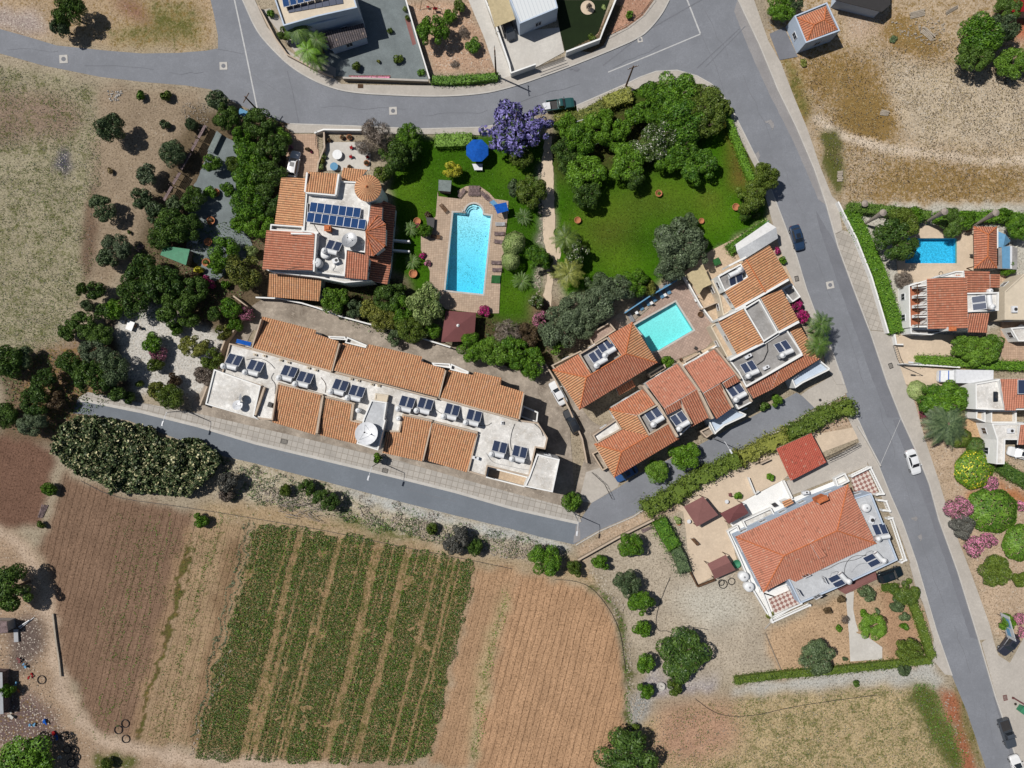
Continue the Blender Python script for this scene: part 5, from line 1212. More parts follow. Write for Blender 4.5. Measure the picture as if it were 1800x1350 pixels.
def quads_mesh(name,c,nrm,sx,sy,rs,bend=0.0):
    """a mesh of one small quad per centre c, facing nrm"""
    n = len(c); nrm = nrm/np.linalg.norm(nrm,axis=1)[:,None]
    a = rs.normal(size=(n,3)); a -= nrm*(a*nrm).sum(1)[:,None]; a /= np.linalg.norm(a,axis=1)[:,None]
    b = np.cross(nrm,a); sx = np.asarray(sx).reshape(-1,1)*np.ones((n,1)); sy = np.asarray(sy).reshape(-1,1)*np.ones((n,1))
    v = np.stack([c-a*sx,c+b*sy*.8-a*sx*.1,c+a*sx,c-b*sy*.8+a*sx*.1],1).reshape(-1,3)
    return v
def np_mesh(name,v,k=4):
    n = len(v)//k; me = bpy.data.meshes.new(name); me.vertices.add(len(v)); me.vertices.foreach_set('co',v.astype(np.float32).ravel())
    me.loops.add(n*k); me.loops.foreach_set('vertex_index',np.arange(n*k,dtype=np.int32)); me.polygons.add(n)
    me.polygons.foreach_set('loop_start',np.arange(0,n*k,k,dtype=np.int32)); me.polygons.foreach_set('loop_total',np.full(n,k,np.int32)); me.update(calc_edges=True)
    return me
def crown_mesh(seed,nc,nl,ls,asp=.55,flat=.75,spread=.70,cr=(.2,.36),twig=False):
    rs = np.random.RandomState(seed); C = []; N_ = []
    th = rs.rand(nc)*2*np.pi; rr = np.sqrt(rs.rand(nc))*spread; rr[:max(4,nc//4)] = spread*(.85+.25*rs.rand(max(4,nc//4)))
    zc = .18+.52*np.sqrt(np.clip(1-rr**2,0,1))*(.55+.45*rs.rand(nc)); cx,cy = rr*np.cos(th),rr*np.sin(th); r_ = rs.uniform(cr[0],cr[1],nc)
    pick = rs.choice(nc,nl,p=r_**2/(r_**2).sum())
    d = rs.normal(size=(nl,3)); d[:,2] = np.abs(d[:,2])*1.1-.45; d /= np.linalg.norm(d,axis=1)[:,None]
    rad = r_[pick]*(1-.28*rs.rand(nl)**2)
    c = np.stack([cx[pick],cy[pick],zc[pick]*1.0],1)+d*rad[:,None]*np.array([1,1,flat])
    nrm = d+rs.normal(size=(nl,3))*.45
    s = ls*rs.uniform(.6,1.25,nl)
    me = np_mesh('crown',quads_mesh('c',c,nrm,s,s*asp,rs)); return me
def ball_mesh(seed,nl,ls,zs=1.0,noise=.05):
    rs = np.random.RandomState(seed); d = rs.normal(size=(nl,3)); d[:,2] = np.abs(d[:,2])-.25; d /= np.linalg.norm(d,axis=1)[:,None]
    w = 1+noise*np.sin(d[:,0]*7+seed)*np.cos(d[:,1]*6+seed*2)
    c = d*(w*(.95-.12*rs.rand(nl)**2))[:,None]; c[:,2] = c[:,2]*.5*zs+.42
    return np_mesh('crown',quads_mesh('c',c,d+rs.normal(size=(nl,3))*.3,ls*rs.uniform(.6,1.2,nl),ls*.6,rs))
CM = {'big': [crown_mesh(s,38,11000,.05,spread=.76,cr=(.15,.36)) for s in (1,2,3,4,18,19)],'mid': [crown_mesh(s,20,4000,.08,cr=(.2,.42),spread=.66) for s in (5,6,7,20)],'small': [crown_mesh(s,9,750,.18,cr=(.3,.5),spread=.5) for s in (8,9,10)],
      'loose': [crown_mesh(s,20,1300,.10,cr=(.14,.26),spread=.82) for s in (11,12,13)],'ball': [ball_mesh(s,4200,.06) for s in (14,15)],'twig': [crown_mesh(s,22,2400,.16,asp=.10,cr=(.2,.4),spread=.7) for s in (16,17)]}
def trunk_mesh(seed):
    R = random.Random(seed); m = MB(); m.tube([(0,0,0),(.02,.01,.5),(.0,.03,1.0)],.10,8,.06)
    for k in range(4):
        a = k*1.6+R.random(); m.tube([(0,0,.75),(.25*math.cos(a),.25*math.sin(a),1.15),(.55*math.cos(a),.55*math.sin(a),1.6+.3*R.random())],.055,5,.02)
    me = bpy.data.meshes.new('trunk'); me.from_pydata(m.v,[],m.f); me.materials.append(M['bark']); return me
TM = [trunk_mesh(s) for s in (1,2,3)]
_vc = [0]
def tree(x,y,r,typ,label,h=None,form=None,cat='tree',name='tree',group=None,sq=None):
    """x, y: middle of the crown in survey px; r crown radius px; h height m"""
    k = _vc[0]; _vc[0] += 1; R = random.Random(k*13+5); rm = r*.1
    if form is None: form = 'big' if rm > 2.1 else ('mid' if rm > 1.1 else 'small')
    if h is None: h = rm*1.75+.4 if rm > 1.1 else rm*1.5+.2
    p = P(x,y,h*.65); t = thing(name,label,cat,(p.x,p.y,0),0,group)
    me = CM[form][R.randrange(len(CM[form]))]
    if not len(me.materials): me.materials.append(LM[typ])
    c = bpy.data.objects.new('crown' if cat == 'tree' else 'foliage',me); COL.objects.link(c); c.parent = t
    c.material_slots[0].link = 'OBJECT'; c.material_slots[0].material = LM[typ]
    low = cat != 'tree'
    zb = 0.0 if low else h*.22
    sq = sq or R.uniform(.9,1.12)
    c.location = (0,0,zb-(.05 if low else 0)); c.scale = (rm*sq,rm/sq,(h-zb)/.98); c.rotation_euler = (0,0,R.random()*6.28)
    tr = bpy.data.objects.new('trunk' if not low else 'stem',TM[R.randrange(3)]); COL.objects.link(tr); tr.parent = t
    tr.scale = (max(.9,rm*.7),max(.9,rm*.7),h*.5) if not low else (.5*rm,.5*rm,h*.3); tr.rotation_euler = (0,0,R.random()*6.28)
    return t
def bush(x,y,r,typ,label,h=None,form=None,group=None,cat='shrub'): return tree(x,y,r,typ,label,h,form,cat,'shrub',group)
def foliage_mass(poly,h,typ,name,label,cat,group=None,dens=34,ls=.15,z0=0.0,rough=.2,kind=None,lump=.6,nj=.6):
    """clipped or massed planting over a px outline: leaf faces on its top and flanks round a solid heart"""
    rs = np.random.RandomState(int(abs(poly[0][0])*7+abs(poly[0][1]))); w = ccw(PL(poly,h*.9)); xs = [q[0] for q in w]; ys = [q[1] for q in w]
    a = abs(area2(w))/2; n = int(a*dens*1.0); bx = (max(xs)-min(xs))*(max(ys)-min(ys))
    x = rs.uniform(min(xs),max(xs),int(n*bx/a)); y = rs.uniform(min(ys),max(ys),int(n*bx/a)); k = inpoly(x,y,w); x,y = x[k],y[k]
    # distance to the outline rounds the shoulders
    dm = np.full(x.shape,9.0)
    for i in range(len(w)):
        ax,ay = w[i]; bx_,by_ = w[(i+1) % len(w)]; L2 = (bx_-ax)**2+(by_-ay)**2; t = np.clip(((x-ax)*(bx_-ax)+(y-ay)*(by_-ay))/max(L2,1e-9),0,1)
        dm = np.minimum(dm,np.hypot(x-ax-t*(bx_-ax),y-ay-t*(by_-ay)))
    z = h*(.72+.28*np.clip(dm/(.22*h+.2),0,1)**.5)*(1+lump*(fbm(x*.9,y*.9,5)-.5)*1.8)+rs.normal(size=x.shape)*rough*.35
    c = np.stack([x,y,z+z0],1); nr = rs.normal(size=c.shape)*nj; nr[:,2] += .85
    for i in range(len(w)):
        ax,ay = w[i]; bx_,by_ = w[(i+1) % len(w)]; L = math.hypot(bx_-ax,by_-ay); m = int(L*h*dens*.7)
        if m < 1: continue
        t = rs.rand(m); o = np.array([(by_-ay)/L,-(bx_-ax)/L]); off = rs.normal(size=m)*rough
        cc = np.stack([ax+t*(bx_-ax)+o[0]*off,ay+t*(by_-ay)+o[1]*off,z0+rs.rand(m)*h*.9],1); nn = np.stack([np.full(m,o[0]),np.full(m,o[1]),np.full(m,.3)],1)+rs.normal(size=(m,3))*.4
        c = np.concatenate([c,cc]); nr = np.concatenate([nr,nn])
    o = np.array([w[0][0],w[0][1],0]); s = ls*rs.uniform(.6,1.3,len(c))
    v = quads_mesh('h',c-o,nr,s,s*.6,rs); me = np_mesh(name,v)
    bm = bmesh.new(); bm.from_mesh(me); q = inset(w,.12); vs0 = [bm.verts.new((x_-o[0],y_-o[1],z0)) for x_,y_ in q]; vs1 = [bm.verts.new((x_-o[0],y_-o[1],z0+h*.70)) for x_,y_ in q]
    for i in range(len(q)): j = (i+1) % len(q); bm.faces.new([vs0[i],vs0[j],vs1[j],vs1[i]])
    bm.faces.new(vs1); bm.to_mesh(me); bm.free()
    me.materials.append(LM[typ]); ob = bpy.data.objects.new(name,me); COL.objects.link(ob); ob.location = tuple(o); return tag(ob,label,cat,group,kind)
def hedge(pts,w,h,typ,label,group=None,**k):
    pts = smooth_line(pts,1) if len(pts) > 2 else pts
    return foliage_mass(band(pts,w),h,typ,'hedge',label,'hedge',group,**k)
def frond_crown(nf,L,droop,seed,leafl=.42,up=.5,nl=18):
    R = random.Random(seed); v = []
    for k in range(nf):
        a = 2*math.pi*k/nf+R.uniform(-.15,.15); el = R.uniform(-.1,1)*up; LL = L*R.uniform(.8,1.05); pts = []
        for i in range(9):
            s = i/8; pts.append(Vector((math.cos(a)*LL*s,math.sin(a)*LL*s,LL*(el*s-droop*s*s))))
        side = Vector((-math.sin(a),math.cos(a),0))
        for i in range(8): # rachis
            p,q = pts[i],pts[i+1]; w = side*(.035*L/2.5)*(1-i/9); v += [p-w,p+w,q+w*.8,q-w*.8]
        for i in range(nl):
            s = .1+.9*i/nl; j = min(7,int(s*8)); p = pts[j].lerp(pts[j+1],s*8-j); d = (pts[j+1]-pts[j]).normalized(); ll = leafl*L/2.5*math.sin(math.pi*(.18+.78*s))*1.3
            for sg in (-1,1):
                e = p+(d*.55+side*sg*.8).normalized()*ll+Vector((0,0,-ll*.25)); w = d*.05*L/2.5
                v += [p-w,p+w,e+w*.3,e-w*.3]
    return np_mesh('fronds',np.array([tuple(q) for q in v]))
FM = {}
def palm(x,y,r,typ,label,h,base=None,nf=22,droop=.45,seed=1,up=.45,trunk=.16,cat='palm',name='palm_tree',leafl=.42,group=None):
    p = P(x,y,h); b = p if base is None else P(*base); t = thing(name,label,cat,(b.x,b.y,0),0,group)
    me = frond_crown(nf,r*.1,droop,seed,leafl,up); me.materials.append(LM[typ]); c = bpy.data.objects.new('crown',me); COL.objects.link(c); c.parent = t; c.location = (p.x-b.x,p.y-b.y,h)
    m = MB(); n = 9; pr = [(trunk*(1.25-.35*i/n)*(1+.12*(i % 2)),h*i/n) for i in range(n+1)]
    for i in range(n):
        f0,f1 = i/n,(i+1)/n; m.tube([((p.x-b.x)*f0,(p.y-b.y)*f0,h*f0),((p.x-b.x)*f1,(p.y-b.y)*f1,h*f1+.02)],pr[i][0],9,pr[i][0]*.86)
    m.build('trunk',M['bark'],t,world=False); return t

# --- north west meadow and olive strip
OG = 'olive and dark trees along the western strip'
for a in [(118,18,27,'dark','tall dark tree cut by the top edge above the west road',6),(108,45,20,'olive','grey green tree in front of the dark one at the top west road bend',4.5),(190,222,25,'olive','tall lone olive with a long round shadow in the north west strip',6),
          (245,167,9,'green','small green bush nearest the west road verge'),(290,168,11,'moss','low green bush right of the small verge bush by the west road'),(288,218,10,'olive','little olive sapling between the lone olive and the slatted fence'),(334,218,13,'olive','young olive beside the top of the slatted fence'),
          (302,268,24,'olive','spreading olive leaning over the slatted fence'),(257,308,20,'grey','grey green olive left of the slatted fence'),(248,350,20,'olive','dark olive below the grey one in the north west strip'),(178,366,24,'olive','round dark olive at the meadow edge left of the garden'),
          (192,300,6,'straw','tiny yellowing weed clump in the middle of the strip'),(203,432,24,'grey','silvery olive upper half of the pair by the meadow edge'),(188,455,20,'olive','lower dark olive of the pair by the meadow edge'),(226,408,4,'dark','tiny dark weed tuft near the silvery olive'),
          (142,508,12,'dark','small round cypress bush leftmost in the meadow edge row'),(168,512,18,'dark','dark bush right of the small round one on the meadow edge'),(152,538,13,'olive','low dark bush below the meadow edge pair'),(182,548,18,'dark','dense dark bush under the meadow edge pair'),
          (118,582,18,'dark','dark bush at the left end of the lower meadow edge'),(145,572,24,'dark','wide dark tree at the lower meadow edge'),(175,590,22,'dark','deep green tree hanging over the west pebble garden edge')]:
    (tree if a[2] > 13 else bush)(*a[:5],*(a[5:] or ()),group=OG)
WG = 'dense trees of the west garden'
for a in [(384,176,20,'olive','grey green tree on the corner of the west road'),(395,203,24,'dark','dark tree just inside the west road corner'),(455,215,26,'dark','darkest tall tree at the head of the west garden'),(497,240,17,'bright','bright green tree right beside the pink driveway'),(425,240,20,'green','mid green tree above the gravel garden'),
          (475,262,28,'dark','dark tree left of the parked white car'),(440,275,28,'green','broad green tree over the top of the gravel garden'),(472,312,30,'dark','wide dark tree touching the villa west roof'),(435,315,27,'green','leafy tree at the middle of the gravel garden east side'),(410,290,16,'moss','small tree reaching into the upper gravel garden'),
          (470,355,26,'dark','dark tree against the villa west roof edge'),(435,360,30,'green','large green tree right of the potted gravel garden'),(455,395,24,'green','green tree above the salmon villa roof corner'),(422,395,18,'green','tree hanging over the lower gravel garden'),(400,332,13,'green','small tree by the wheel pots of the gravel garden'),
          (372,288,17,'bright','fresh green tree at the fence end of the gravel garden'),(335,350,22,'dark','dark tree above the left gravel edge'),(310,362,20,'olive','olive tree under the slatted fence'),(272,372,20,'olive','olive tree at the left of the dark grove'),(300,395,30,'dark','big dark tree above the green shed'),(330,398,24,'dark','second dark tree above the green shed, right side'),
          (282,418,22,'dark','dark tree at the left side of the green shed'),(392,442,26,'green','fine leaved green tree right of the lower pots'),(380,470,14,'green','small tree beneath the fine leaved one'),(428,474,33,'gold','yellow speckled tree against the salmon villa roof'),(440,440,12,'lime','pale bush between yellow speckled tree and gravel'),
          (245,480,32,'dark','large dark tree below left of the green shed'),(285,500,34,'dark','largest dark tree under the green shed'),(232,525,30,'dark','dark tree on the north edge of the pebble garden'),(312,530,28,'dark','dark tree with its foot in the pebble garden shade'),(340,510,24,'dark','dark tree in the deepest shade of the west garden'),(202,545,18,'green','green tree between meadow edge and pebble garden'),
          (293,556,20,'dark','dark tree overhanging the pebble garden bench path'),(330,562,18,'dark','low dark tree in the shade of the west garden south side'),(403,542,20,'green','round green tree left of the pink flowering shrub'),(375,552,14,'dark','small dark tree left of the round green one'),(348,474,9,'yellow','small yellowish shrub right of the green shed')]:
    (tree if a[2] > 12 else bush)(a[0],a[1],a[2]*1.04,*a[3:],group=WG)
for a in [(340,488,13,'bronze','reddish brown shrub below the green shed'),(365,496,13,'magenta','magenta bougainvillea among the west garden shade'),(432,550,15,'pink','pink flowering shrub at the corner of the long row yard'),(395,500,9,'green','tiny green shrub above the curved garden path'),(275,622,15,'pink','pink oleander in the pebble garden bed'),
          (268,603,19,'green','leafy shrub with small palm tuft in the pebble garden bed'),(272,640,15,'moss','mossy shrub at the bottom of the pebble garden bed'),(308,578,13,'bright','bright little shrub on the pebble garden edge'),(340,608,24,'gold','golden green shrub group in the pebble garden middle'),(372,633,21,'moss','dense olive shrub beside the terraced row west wall'),
          (358,660,19,'dry','thin brownish shrub below the dense olive one'),(392,585,16,'gold','spiky yellow green shrub near the blue sheeting'),(412,570,14,'green','green shrub above the blue sheeting corner'),(300,698,24,'moss','round mossy shrub beside the lane pavement'),(275,685,18,'gold','yellow tinted shrub left of the round mossy one'),(305,668,14,'bronze','bronze shrub at the pebble garden foot'),(245,676,8,'moss','little shrub at the pebble garden left foot'),
          (10,640,30,'dark','dark bush cut by the left edge of the photo'),(40,630,20,'olive','greyish bush right of the left edge bush'),(120,640,22,'dark','dark bush in the thicket above the cactus'),(165,620,26,'grey','silvery dark tree at the head of the thicket'),(160,665,32,'dark','large dark tree in the thicket above the lane end'),
          (200,650,28,'olive','olive toned tree on the pebble garden left edge'),(205,690,18,'dark','dark tree over the end of the lane pavement'),(75,672,24,'dark','dark bush at the brown field corner thicket'),(55,745,24,'grey','silvery bush left of the cactus thicket'),(60,705,26,'dark','dark bush above the silvery one by the cactus'),
          (8,730,24,'dark','dark bush at the left edge above the brown field'),(100,705,18,'bronze','rusty brown shrub near the lane end'),(225,700,12,'dark','small dark bush on the lane pavement corner'),(85,860,14,'bright','small bright tree between the two brown fields',2.6),(72,922,8,'moss','tiny tuft beside the scrap heap of the brown field'),
          (352,915,15,'green','lone green sapling at the head of the vegetable rows',2.4),(20,1035,42,'dark','huge dark tree at the left edge above the dump',7),(40,1345,52,'green','large green tree at the bottom left corner',6),(12,1215,14,'green','green bush in the middle of the dump'),(185,1345,12,'moss','weedy clump on the dirt track bend')]:
    (tree if a[2] > 17 else bush)(*a)
# prickly pear thicket beside the lane
def cactus_thicket(poly,n,label):
    rs = np.random.RandomState(3); w = ccw(PL(poly,1.6)); xs = [q[0] for q in w]; ys = [q[1] for q in w]; x = rs.uniform(min(xs),max(xs),n*3); y = rs.uniform(min(ys),max(ys),n*3); k = inpoly(x,y,w); x,y = x[k],y[k]; m = len(x)
    z = .35+2.9*fbm(x*.8,y*.8,8)**1.3+rs.rand(m)**2*.8; nr = rs.normal(size=(m,3)); nr[:,2] = np.abs(nr[:,2])*.7+.25; nr /= np.linalg.norm(nr,axis=1)[:,None]
    a = rs.normal(size=(m,3)); a -= nr*(a*nr).sum(1)[:,None]; a /= np.linalg.norm(a,axis=1)[:,None]; b = np.cross(nr,a); s = rs.uniform(.11,.24,m)[:,None]; c = np.stack([x-w[0][0],y-w[0][1],z],1)
    v = np.stack([c+(a*math.cos(t)*1.25+b*math.sin(t)*.8)*s for t in np.arange(8)*math.pi/4],1).reshape(-1,3); me = np_mesh('prickly_pear',v,8); bm = bmesh.new(); bm.from_mesh(me); q = inset(w,.5); vs0 = [bm.verts.new((p[0]-w[0][0],p[1]-w[0][1],0)) for p in q]; vs1 = [bm.verts.new((p[0]-w[0][0],p[1]-w[0][1],.8)) for p in q]
    for i in range(len(q)): j = (i+1) % len(q); bm.faces.new([vs0[i],vs0[j],vs1[j],vs1[i]])
    bm.faces.new(vs1); bm.to_mesh(me); bm.free(); me.materials.append(LM['cactus']); o = bpy.data.objects.new('prickly_pear',me); COL.objects.link(o); o.location = (w[0][0],w[0][1],0); tag(o,label,'cactus')
cactus_thicket(refine([(128,734),(150,730),(185,734),(225,745),(268,748),(272,765),(310,772),(345,772),(382,795),(390,812),(375,835),(355,855),(330,875),(300,868),(250,868),(205,866),(180,850),(145,838),(115,815),(92,795),(98,765)],3,2),15000,'huge prickly pear thicket between the lane and the brown field')
for a in [(540,858,16,'dark','dark bush on the rubble verge left of the dead branches'),(572,880,22,'dark','dark bush beside the bleached dead branches'),(500,862,12,'moss','small green scrub on the verge west of the dark pair'),(400,845,20,'ashy','ashy scrub right of the cactus thicket'),(395,870,14,'dry','dead twiggy scrub below the cactus thicket end'),(800,950,24,'ashy','dark thorny scrub on the rubble verge'),(835,962,16,'dark','low dark scrub at the right end of the rubble verge'),
          (760,930,12,'moss','small green scrub on the rubble verge middle'),(958,984,29,'green','round tree below the lane junction',4.5),(1010,1000,15,'moss','low bush right of the round junction tree'),(1056,990,16,'green','small bush on the dry yard corner'),(1110,961,23,'green','round citrus tree in the dry yard'),(1102,1028,24,'olive','grey olive tree on the field boundary'),(1128,1062,24,'green','green tree touching the grey olive'),(1130,1106,17,'green','small flat green tree below the olive pair'),
          (1136,1168,19,'green','green tree left of the big fig tree'),(1205,1153,47,'dark','big glossy fig tree alone in the dry yard',4.6),(1136,1215,16,'green','little round tree left of the white basin'),(1187,1211,15,'moss','little round tree right of the white basin'),(1118,1277,8,'moss','tiny bush on the rubble strip'),(1102,1335,52,'dark','large dome tree cut by the bottom edge',6),(1438,1158,31,'olive','grey green tree on the lower hedge',4)]:
    (tree if a[2] > 17 else bush)(*a)
dd = MB(); R1 = random.Random(5)
for k in range(26):
    p = P(490+R1.random()*70,878+R1.random()*28,0); a = R1.uniform(-.6,.5); L = R1.uniform(1,3.4); q = [p+Vector((math.cos(a)*L*s,math.sin(a)*L*s+.25*math.sin(s*5+k),.35+.5*math.sin(3*s))) for s in (0,.35,.7,1)]; dd.tube(q,.06,4,.015)
    dd.tube([q[2],q[2]+Vector((math.cos(a+.8)*.9,math.sin(a+.8)*.9,.1))],.03,4,.01)
dd.top('dead_branches',M['deadwood'],'bleached dead branches lying on the rubble verge','branches')
dd = MB()
for k in range(16):
    p = P(385+R1.random()*20,838+R1.random()*30,0); a = R1.uniform(-2,1.5); L = R1.uniform(1,2.5); dd.tube([p+Vector((math.cos(a)*L*s,math.sin(a)*L*s,1.2+.5*math.sin(3*s))) for s in (0,.5,1)],.05,4,.015)
dd.top('dead_branches',M['deadwood'],'bare pale branches sticking out beside the cactus thicket','branches')
# --- villa garden, south side
for a in [(587,525,25,'bright','bright green citrus beside the villa lower roof'),(625,545,18,'olive','olive green tree right of the bright citrus'),(650,545,20,'gold','yellow green tree south of the villa'),(680,525,25,'dark','dark leafy tree at the villa south east corner'),(700,510,16,'dark','small dark tree beside the villa corner path'),(672,560,24,'gold','golden tree on the row yard wall'),(705,545,24,'green','green tree between golden and variegated trees'),(745,532,34,'lime','pale variegated tree left of the pool deck end'),
          (720,580,26,'moss','mossy tree leaning over the row yard wall'),(760,582,16,'green','small tree against the maroon pergola'),(695,592,16,'olive','thin olive tree above the row yard'),(662,240,30,'dry','leafless brown tree beside the road and villa terrace'),(640,258,16,'dry','leafless brown shrub over the white terrace corner'),(718,240,24,'green','green tree right of the leafless brown tree'),(690,275,30,'dark','dark tree below the leafless brown tree'),(725,268,18,'dark','dark tree beside the lawn hedge'),(672,305,17,'moss','mossy bush near the villa turret'),
          (795,300,17,'yellow','golden yellow shrub above the pool shed'),(902,226,50,'jacaranda','big jacaranda in violet bloom over the road kerb',7.5),(948,215,30,'jacaranda','right lobe jacaranda with violet bloom near the green pickup',6.5),(910,258,20,'olive','grey green bush under the jacaranda'),(935,335,28,'moss','soft green tree beside the garden path'),(908,330,18,'olive','grey tree right of the pool umbrella lawn'),(915,270,24,'moss','mossy tree under the jacaranda'),
          (903,428,22,'lime','round pale clipped shrub beside the pool loungers'),(898,457,18,'lime','second pale clipped shrub just below the round one'),(945,455,24,'green','deep green shrub left of the garden path bend'),(745,405,14,'green','green shrub with terracotta pot left of the pool'),(960,460,14,'dark','small dark shrub on the path edge')]:
    f = 'twig' if a[3] == 'dry' else ('ball' if 'clipped' in a[4] else ('loose' if a[3] == 'jacaranda' else None)); (tree if a[2] > 15 else bush)(*a[:5],*(a[5:] or (None,)),f)
for a in [(903,228,46,'jacaranda','inner blossom mass of the big jacaranda over the kerb',6.6)]: tree(*a[:5],a[5],'mid')
# --- grove at the right end of the row and between the gardens
for a in [(830,610,26,'green','green tree right of the maroon pergola'),(868,618,28,'bright','bright tree over the row yard wall'),(905,620,30,'green','leafy tree in the middle of the yard grove'),(935,638,26,'green','green tree nearest the silver parked car'),(890,585,26,'dry','brown thinning tree right of the pergola'),(925,590,22,'bronze','bronze shrub below the pink oleanders'),(950,560,16,'pink','pink oleander right of the palm lawn'),(945,530,14,'white','white flowering shrub by the path foot'),(960,585,14,'white','whitish flowering shrub left of the silver trees'),
          (985,575,38,'grey','largest silver grey tree left of the hip roofed house',6.5),(1010,545,30,'grey','silver tree in the middle of the grey grove',6),(1050,535,34,'grey','silver tree nearest the sunny pool yard wall',6.5),(1085,510,28,'grey','upper silver tree beside the lawn',6),(1045,500,24,'olive','olive tree at the top of the grey grove'),(1025,575,24,'grey','silver tree above the sunken heater deck',5),(980,605,20,'bright','yellow green tree at the foot of the silver grove'),(1115,498,26,'green','green tree on the lawn edge above the pool yard'),(1140,505,16,'gold','golden shrub by the pool yard wall'),
          (1195,425,42,'grey','great silver grey tree above the pool yard, upper crown',7),(1225,445,28,'grey','right crown of the silver trees above the pool yard',6),(1178,465,30,'grey','lower crown of the silver trees above the pool yard',6),(1205,400,26,'olive','top crown of the silver trees on the lawn'),(1015,440,26,'white','white flowering tree on the lawn edge'),(990,410,16,'green','green bush around the upper garden pot')]:
    (tree if a[2] > 17 else bush)(*a[:5],*(a[5:] or (None,)),'twig' if a[3] == 'dry' else None)
# --- north lawn grove
NG = 'trees around the north lawn'
for a in [(1188,165,42,'green','broad tree behind the corner pavement of the lawn',5),(1145,172,28,'green','green tree left of the broad corner tree'),(1235,180,36,'moss','tree at the bend of the corner pavement',5),(1120,200,20,'green','small green tree under the golden hedge end'),(1200,215,40,'green','dense tree in the middle of the lawn grove',6),(1242,215,30,'moss','tree on the right of the lawn grove',5),(1160,240,30,'white','pale leafed shrub tree of the lawn grove'),(1140,255,32,'white','glossy pale leafed tree at the lawn grove front',5),
          (1195,260,32,'green','dark green tree at the lawn grove front',5),(1230,292,33,'green','round tree standing forward on the lawn',4.5),(1020,245,28,'green','tree beneath the white line frame'),(1050,225,26,'green','tree filling the white line frame'),(995,220,22,'green','tree between path and white line frame'),(990,260,22,'dark','dark tree right of the jacaranda path'),(1030,305,36,'green','wide tree on the upper lawn near the path',5),(1030,340,26,'dark','lower dark tree on the lawn near the path'),(1100,285,34,'green','tree in the upper middle of the lawn',5),
          (1110,310,24,'dark','small dark tree on the lawn front middle'),(1262,220,15,'yellow','yellow green shrub on the right lawn border'),(1065,205,16,'green','little tree behind the white line frame'),(1318,345,30,'moss','tree over the pot at the lawn east corner',5),(1345,310,24,'moss','tree leaning over the road at the lawn east corner',6),(1310,375,14,'dark','small dark shrub under the east corner tree'),(1160,200,26,'green','tree filling the back of the lawn grove'),(1080,245,20,'green','tree between the white line frame and the pale shrub tree'),(1000,285,22,'dark','dark tree between garden path and wide lawn tree'),(1095,225,20,'green','leafy tree behind the pale shrub tree'),(1170,285,20,'green','small dark green tree filling the lawn grove front'),(1275,190,16,'moss','small tree close to the corner kerb')]:
    (tree if a[2] > 14 else bush)(*a,group=NG)
# --- top edge gardens
for a in [(762,52,28,'green','round tree in the dirt plot at the top'),(790,28,13,'green','small tree above right of the round dirt plot tree',2),(806,12,14,'moss','little tree at the top edge of the dirt plot',2),(815,55,11,'dry','dry shrub in the dirt plot',1),(832,80,15,'green','young tree at the right of the dirt plot',2),(800,112,8,'dry','withered sprig near the plot hedge',.6),(685,53,6,'moss','small round clipped bush on the blue gravel',1),(700,104,10,'moss','clustered clipped bush on a brown disc',1.3),(665,108,4,'gold','tiny clipped bush on the blue gravel',.7),(625,115,9,'moss','leaning bush at the gravel garden path',1.6),
          (740,126,8,'green','small plant in the gravel garden corner',.8),(500,60,14,'moss','bush behind the corner pavement wall'),(475,22,8,'green','small bush beside the white modern house'),(712,15,5,'lime','pale tuft at the gravel garden edge'),(716,30,5,'moss','dark tuft at the gravel garden edge'),(1106,25,8,'green','small bush in the reddish corner plot',1.2),(1040,65,8,'moss','grey bush in the dark lawn border',.9),(1062,12,5,'lime','small agave in the dark lawn border',.5),(1036,10,5,'dry','bare young tree on its round soil disc',2),
          (1375,12,24,'green','tree above the little orange roofed hut',4),(1395,2,16,'olive','olive at the top edge above the hut',4),(1728,60,38,'green','large green tree of the top right clump',6.5),(1715,95,30,'dark','dark lower tree of the top right clump',6),(1762,50,28,'olive','olive toned tree of the top right clump',6),(1785,110,30,'bright','bright tree at the right edge of the clump',4),(1775,10,24,'dark','tree at the top right beside the red roof',4),(1412,110,8,'gold','yellowish weed bush below the hut',.6),(1570,68,8,'olive','lone weed bush in the dry plot',.5)]:
    (tree if a[2] > 13 else bush)(*a[:5],*(a[5:] or (None,)),'twig' if a[3] == 'dry' else None)
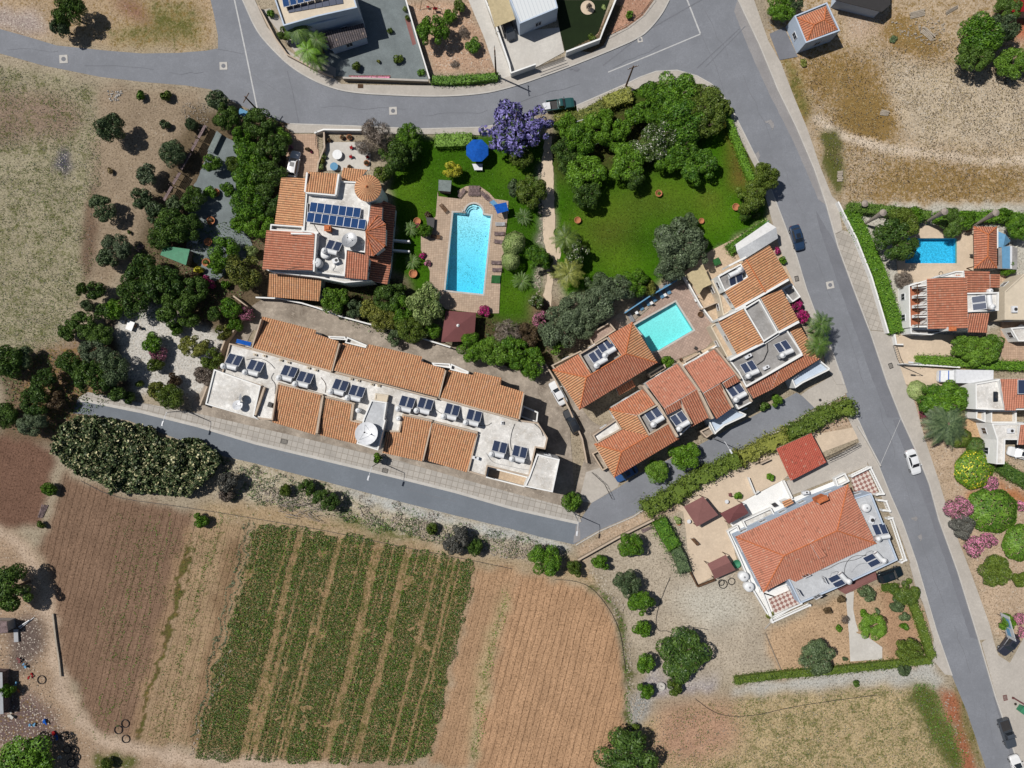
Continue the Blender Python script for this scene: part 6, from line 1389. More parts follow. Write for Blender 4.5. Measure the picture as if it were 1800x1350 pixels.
# --- east side
for a in [(1578,420,38,'dark','big dark tree beside the blue pool',7),(1592,390,26,'moss','mossy tree behind the big dark pool tree',5),(1608,378,18,'green','green bush behind the blue pool tree'),(1675,390,24,'dark','dark leafy tree right above the blue pool',3.5),(1700,385,18,'green','green tree between two pruned palms'),(1790,398,22,'green','green tree at the right edge above the pool house'),(1768,376,14,'green','small green bush right of the third pruned palm'),(1775,470,14,'green','bush behind the pool house end'),(1590,490,17,'dry','thin brown tree at the blue pool corner',3),(1745,610,24,'bright','bright tree at the drive end',4),(1700,610,24,'bright','left crown of the bright trees on the drive',4),(1722,618,28,'bright','middle crown of the bright trees on the drive',4.2),
          (1614,686,18,'lime','round pale clipped bush by the east pavement',1.6),(1665,705,34,'green','spreading green tree left of the white arched house',4.5),(1640,700,26,'green','green tree above the great agave palm',4),(1690,705,22,'green','green tree nearest the white arched house',3.5),(1690,770,20,'moss','olive round clipped bush under the palm fronds',1.8),(1718,784,17,'dark','dark round clipped bush right of the palm',1.8),(1742,795,9,'gold','tiny yellow green clipped bush',1),(1716,826,36,'yflower','big green clipped bush dotted with yellow flowers',2.6),(1748,898,44,'bright','largest green clipped dome bush on the east side',3),(1797,955,32,'bright','green clipped dome bush cut by the right edge',2.8),
          (1745,850,14,'pink','small pink oleander below the yellow dotted bush'),(1686,893,22,'pink','pink oleander at the left of the great dome bush'),(1695,925,22,'ashy','dark leafy shrub between the pink oleanders'),(1718,962,20,'pink','pink oleander below the dark leafy shrub'),(1742,950,14,'pink','pink oleander under the great dome bush'),(1798,890,10,'pink','pink oleander at the right edge'),(1752,1004,28,'moss','green bush at the foot of the east garden'),(1797,1020,14,'moss','bush at the right edge below the east garden'),(1772,1095,15,'green','green bush behind the notice board'),(1796,1090,12,'pink','pink oleander near the notice board'),(1796,1112,10,'pink','lower pink oleander near the notice board')]:
    f = 'ball' if 'clipped' in a[4] else ('twig' if a[3] == 'dry' else None); (tree if a[2] > 21 and not f else bush)(*a[:5],*(a[5:] or (None,)),f)
# --- around the lane houses and the south east garden
for a in [(1203,800,27,'green','larger street tree in front of the lane houses',4.5),(1155,828,22,'bright','smaller street tree in front of the lane houses',3.5),(1005,881,20,'bright','round bright bush at the lane junction corner'),(1366,704,12,'bright','bright shrub under the corner house wall'),(1345,714,10,'dark','dark shrub beside the bright one under the wall'),(1174,635,13,'green','small tree between pool yard and lane houses',2.4),(1400,535,13,'magenta','upper magenta bougainvillea at the road front'),(1412,555,13,'magenta','lower magenta bougainvillea at the road front'),(1366,440,7,'magenta','small magenta bush beside the north orange roof'),(1376,458,8,'green','green tuft beside the north orange roof'),
          (1527,1045,15,'olive','spiky grey agave in the south east garden'),(1480,1055,8,'bronze','brown shrub on the garden path left side'),(1455,1073,8,'bronze','reddish shrub alone on the bare soil'),(1535,1103,24,'bright','bright leafy tree in the south east garden',2.6),(1592,1040,27,'moss','feathery green tree at the garden road corner',3),(1578,1065,14,'olive','grey shrub below the feathery tree'),(1592,1085,10,'olive','spiky grey tuft near the side hedge'),(1590,1103,8,'green','small green tuft near the side hedge'),(1542,1075,6,'olive','small agave above the bright leafy tree'),(1520,1080,9,'green','scraggly green shrub above the bright tree'),(1553,1090,9,'bronze','reddish shrub right of the bright tree'),
          (1475,1106,7,'green','tiny green shrub left of the garden path'),(1486,1090,8,'dry','dry shrub left of the garden path'),(1600,1145,22,'moss','low mossy shrub in the hedge corner'),(1590,1180,12,'olive','agave on the gravel strip below the hedge'),(1505,1203,7,'dark','tiny dark bush on the gravel strip'),(1486,1158,5,'olive','small tuft beside the pale path foot'),(1297,872,7,'green','potted green plant near the smaller gazebo'),(1355,1082,8,'gold','yellow green shrub in the corner of the checkered patio'),(1355,838,8,'green','bush between hedge and inner fence')]:
    (tree if a[2] > 20 else bush)(*a[:5],*(a[5:] or (None,)),'twig' if a[3] == 'dry' else None)
# --- hedges
hedge([(1008,210),(1040,196),(1062,182)],24,1.7,'gold','golden green hedge right behind the green pickup',lump=.6); hedge([(975,208),(1008,202)],16,1.5,'gold','short golden hedge beneath the jacaranda edge',lump=.6); hedge([(1064,180),(1090,168),(1112,164)],26,1.8,'gold','golden hedge clump by the lawn corner',lump=.6)
hedge([(764,246),(830,244)],24,1.7,'bright','clipped bright hedge along the pool garden road side'); hedge([(1275,195),(1292,235),(1312,290),(1325,320)],14,1.2,'green','low hedge along the lawn inside the corner pavement'); hedge([(1282,440),(1320,412),(1352,392)],20,1.4,'green','hedge between lawn and white canopy')
hedge([(758,138),(790,140),(840,136),(876,132)],15,1.3,'green','lumpy hedge at the foot of the dirt plot',lump=.7)
hedge([(1494,364),(1513,400),(1544,468),(1560,515),(1574,560),(1579,585)],25,1.6,'green','long clipped hedge beside the white roadside wall'); hedge([(1495,362),(1560,368),(1640,378)],18,2,'dark','dark hedge behind the dry plot, west half',lump=.6); hedge([(1650,380),(1720,380),(1760,378),(1810,385)],20,2,'green','green hedge behind the dry plot, east half',lump=.6)
hedge([(1615,632),(1660,634),(1712,638)],17,1.5,'bright','clipped hedge above the white van'); hedge([(1712,640),(1760,642),(1830,644)],17,1.5,'green','clipped hedge right of the bright trees'); hedge([(1760,820),(1785,836),(1812,850)],24,1.4,'dark','dark clipped hedge below the white arched house')
hp = [(1135,897),(1170,880),(1205,858),(1250,830),(1300,808),(1340,786),(1385,765),(1430,742),(1470,722),(1503,715)]
for i,(nm,ty) in enumerate((('leftmost section of the wild hedge below the lane','moss'),('section of the wild hedge above the gazebos','moss'),('middle section of the wild hedge above the red carport','gold'),('section of the wild hedge right of the red carport','moss'),('road end section of the wild hedge','moss'))):
    seg = hp[i*2:i*2+3] if i < 4 else hp[8:]; foliage_mass(refine(band(smooth_line(seg,1),27),4.5,i),2.3,ty,'hedge',nm,'hedge','sections of the wild hedge below the lane',lump=1.3,rough=.35,nj=.8,ls=.2)
hedge([(1160,915),(1172,940),(1188,965)],26,2,'green','upper section of the hedge between yard and dry plot',lump=1.3,rough=.35,nj=.8); hedge([(1188,965),(1198,985),(1206,1008)],22,2,'olive','lower section of the hedge between yard and dry plot',lump=1.3,rough=.35,nj=.8)
hedge([(1292,1198),(1370,1188),(1450,1182),(1540,1172),(1640,1162)],14,1.1,'moss','long low hedge along the gravel strip'); hedge([(1606,1060),(1622,1100),(1640,1158)],16,1.1,'moss','curved low hedge beside the road pavement'); hedge([(1552,1035),(1580,1032)],14,.9,'moss','short low hedge below the dark parked car')
# --- palms, cycads
palm(1666,745,44,'olive','great grey green palm with long drooping fronds on the east side',3.6,(1655,742),30,.38,3,.35,.4)
palm(1443,570,26,'dark','upper roadside palm below the bougainvillea',6.5,(1421,583),20,.5,5); palm(1440,605,26,'dark','lower roadside palm with its shadow on the road',6,(1420,612),20,.5,6)
palm(522,50,28,'dark','upper left feathery palm in front of the modern house',5.5,None,18,.5,7); palm(540,88,26,'green','middle feathery palm on the corner garden path',5,(545,98),18,.5,8); palm(556,70,22,'dark','right feathery palm beside the grey garage',5,None,16,.5,9); palm(555,105,22,'dark','lowest feathery palm near the corner wall',4,None,16,.5,10)
palm(994,418,28,'moss','yellowish palm right of the garden path, upper one',4.5,None,18,.5,11); palm(1000,480,30,'gold','bright yellowish palm right of the path foot',4.5,None,20,.5,12); palm(975,478,14,'gold','tiny yellow palm on the path edge',1.2,None,14,.4,13)
for a in [(918,494,19,'dark','larger cycad with orange heart below the clipped shrubs'),(921,381,17,'dark','cycad beside the upper garden path'),(722,402,16,'dark','upper cycad left of the pool deck'),(725,460,16,'dark','lower cycad left of the pool deck')]:
    palm(*a,.8,None,30,.25,int(a[0]),.45,.22,'cycad','cycad',.3)
palm(268,592,11,'bright','small palm tuft in the pebble garden bed',1.6,None,16,.4,31); palm(445,350,14,'moss','small palm crown by the villa west roof',3.5,None,16,.5,32)
PG = 'pruned palm trunks behind the blue pool'
for bx,by,tx,ty,lb in [(1518,395,1552,374,'westmost pruned palm trunk behind the hedge corner'),(1624,392,1660,372,'pruned palm trunk above the middle of the blue pool'),(1710,398,1750,374,'pruned palm trunk above the pool house'),(1792,392,1830,372,'pruned palm trunk at the right edge'),(1510,366,1520,358,'short pruned palm stump by the hedge corner')]:
    h = 6.4 if 'short' not in lb else 2.2; b = P(bx,by); q = P(tx,ty,h); t_ = thing('pruned_palm',lb,'palm',b,0,PG); m = MB(); n = 12
    for i in range(n):
        f0,f1 = i/n,(i+1)/n; r0 = .17+.36*f0**1.4; a = Vector((0,0,0)).lerp(q-b,f0); c_ = Vector((0,0,0)).lerp(q-b,f1); m.tube([a,c_+Vector((0,0,.03))],r0,10,r0*1.12)
    m.build('trunk',M['deadwood'],t_,world=False); MB().lathe(q-b,[(.56,0),(.6,.12),(.3,.3),(0,.45)],10).build('crown_stub',M['deadwood'],t_,world=False)
# --- stuff nobody can count: crops, weeds, dry grass
def tufts(name,label,polys,typ,dens,s,seed,cat='plants',thr=.35,rowper=None,hz=.16,sc=.3,rthr=.36):
    rs = np.random.RandomState(seed); V_ = []
    for poly in polys:
        w = ccw(PL(poly)); xs = [q[0] for q in w]; ys = [q[1] for q in w]; n = int((max(xs)-min(xs))*(max(ys)-min(ys))*dens); x = rs.uniform(min(xs),max(xs),n); y = rs.uniform(min(ys),max(ys),n)
        k = inpoly(x+(vnoise(x*.8,y*.8,3)-.5)*1.5,y+(vnoise(x*.8,y*.8,4)-.5)*1.5,w) & (fbm(x*sc,y*sc,seed)+.35*(vnoise(x*1.3,y*1.3,seed+5)-.5) > thr)
        if rowper:
            u0 = x-.257*y; u = u0+.3*fbm(x*.12,y*.12,2)
            k &= fbm(u*rowper,y*.035,seed+9)+.5*(vnoise(u*rowper*2.6,y*.03,2)-.5) > rthr
            for a,b in ((-30.5,1.2),(-23.3,.7),(-15.9,1.4),(-10.6,1.4),(-1.9,.5)):  # bare tractor lanes
                k &= (np.abs(u0-a-.5*(vnoise(y*.25,y*0,7)-.5)) > b*.5) | (rs.rand(n) < .06)
        x,y = x[k],y[k]; c = np.stack([x,y,rs.uniform(.02,hz,len(x))],1); nr = rs.normal(size=c.shape)*.7; nr[:,2] += .7; ss = s*rs.uniform(.5,1.4,len(x)); V_.append(quads_mesh('t',c,nr,ss,ss*.6,rs))
    me = np_mesh(name,np.concatenate(V_)); me.materials.append(LM[typ]); o = bpy.data.objects.new(name,me); COL.objects.link(o); return tag(o,label,cat,None,'stuff')
tufts('crop_rows','dense dark green crop in slanting rows',[GF],'dark',84,.12,21,'crop',.2,1.7,.26,.3,.26); tufts('crop_rows','fresh green leaves mixed through the crop rows',[GF],'green',9,.15,23,'crop',.5,1.7,.38,.12); tufts('crop_straw','pale dry stalks between the crop plants',[GF],'straw',15,.08,22,'crop',.3,None,.42)
tufts('weeds','sparse green weeds of the fields and meadow',[[(-40,110),(170,150),(178,300),(160,480),(125,560),(100,640),(-40,690)],BRF],'moss',16,.10,31,'weeds',.40)
tufts('weeds','dark weed tufts over the dry ground',[[(-40,110),(170,150),(178,300),(160,480),(125,560),(100,640),(-40,690)],BRF,[(1400,100),(1800,60),(1850,350),(1500,355),(1420,210)]],'ashy',7,.10,33,'weeds',.25)
tufts('dry_grass','golden dry grass of the upper right plot',[[(1385,110),(1500,70),(1560,30),(1660,40),(1700,110),(1850,140),(1850,355),(1490,352),(1440,250)]],'straw',12,.11,34,'grass',.45); tufts('dry_grass','brown dry brush of the upper right plot',[[(1385,110),(1500,90),(1640,70),(1850,140),(1850,355),(1490,352),(1440,250)]],'bronze',9,.12,35,'grass',.48)
tufts('row_weeds','green seedlings in the brown field rows',[[(345,905),(445,915),(430,1000),(400,1120),(350,1320),(245,1310),(300,1110)],[(200,900),(345,905),(330,1000),(250,1230),(160,1270)]],'moss',9,.11,36,'weeds',.44,1.6); tufts('row_weeds','green weeds on the edge of the light brown field',[band([(892,1035),(872,1110),(850,1200),(836,1345)],15)],'green',14,.12,37,'weeds',.42)
VG = [(390,806),(450,820),(570,852),(700,888),(800,915),(900,938),(1000,965),(990,985),(900,978),(780,958),(640,925),(560,900),(450,885),(380,868)]
tufts('verge_scrub','grey green scrub among the rubble below the lane',[VG],'olive',26,.15,61,'scrub',.52,None,.5,.45); tufts('verge_scrub','dry brown scrub among the rubble below the lane',[VG],'dry',20,.13,62,'scrub',.45,None,.35,.4); tufts('verge_scrub','fresh weeds among the rubble below the lane',[VG],'green',12,.12,63,'scrub',.5,None,.25,.35)
rw = lambda p_,w_: band([(p_-0,900),(p_-30,1020),(p_-62,1140),(p_-100,1300)],w_)
tufts('row_weeds','thin green rows of seedlings in the brown field',[rw(265,3),rw(284,3),rw(303,4),rw(225,2),rw(388,9)],'green',30,.10,51,'weeds',.3); tufts('row_crops','blue green row of plants left of the crop field',[rw(437,4),rw(448,3)],'grey',60,.13,52,'crop',.12)
tufts('verge_weeds','green verge below the lane rubble',[[(595,888),(660,905),(740,928),(740,948),(660,935),(590,912)],[(1605,1200),(1640,1205),(1690,1300),(1705,1350),(1680,1350),(1620,1260)],band([(1045,1030),(1085,1070),(1100,1130),(1103,1240),(1108,1310)],7)],'green',26,.13,38,'weeds',.25)
tufts('garden_undergrowth','dark undergrowth beneath the garden trees',[[(380,180),(500,210),(490,420),(440,500),(380,560),(200,560),(240,430),(330,400),(430,380),(430,250)],[(480,510),(700,490),(780,590),(690,600),(560,545)],[(830,560),(1000,560),(1000,650),(900,655)],[(0,620),(130,620),(200,700),(120,760),(20,760)]],'dark',12,.16,39,'undergrowth',.25,None,.5)
tufts('lawn_grass','short green grass of the two garden lawns',[[(690,250),(850,250),(955,270),(955,500),(890,600),(870,560),(700,380)],[(980,210),(1270,180),(1340,380),(1200,470),(1100,500),(990,500)]],'green',26,.06,40,'grass',.38,None,.06,.5)
# ---------------- vehicles ----------------
def loft(mb,secs):
    """secs: (x, half width, z bottom, z shoulder, z top, half width at top)"""
    base = len(mb.v); n = 10
    for x,w,zb,zs,zt,wt in secs:
        for y,z in ((-w*.9,zb),(-w,zb+.12),(-w,zs),(-w*.96,zs+(zt-zs)*.5),(-wt,zt),(wt,zt),(w*.96,zs+(zt-zs)*.5),(w,zs),(w,zb+.12),(w*.9,zb)): mb.v.append((x,y,z))
    for i in range(len(secs)-1):
        for k in range(n): k2 = (k+1) % n; mb.f.append((base+i*n+k,base+(i+1)*n+k,base+(i+1)*n+k2,base+i*n+k2))
    mb.f.append(tuple(base+k for k in range(n))); mb.f.append(tuple(base+(len(secs)-1)*n+k for k in range(n-1,-1,-1)))
def wheels(t,L,w,r=.32,xs=(.31,-.30)):
    for fx in xs:
        for s in (-1,1):
            y = s*(w-.10); wh = MB().tube([(L*fx,y-.11,r),(L*fx,y+.11,r)],r,16).build('wheel',M['rubber'],t,world=False); MB().tube([(L*fx,y+s*.112,r),(L*fx,y+s*.125,r)],r*.6,12).build('rim',M['metal'],wh,world=False)
PAINTS = {}
def car(x,y,deg,kind,colr,label,L=4.4,w=.88,cat='car',name='parked_car',group=None,extra=None):
    """deg: heading of the nose, counter-clockwise from image right"""
    key = tuple(colr)
    if key not in PAINTS: PAINTS[key] = paint('car_paint',A(*colr),.5)
    pm = PAINTS[key]; p = P(x,y,.6); t = thing(name,label,cat,(p.x,p.y,.015),math.radians(deg),group); h = L/2
    if kind == 'pickup':
        b = MB(); loft(b,[(h,w*.78,.38,.62,.74,w*.6),(h-.15,w*.95,.3,.75,.92,w*.82),(h-.6,w,.26,.85,1.02,w*.88),(h*.36,w,.26,.92,1.08,w*.92),(-.45,w,.26,.92,1.02,w*.94),(-.5,w,.26,.70,.76,w*.94),(-h,w,.3,.70,.74,w*.94)]); b.build('body',pm,t,world=False)
        bd = MB()
        for s in (-1,1): bd.box((-.5-(h-.5)/2,s*(w-.05),.88),(h-.5,.1,.36))
        bd.box((-h+.05,0,.88),(.1,2*w-.1,.36)); bd.build('cargo_bed',pm,t,world=False); MB().box((-.5-(h-.5)/2,0,.775),(h-.62,2*w-.22,.02)).build('bed_liner',M['metald'],t,world=False)
        x0,x1,xr0,xr1,zt = h*.38,-.42,h*.12,-.25,1.72
    else:
        bo = {'hatch': .55,'suv': .25,'sedan': .85,'van': .1}[kind]; zt = {'hatch': 1.46,'suv': 1.72,'sedan': 1.42,'van': 1.9}[kind]; zb_ = .94 if kind != 'suv' else 1.08
        b = MB(); loft(b,[(h,w*.62,.36,.56,.62,w*.45),(h-.12,w*.86,.28,.66,.76,w*.7),(h-.45,w*.97,.24,.74,.86,w*.82),(h*.42,w,.22,zb_-.1,zb_,w*.9),(-h*.45,w,.22,zb_-.06,zb_+.02,w*.9),(-h+.5,w*.98,.24,zb_-.08,zb_,w*.86),(-h+.12,w*.88,.3,zb_-.22,zb_-.08,w*.76),(-h,w*.7,.38,.62,.74,w*.6)]); b.build('body',pm,t,world=False)
        x0,x1,xr0,xr1 = h*.44,-h+bo,h*.1,-h+bo+.42
    zb = .98 if kind in ('hatch','sedan') else 1.08; wb,wt = w*.86,w*.68
    B = [Vector(q) for q in ((x0,-wb,zb-.06),(x0,wb,zb-.06),(x1,wb,zb-.06),(x1,-wb,zb-.06))]; T = [Vector(q) for q in ((xr0,-wt,zt),(xr0,wt,zt),(xr1,wt,zt),(xr1,-wt,zt))]
    MB().add([*B,*T],[(0,1,5,4),(1,2,6,5),(2,3,7,6),(3,0,4,7)]).build('pillars',pm,t,world=False)
    def pane(nm,i,j,m=.07):
        a,b_,c_,d = B[i],B[j],T[j],T[i]; f = lambda u,v: (a.lerp(b_,u)).lerp(d.lerp(c_,u),v); n = (b_-a).cross(d-a).normalized(); c0 = (B[0]+B[2])/2
        if n.dot((a+c_)/2-c0) < 0: n = -n
        MB().add([f(m,m+.06)+n*.012,f(1-m,m+.06)+n*.012,f(1-m,1-m)+n*.012,f(m,1-m)+n*.012],[(0,1,2,3)]).build(nm,M['glass'],t,world=False)
    pane('windscreen',0,1); pane('rear_window',2,3); pane('side_window',1,2); pane('side_window',3,0)
    r = MB(); n = 7; rows = []
    for i in range(n):
        u = i/(n-1)
        for j in range(5):
            v_ = j/4; xx = xr0+.05+(xr1-xr0-.1)*u; yy = -wt-.03+(2*wt+.06)*v_; r.v.append((xx,yy,zt+.05*math.sin(math.pi*u)**.5*math.sin(math.pi*v_)**.5+.005))
    r.f = [(i*5+j,(i+1)*5+j,(i+1)*5+j+1,i*5+j+1) for i in range(n-1) for j in range(4)]; r.build('roof',pm,t,True,world=False)
    if kind in ('hatch','suv') and extra != 'plain':
        MB().box(((xr0*.7+xr1*.3),0,zt+.062),(.75,wt*1.25,.012)).build('sunroof',M['glass'],t,world=False)
    for s in (-1,1):
        MB().box((x0-.22,s*(w+.09),zb+.05),(.14,.2,.13)).build('mirror',pm,t,world=False)
        MB().lathe((h-.2,s*w*.66,.60),[(.05,0),(.15,.04),(.12,.11),(0,.13)],8).build('headlight',M['metalw'],t,world=False)
        MB().box((-h+.09,s*w*.72,.74),(.1,.26,.14)).build('tail_light',M['redflower'],t,world=False)
    wheels(t,L,w); return t
car(517,289,80,'suv',(232,232,234),'white car with black sunroof parked on the pink driveway of the villa',4.7,.9)
car(985,184,8,'pickup',(36,84,84),'teal pickup with loaded bed parked under the jacaranda',4.9,.9,'pickup','parked_pickup')
car(1401,418,-75,'hatch',(38,62,92),'dark blue car parked by the kerb near the white canopy',4.5,.9)
car(1605,812,-73,'sedan',(240,242,244),'white car driving on the main road',4.5,.88,name='car')
car(981,691,118,'sedan',(232,234,236),'silver car parked against the yard wall beside the hip roof',4.5,.88); car(1006,741,116,'suv',(26,30,36),'black car parked behind the silver one by the yard wall',4.7,.92)
car(1101,832,208,'hatch',(44,84,136),'blue car half hidden under the westmost lane house roof',4.2,.86); car(1564,1010,20,'suv',(20,34,40),'dark car parked behind the salmon roofed house',4.6,.92)
car(1770,1289,-72,'pickup',(74,80,88),'dark grey pickup parked at the lower right roadside',5.2,.92,'pickup','parked_pickup'); car(1772,1132,235,'suv',(52,54,66),'dark car parked beside the notice board',4.3,.9)
car(1788,1349,108,'sedan',(240,240,240),'white car cut by the bottom right corner',4.5,.88); car(1792,797,165,'hatch',(236,238,240),'white car under the arched house at the right edge',4.3,.86)
car(894,52,290,'suv',(70,74,80),'dark open jeep parked under the beige canopy end',3.9,.85,extra='plain')
# white box van beside the clipped hedge
p = P(1692,662,1.2); t_ = thing('box_van','long white box van with blue windscreen below the clipped hedge','van',(p.x,p.y,.02),math.radians(180-1))
MB().box((-.95,0,1.75),(6.4,2.3,2.5)).build('cargo_box',M['metalw'],t_,world=False); b = MB(); loft(b,[(4.1,.8,.4,.9,1.1,.75),(3.9,1.05,.35,1.2,1.5,.95),(3.2,1.08,.35,1.9,2.3,.95),(2.3,1.1,.35,2.0,2.45,.98)]); b.build('cab',M['plasticw'],t_,world=False)
MB().add([(4.06,-.95,1.25),(4.06,.95,1.25),(3.1,.95,2.42),(3.1,-.95,2.42)],[(0,1,2,3)]).build('windscreen',M['bluecloth'],t_,world=False); wheels(t_,7.2,1.08,.42,(.38,-.33))
# load on the teal pickup
o = MB(); q = P(962,187,.95); o.box((q.x,q.y,q.z+.1),(1.0,1.2,.35),.15).box((q.x-.5,q.y+.1,q.z+.2),(.5,.8,.3),.5).top('cargo_crates',M['metalw'],'white crates loaded on the teal pickup bed','crate')

# ---------------- street lamps, poles, covers ----------------
LG = 'street lamps along the lanes'
def lamp(x,y,deg,label,h=7.2,arm=1.6):
    t = thing('street_lamp',label,'street lamp',P(x,y),math.radians(deg),LG)
    MB().tube([(0,0,0),(0,0,h*.6),(0,0,h)],.10,8,.055).build('pole',M['metal'],t,world=False); MB().tube([(0,0,h-.06),(arm*.4,0,h+.22),(arm,0,h+.3)],.05,6,.035).build('arm',M['metalw'],t,world=False)
    MB().lathe((0,0,0),[(.2,0),(.2,.1),(.12,.14)],10).build('base',M['metald'],t,world=False); hd = MB().box((arm+.3,0,h+.31),(.8,.28,.12)).box((arm+.3,0,h+.4),(.6,.2,.06)).build('lamp_head',M['metalw'],t,world=False); MB().box((arm+.35,0,h+.24),(.5,.2,.02)).build('lens',M['plasticw'],hd,world=False); return t
lamp(328,722,254,'street lamp by the mossy shrub on the lane pavement'); lamp(668,812,254,'street lamp beside the small pavement tree on the lane'); lamp(1010,903,262,'street lamp at the lane junction beside the round bush'); lamp(1252,770,300,'street lamp standing on the sloping lane edge by the lane houses'); lamp(1578,641,175,'street lamp on the east pavement beside the drive wall')
tree(664,806,10,'green','tiny pavement tree beside the middle lane lamp',3,'small')
def upole(x,y,h,deg,label,lab=None):
    t = thing('utility_pole',label,'utility pole',P(x,y),math.radians(deg),'wooden utility poles by the top road'); MB().tube([(0,0,0),(0,0,h)],.17,8,.11).build('pole',M['rust'],t,world=False); MB().box((0,0,h-.5),(1.9,.1,.12)).build('crossarm',M['rust'],t,world=False)
    for k in (-.8,0,.8): MB().lathe((k,0,h-.44),[(.05,0),(.08,.1),(.03,.22),(0,.24)],8).build('insulator',M['metalw'],t,world=False)
upole(872,134,9.8,95,'tall wooden pole at the end of the dirt plot hedge'); upole(1100,152,8,20,'wooden pole on the lawn side of the top road'); upole(455,196,6.5,60,'short pole at the west road corner')
def cover(x,y,s,deg,label,dark=True,plate=True):
    p = P(x,y); t = thing('manhole_cover',label,'manhole cover',(p.x,p.y,.04 if plate else .12),math.radians(deg),'manhole covers of the roads')
    if plate: MB().box((0,0,.0),(s,s,.05)).build('surround',M['kerb'],t,world=False)
    MB().lathe((0,0,.03),[(0,0),(s*.27,0),(s*.27,.012),(s*.2,.018),(0,.018)],18).build('lid',M['asphalt_dark'] if plate else M['metald'],t,world=False)
for a in [(112,104,1.45,3,'white square manhole frame on the west road'),(393,116,1.35,2,'white square manhole frame at the west junction'),(691,195,1.35,3,'white square manhole frame below the gravel garden'),(1459,501,1.3,12,'pale square manhole frame on the main road near the blue car'),(1125,70,.9,10,'small pale cover beside the corner kerb of the top road')]: cover(*a)
cover(1441,703,.9,0,'round dark manhole on the concrete drive',plate=False)
def grate(x,y,deg,label,mat='metald',s=(.7,.95)):
    p = P(x,y); t = thing('drain_grate',label,'drain grate',(p.x,p.y,.135),math.radians(deg),'drain grates in the pavements'); MB().ring([(-s[0]/2,-s[1]/2),(s[0]/2,-s[1]/2),(s[0]/2,s[1]/2),(-s[0]/2,s[1]/2)],.07,0,.045,0).build('frame',M[mat],t,world=False); m = MB()
    for k in range(6): m.box((0,-s[1]/2+.12+k*(s[1]-.24)/5,.02),(s[0]-.1,.06,.03))
    m.build('grille',M[mat],t,world=False)
for a in [(1400,490,12,'brown drain grate beside the north orange roof'),(1565,643,20,'brown drain grate at the east drive entrance'),(500,776,-14,'dark drain grate below the first street roof','metald',(1.2,.8)),(677,827,-14,'dark drain grate right of the middle lane lamp','metald',(1,.8)),(634,152,0,'rusty drain grate under the gravel garden wall','rust',(.95,.7)),(1766,1226,12,'maroon drain grate on the right forecourt','maroon')]: grate(*a)

# ---------------- garden furniture ----------------
def make_lounger(frame_m,label,group,x,y,deg,z=.13):
    t = thing('sun_lounger',label,'sun lounger',P(x,y),math.radians(deg),group); t.location.z = z; f = MB()
    for s in (-.3,.3): f.box((0,s,.3),(1.9,.05,.06))
    for sx in (-.8,.7):
        for s in (-.3,.3): f.box((sx,s,.14),(.06,.05,.28))
    f.build('frame',M[frame_m],t,world=False); m = MB()
    for k in range(9): m.box((-.25+k*.14,0,.34),(.1,.6,.025))
    m.build('seat',M[frame_m],t,world=False); b = MB(); R = Matrix.Rotation(math.radians(-32),3,'Y')
    for k in range(4): c = Vector((-.36,0,.36))+Vector((-.14*k*.85,0,.14*k*.53)); b.box(c,(.11,.6,.025))
    b.build('backrest',M[frame_m],t,world=False); return t
t = frame(740,310,.18519); LGp = 'sun loungers round the big pool'
for fx,fy,d,lb,mt in [(220,310,130,'brown lounger lying askew left of the rounded pool end','rust'),(145,578,172,'slatted lounger at the left edge of the pool deck','rust'),(390,165,230,'slatted chair first right of the bar shed','woodgrey'),(470,140,265,'left upright lounger of the row above the rounded pool end','woodgrey'),(505,140,268,'second upright lounger of the row above the rounded pool end','woodgrey'),(540,142,272,'third upright lounger of the row above the rounded pool end','woodgrey'),(600,185,315,'lounger starting the curve right of the rounded pool end','woodgrey'),(640,215,312,'lounger on the curve next to the grey awning','woodgrey'),
                          (755,458,180,'upper pale lounger right of the pool below the blue awning','metal'),(745,548,180,'second pale lounger right of the pool','woodgrey'),(742,625,172,'third lounger right of the pool touching the clipped shrub','woodgrey'),(715,822,178,'slatted lounger right of the pool beneath the clipped shrub','woodgrey'),(725,890,180,'slatted lounger just above the green mat','woodgrey')]:
    make_lounger(mt,lb,LGp,*t((fx,fy))[0],-d if 0 else d)
def mat_item(pts,z,mat,name,label,cat,th=.05,legs=True):
    p0 = P(*pts[0]); t_ = thing(name,label,cat,(p0.x,p0.y,0)); sheetroof(t_,[(*q,z) for q in pts],mat,'cloth',th)
    if legs: posts(t_,pts,z,.03)
    else: MB().box(P(*pts[0],z/2),(.1,.1,z*.9)).build('foot',M['metald'],t_)
    return t_
mat_item(t((690,270),(810,245),(830,325),(725,355)),2.1,'bluecloth','awning','blue canvas awning at the top right of the pool deck','awning'); mat_item(t((650,245),(690,222),(730,262),(690,285)),1.9,'bluelight','awning','small grey blue awning joined to the blue one','awning')
mat_item(t((672,938),(755,940),(748,1015),(665,1010)),.35,'greencloth','trampoline','green mat in a frame at the right of the pool deck','mat',.06); mat_item(t((50,388),(130,395),(122,500),(60,480)),.8,'metald','hot_tub','dark covered spa tub at the left of the pool deck','tub',.3,False)
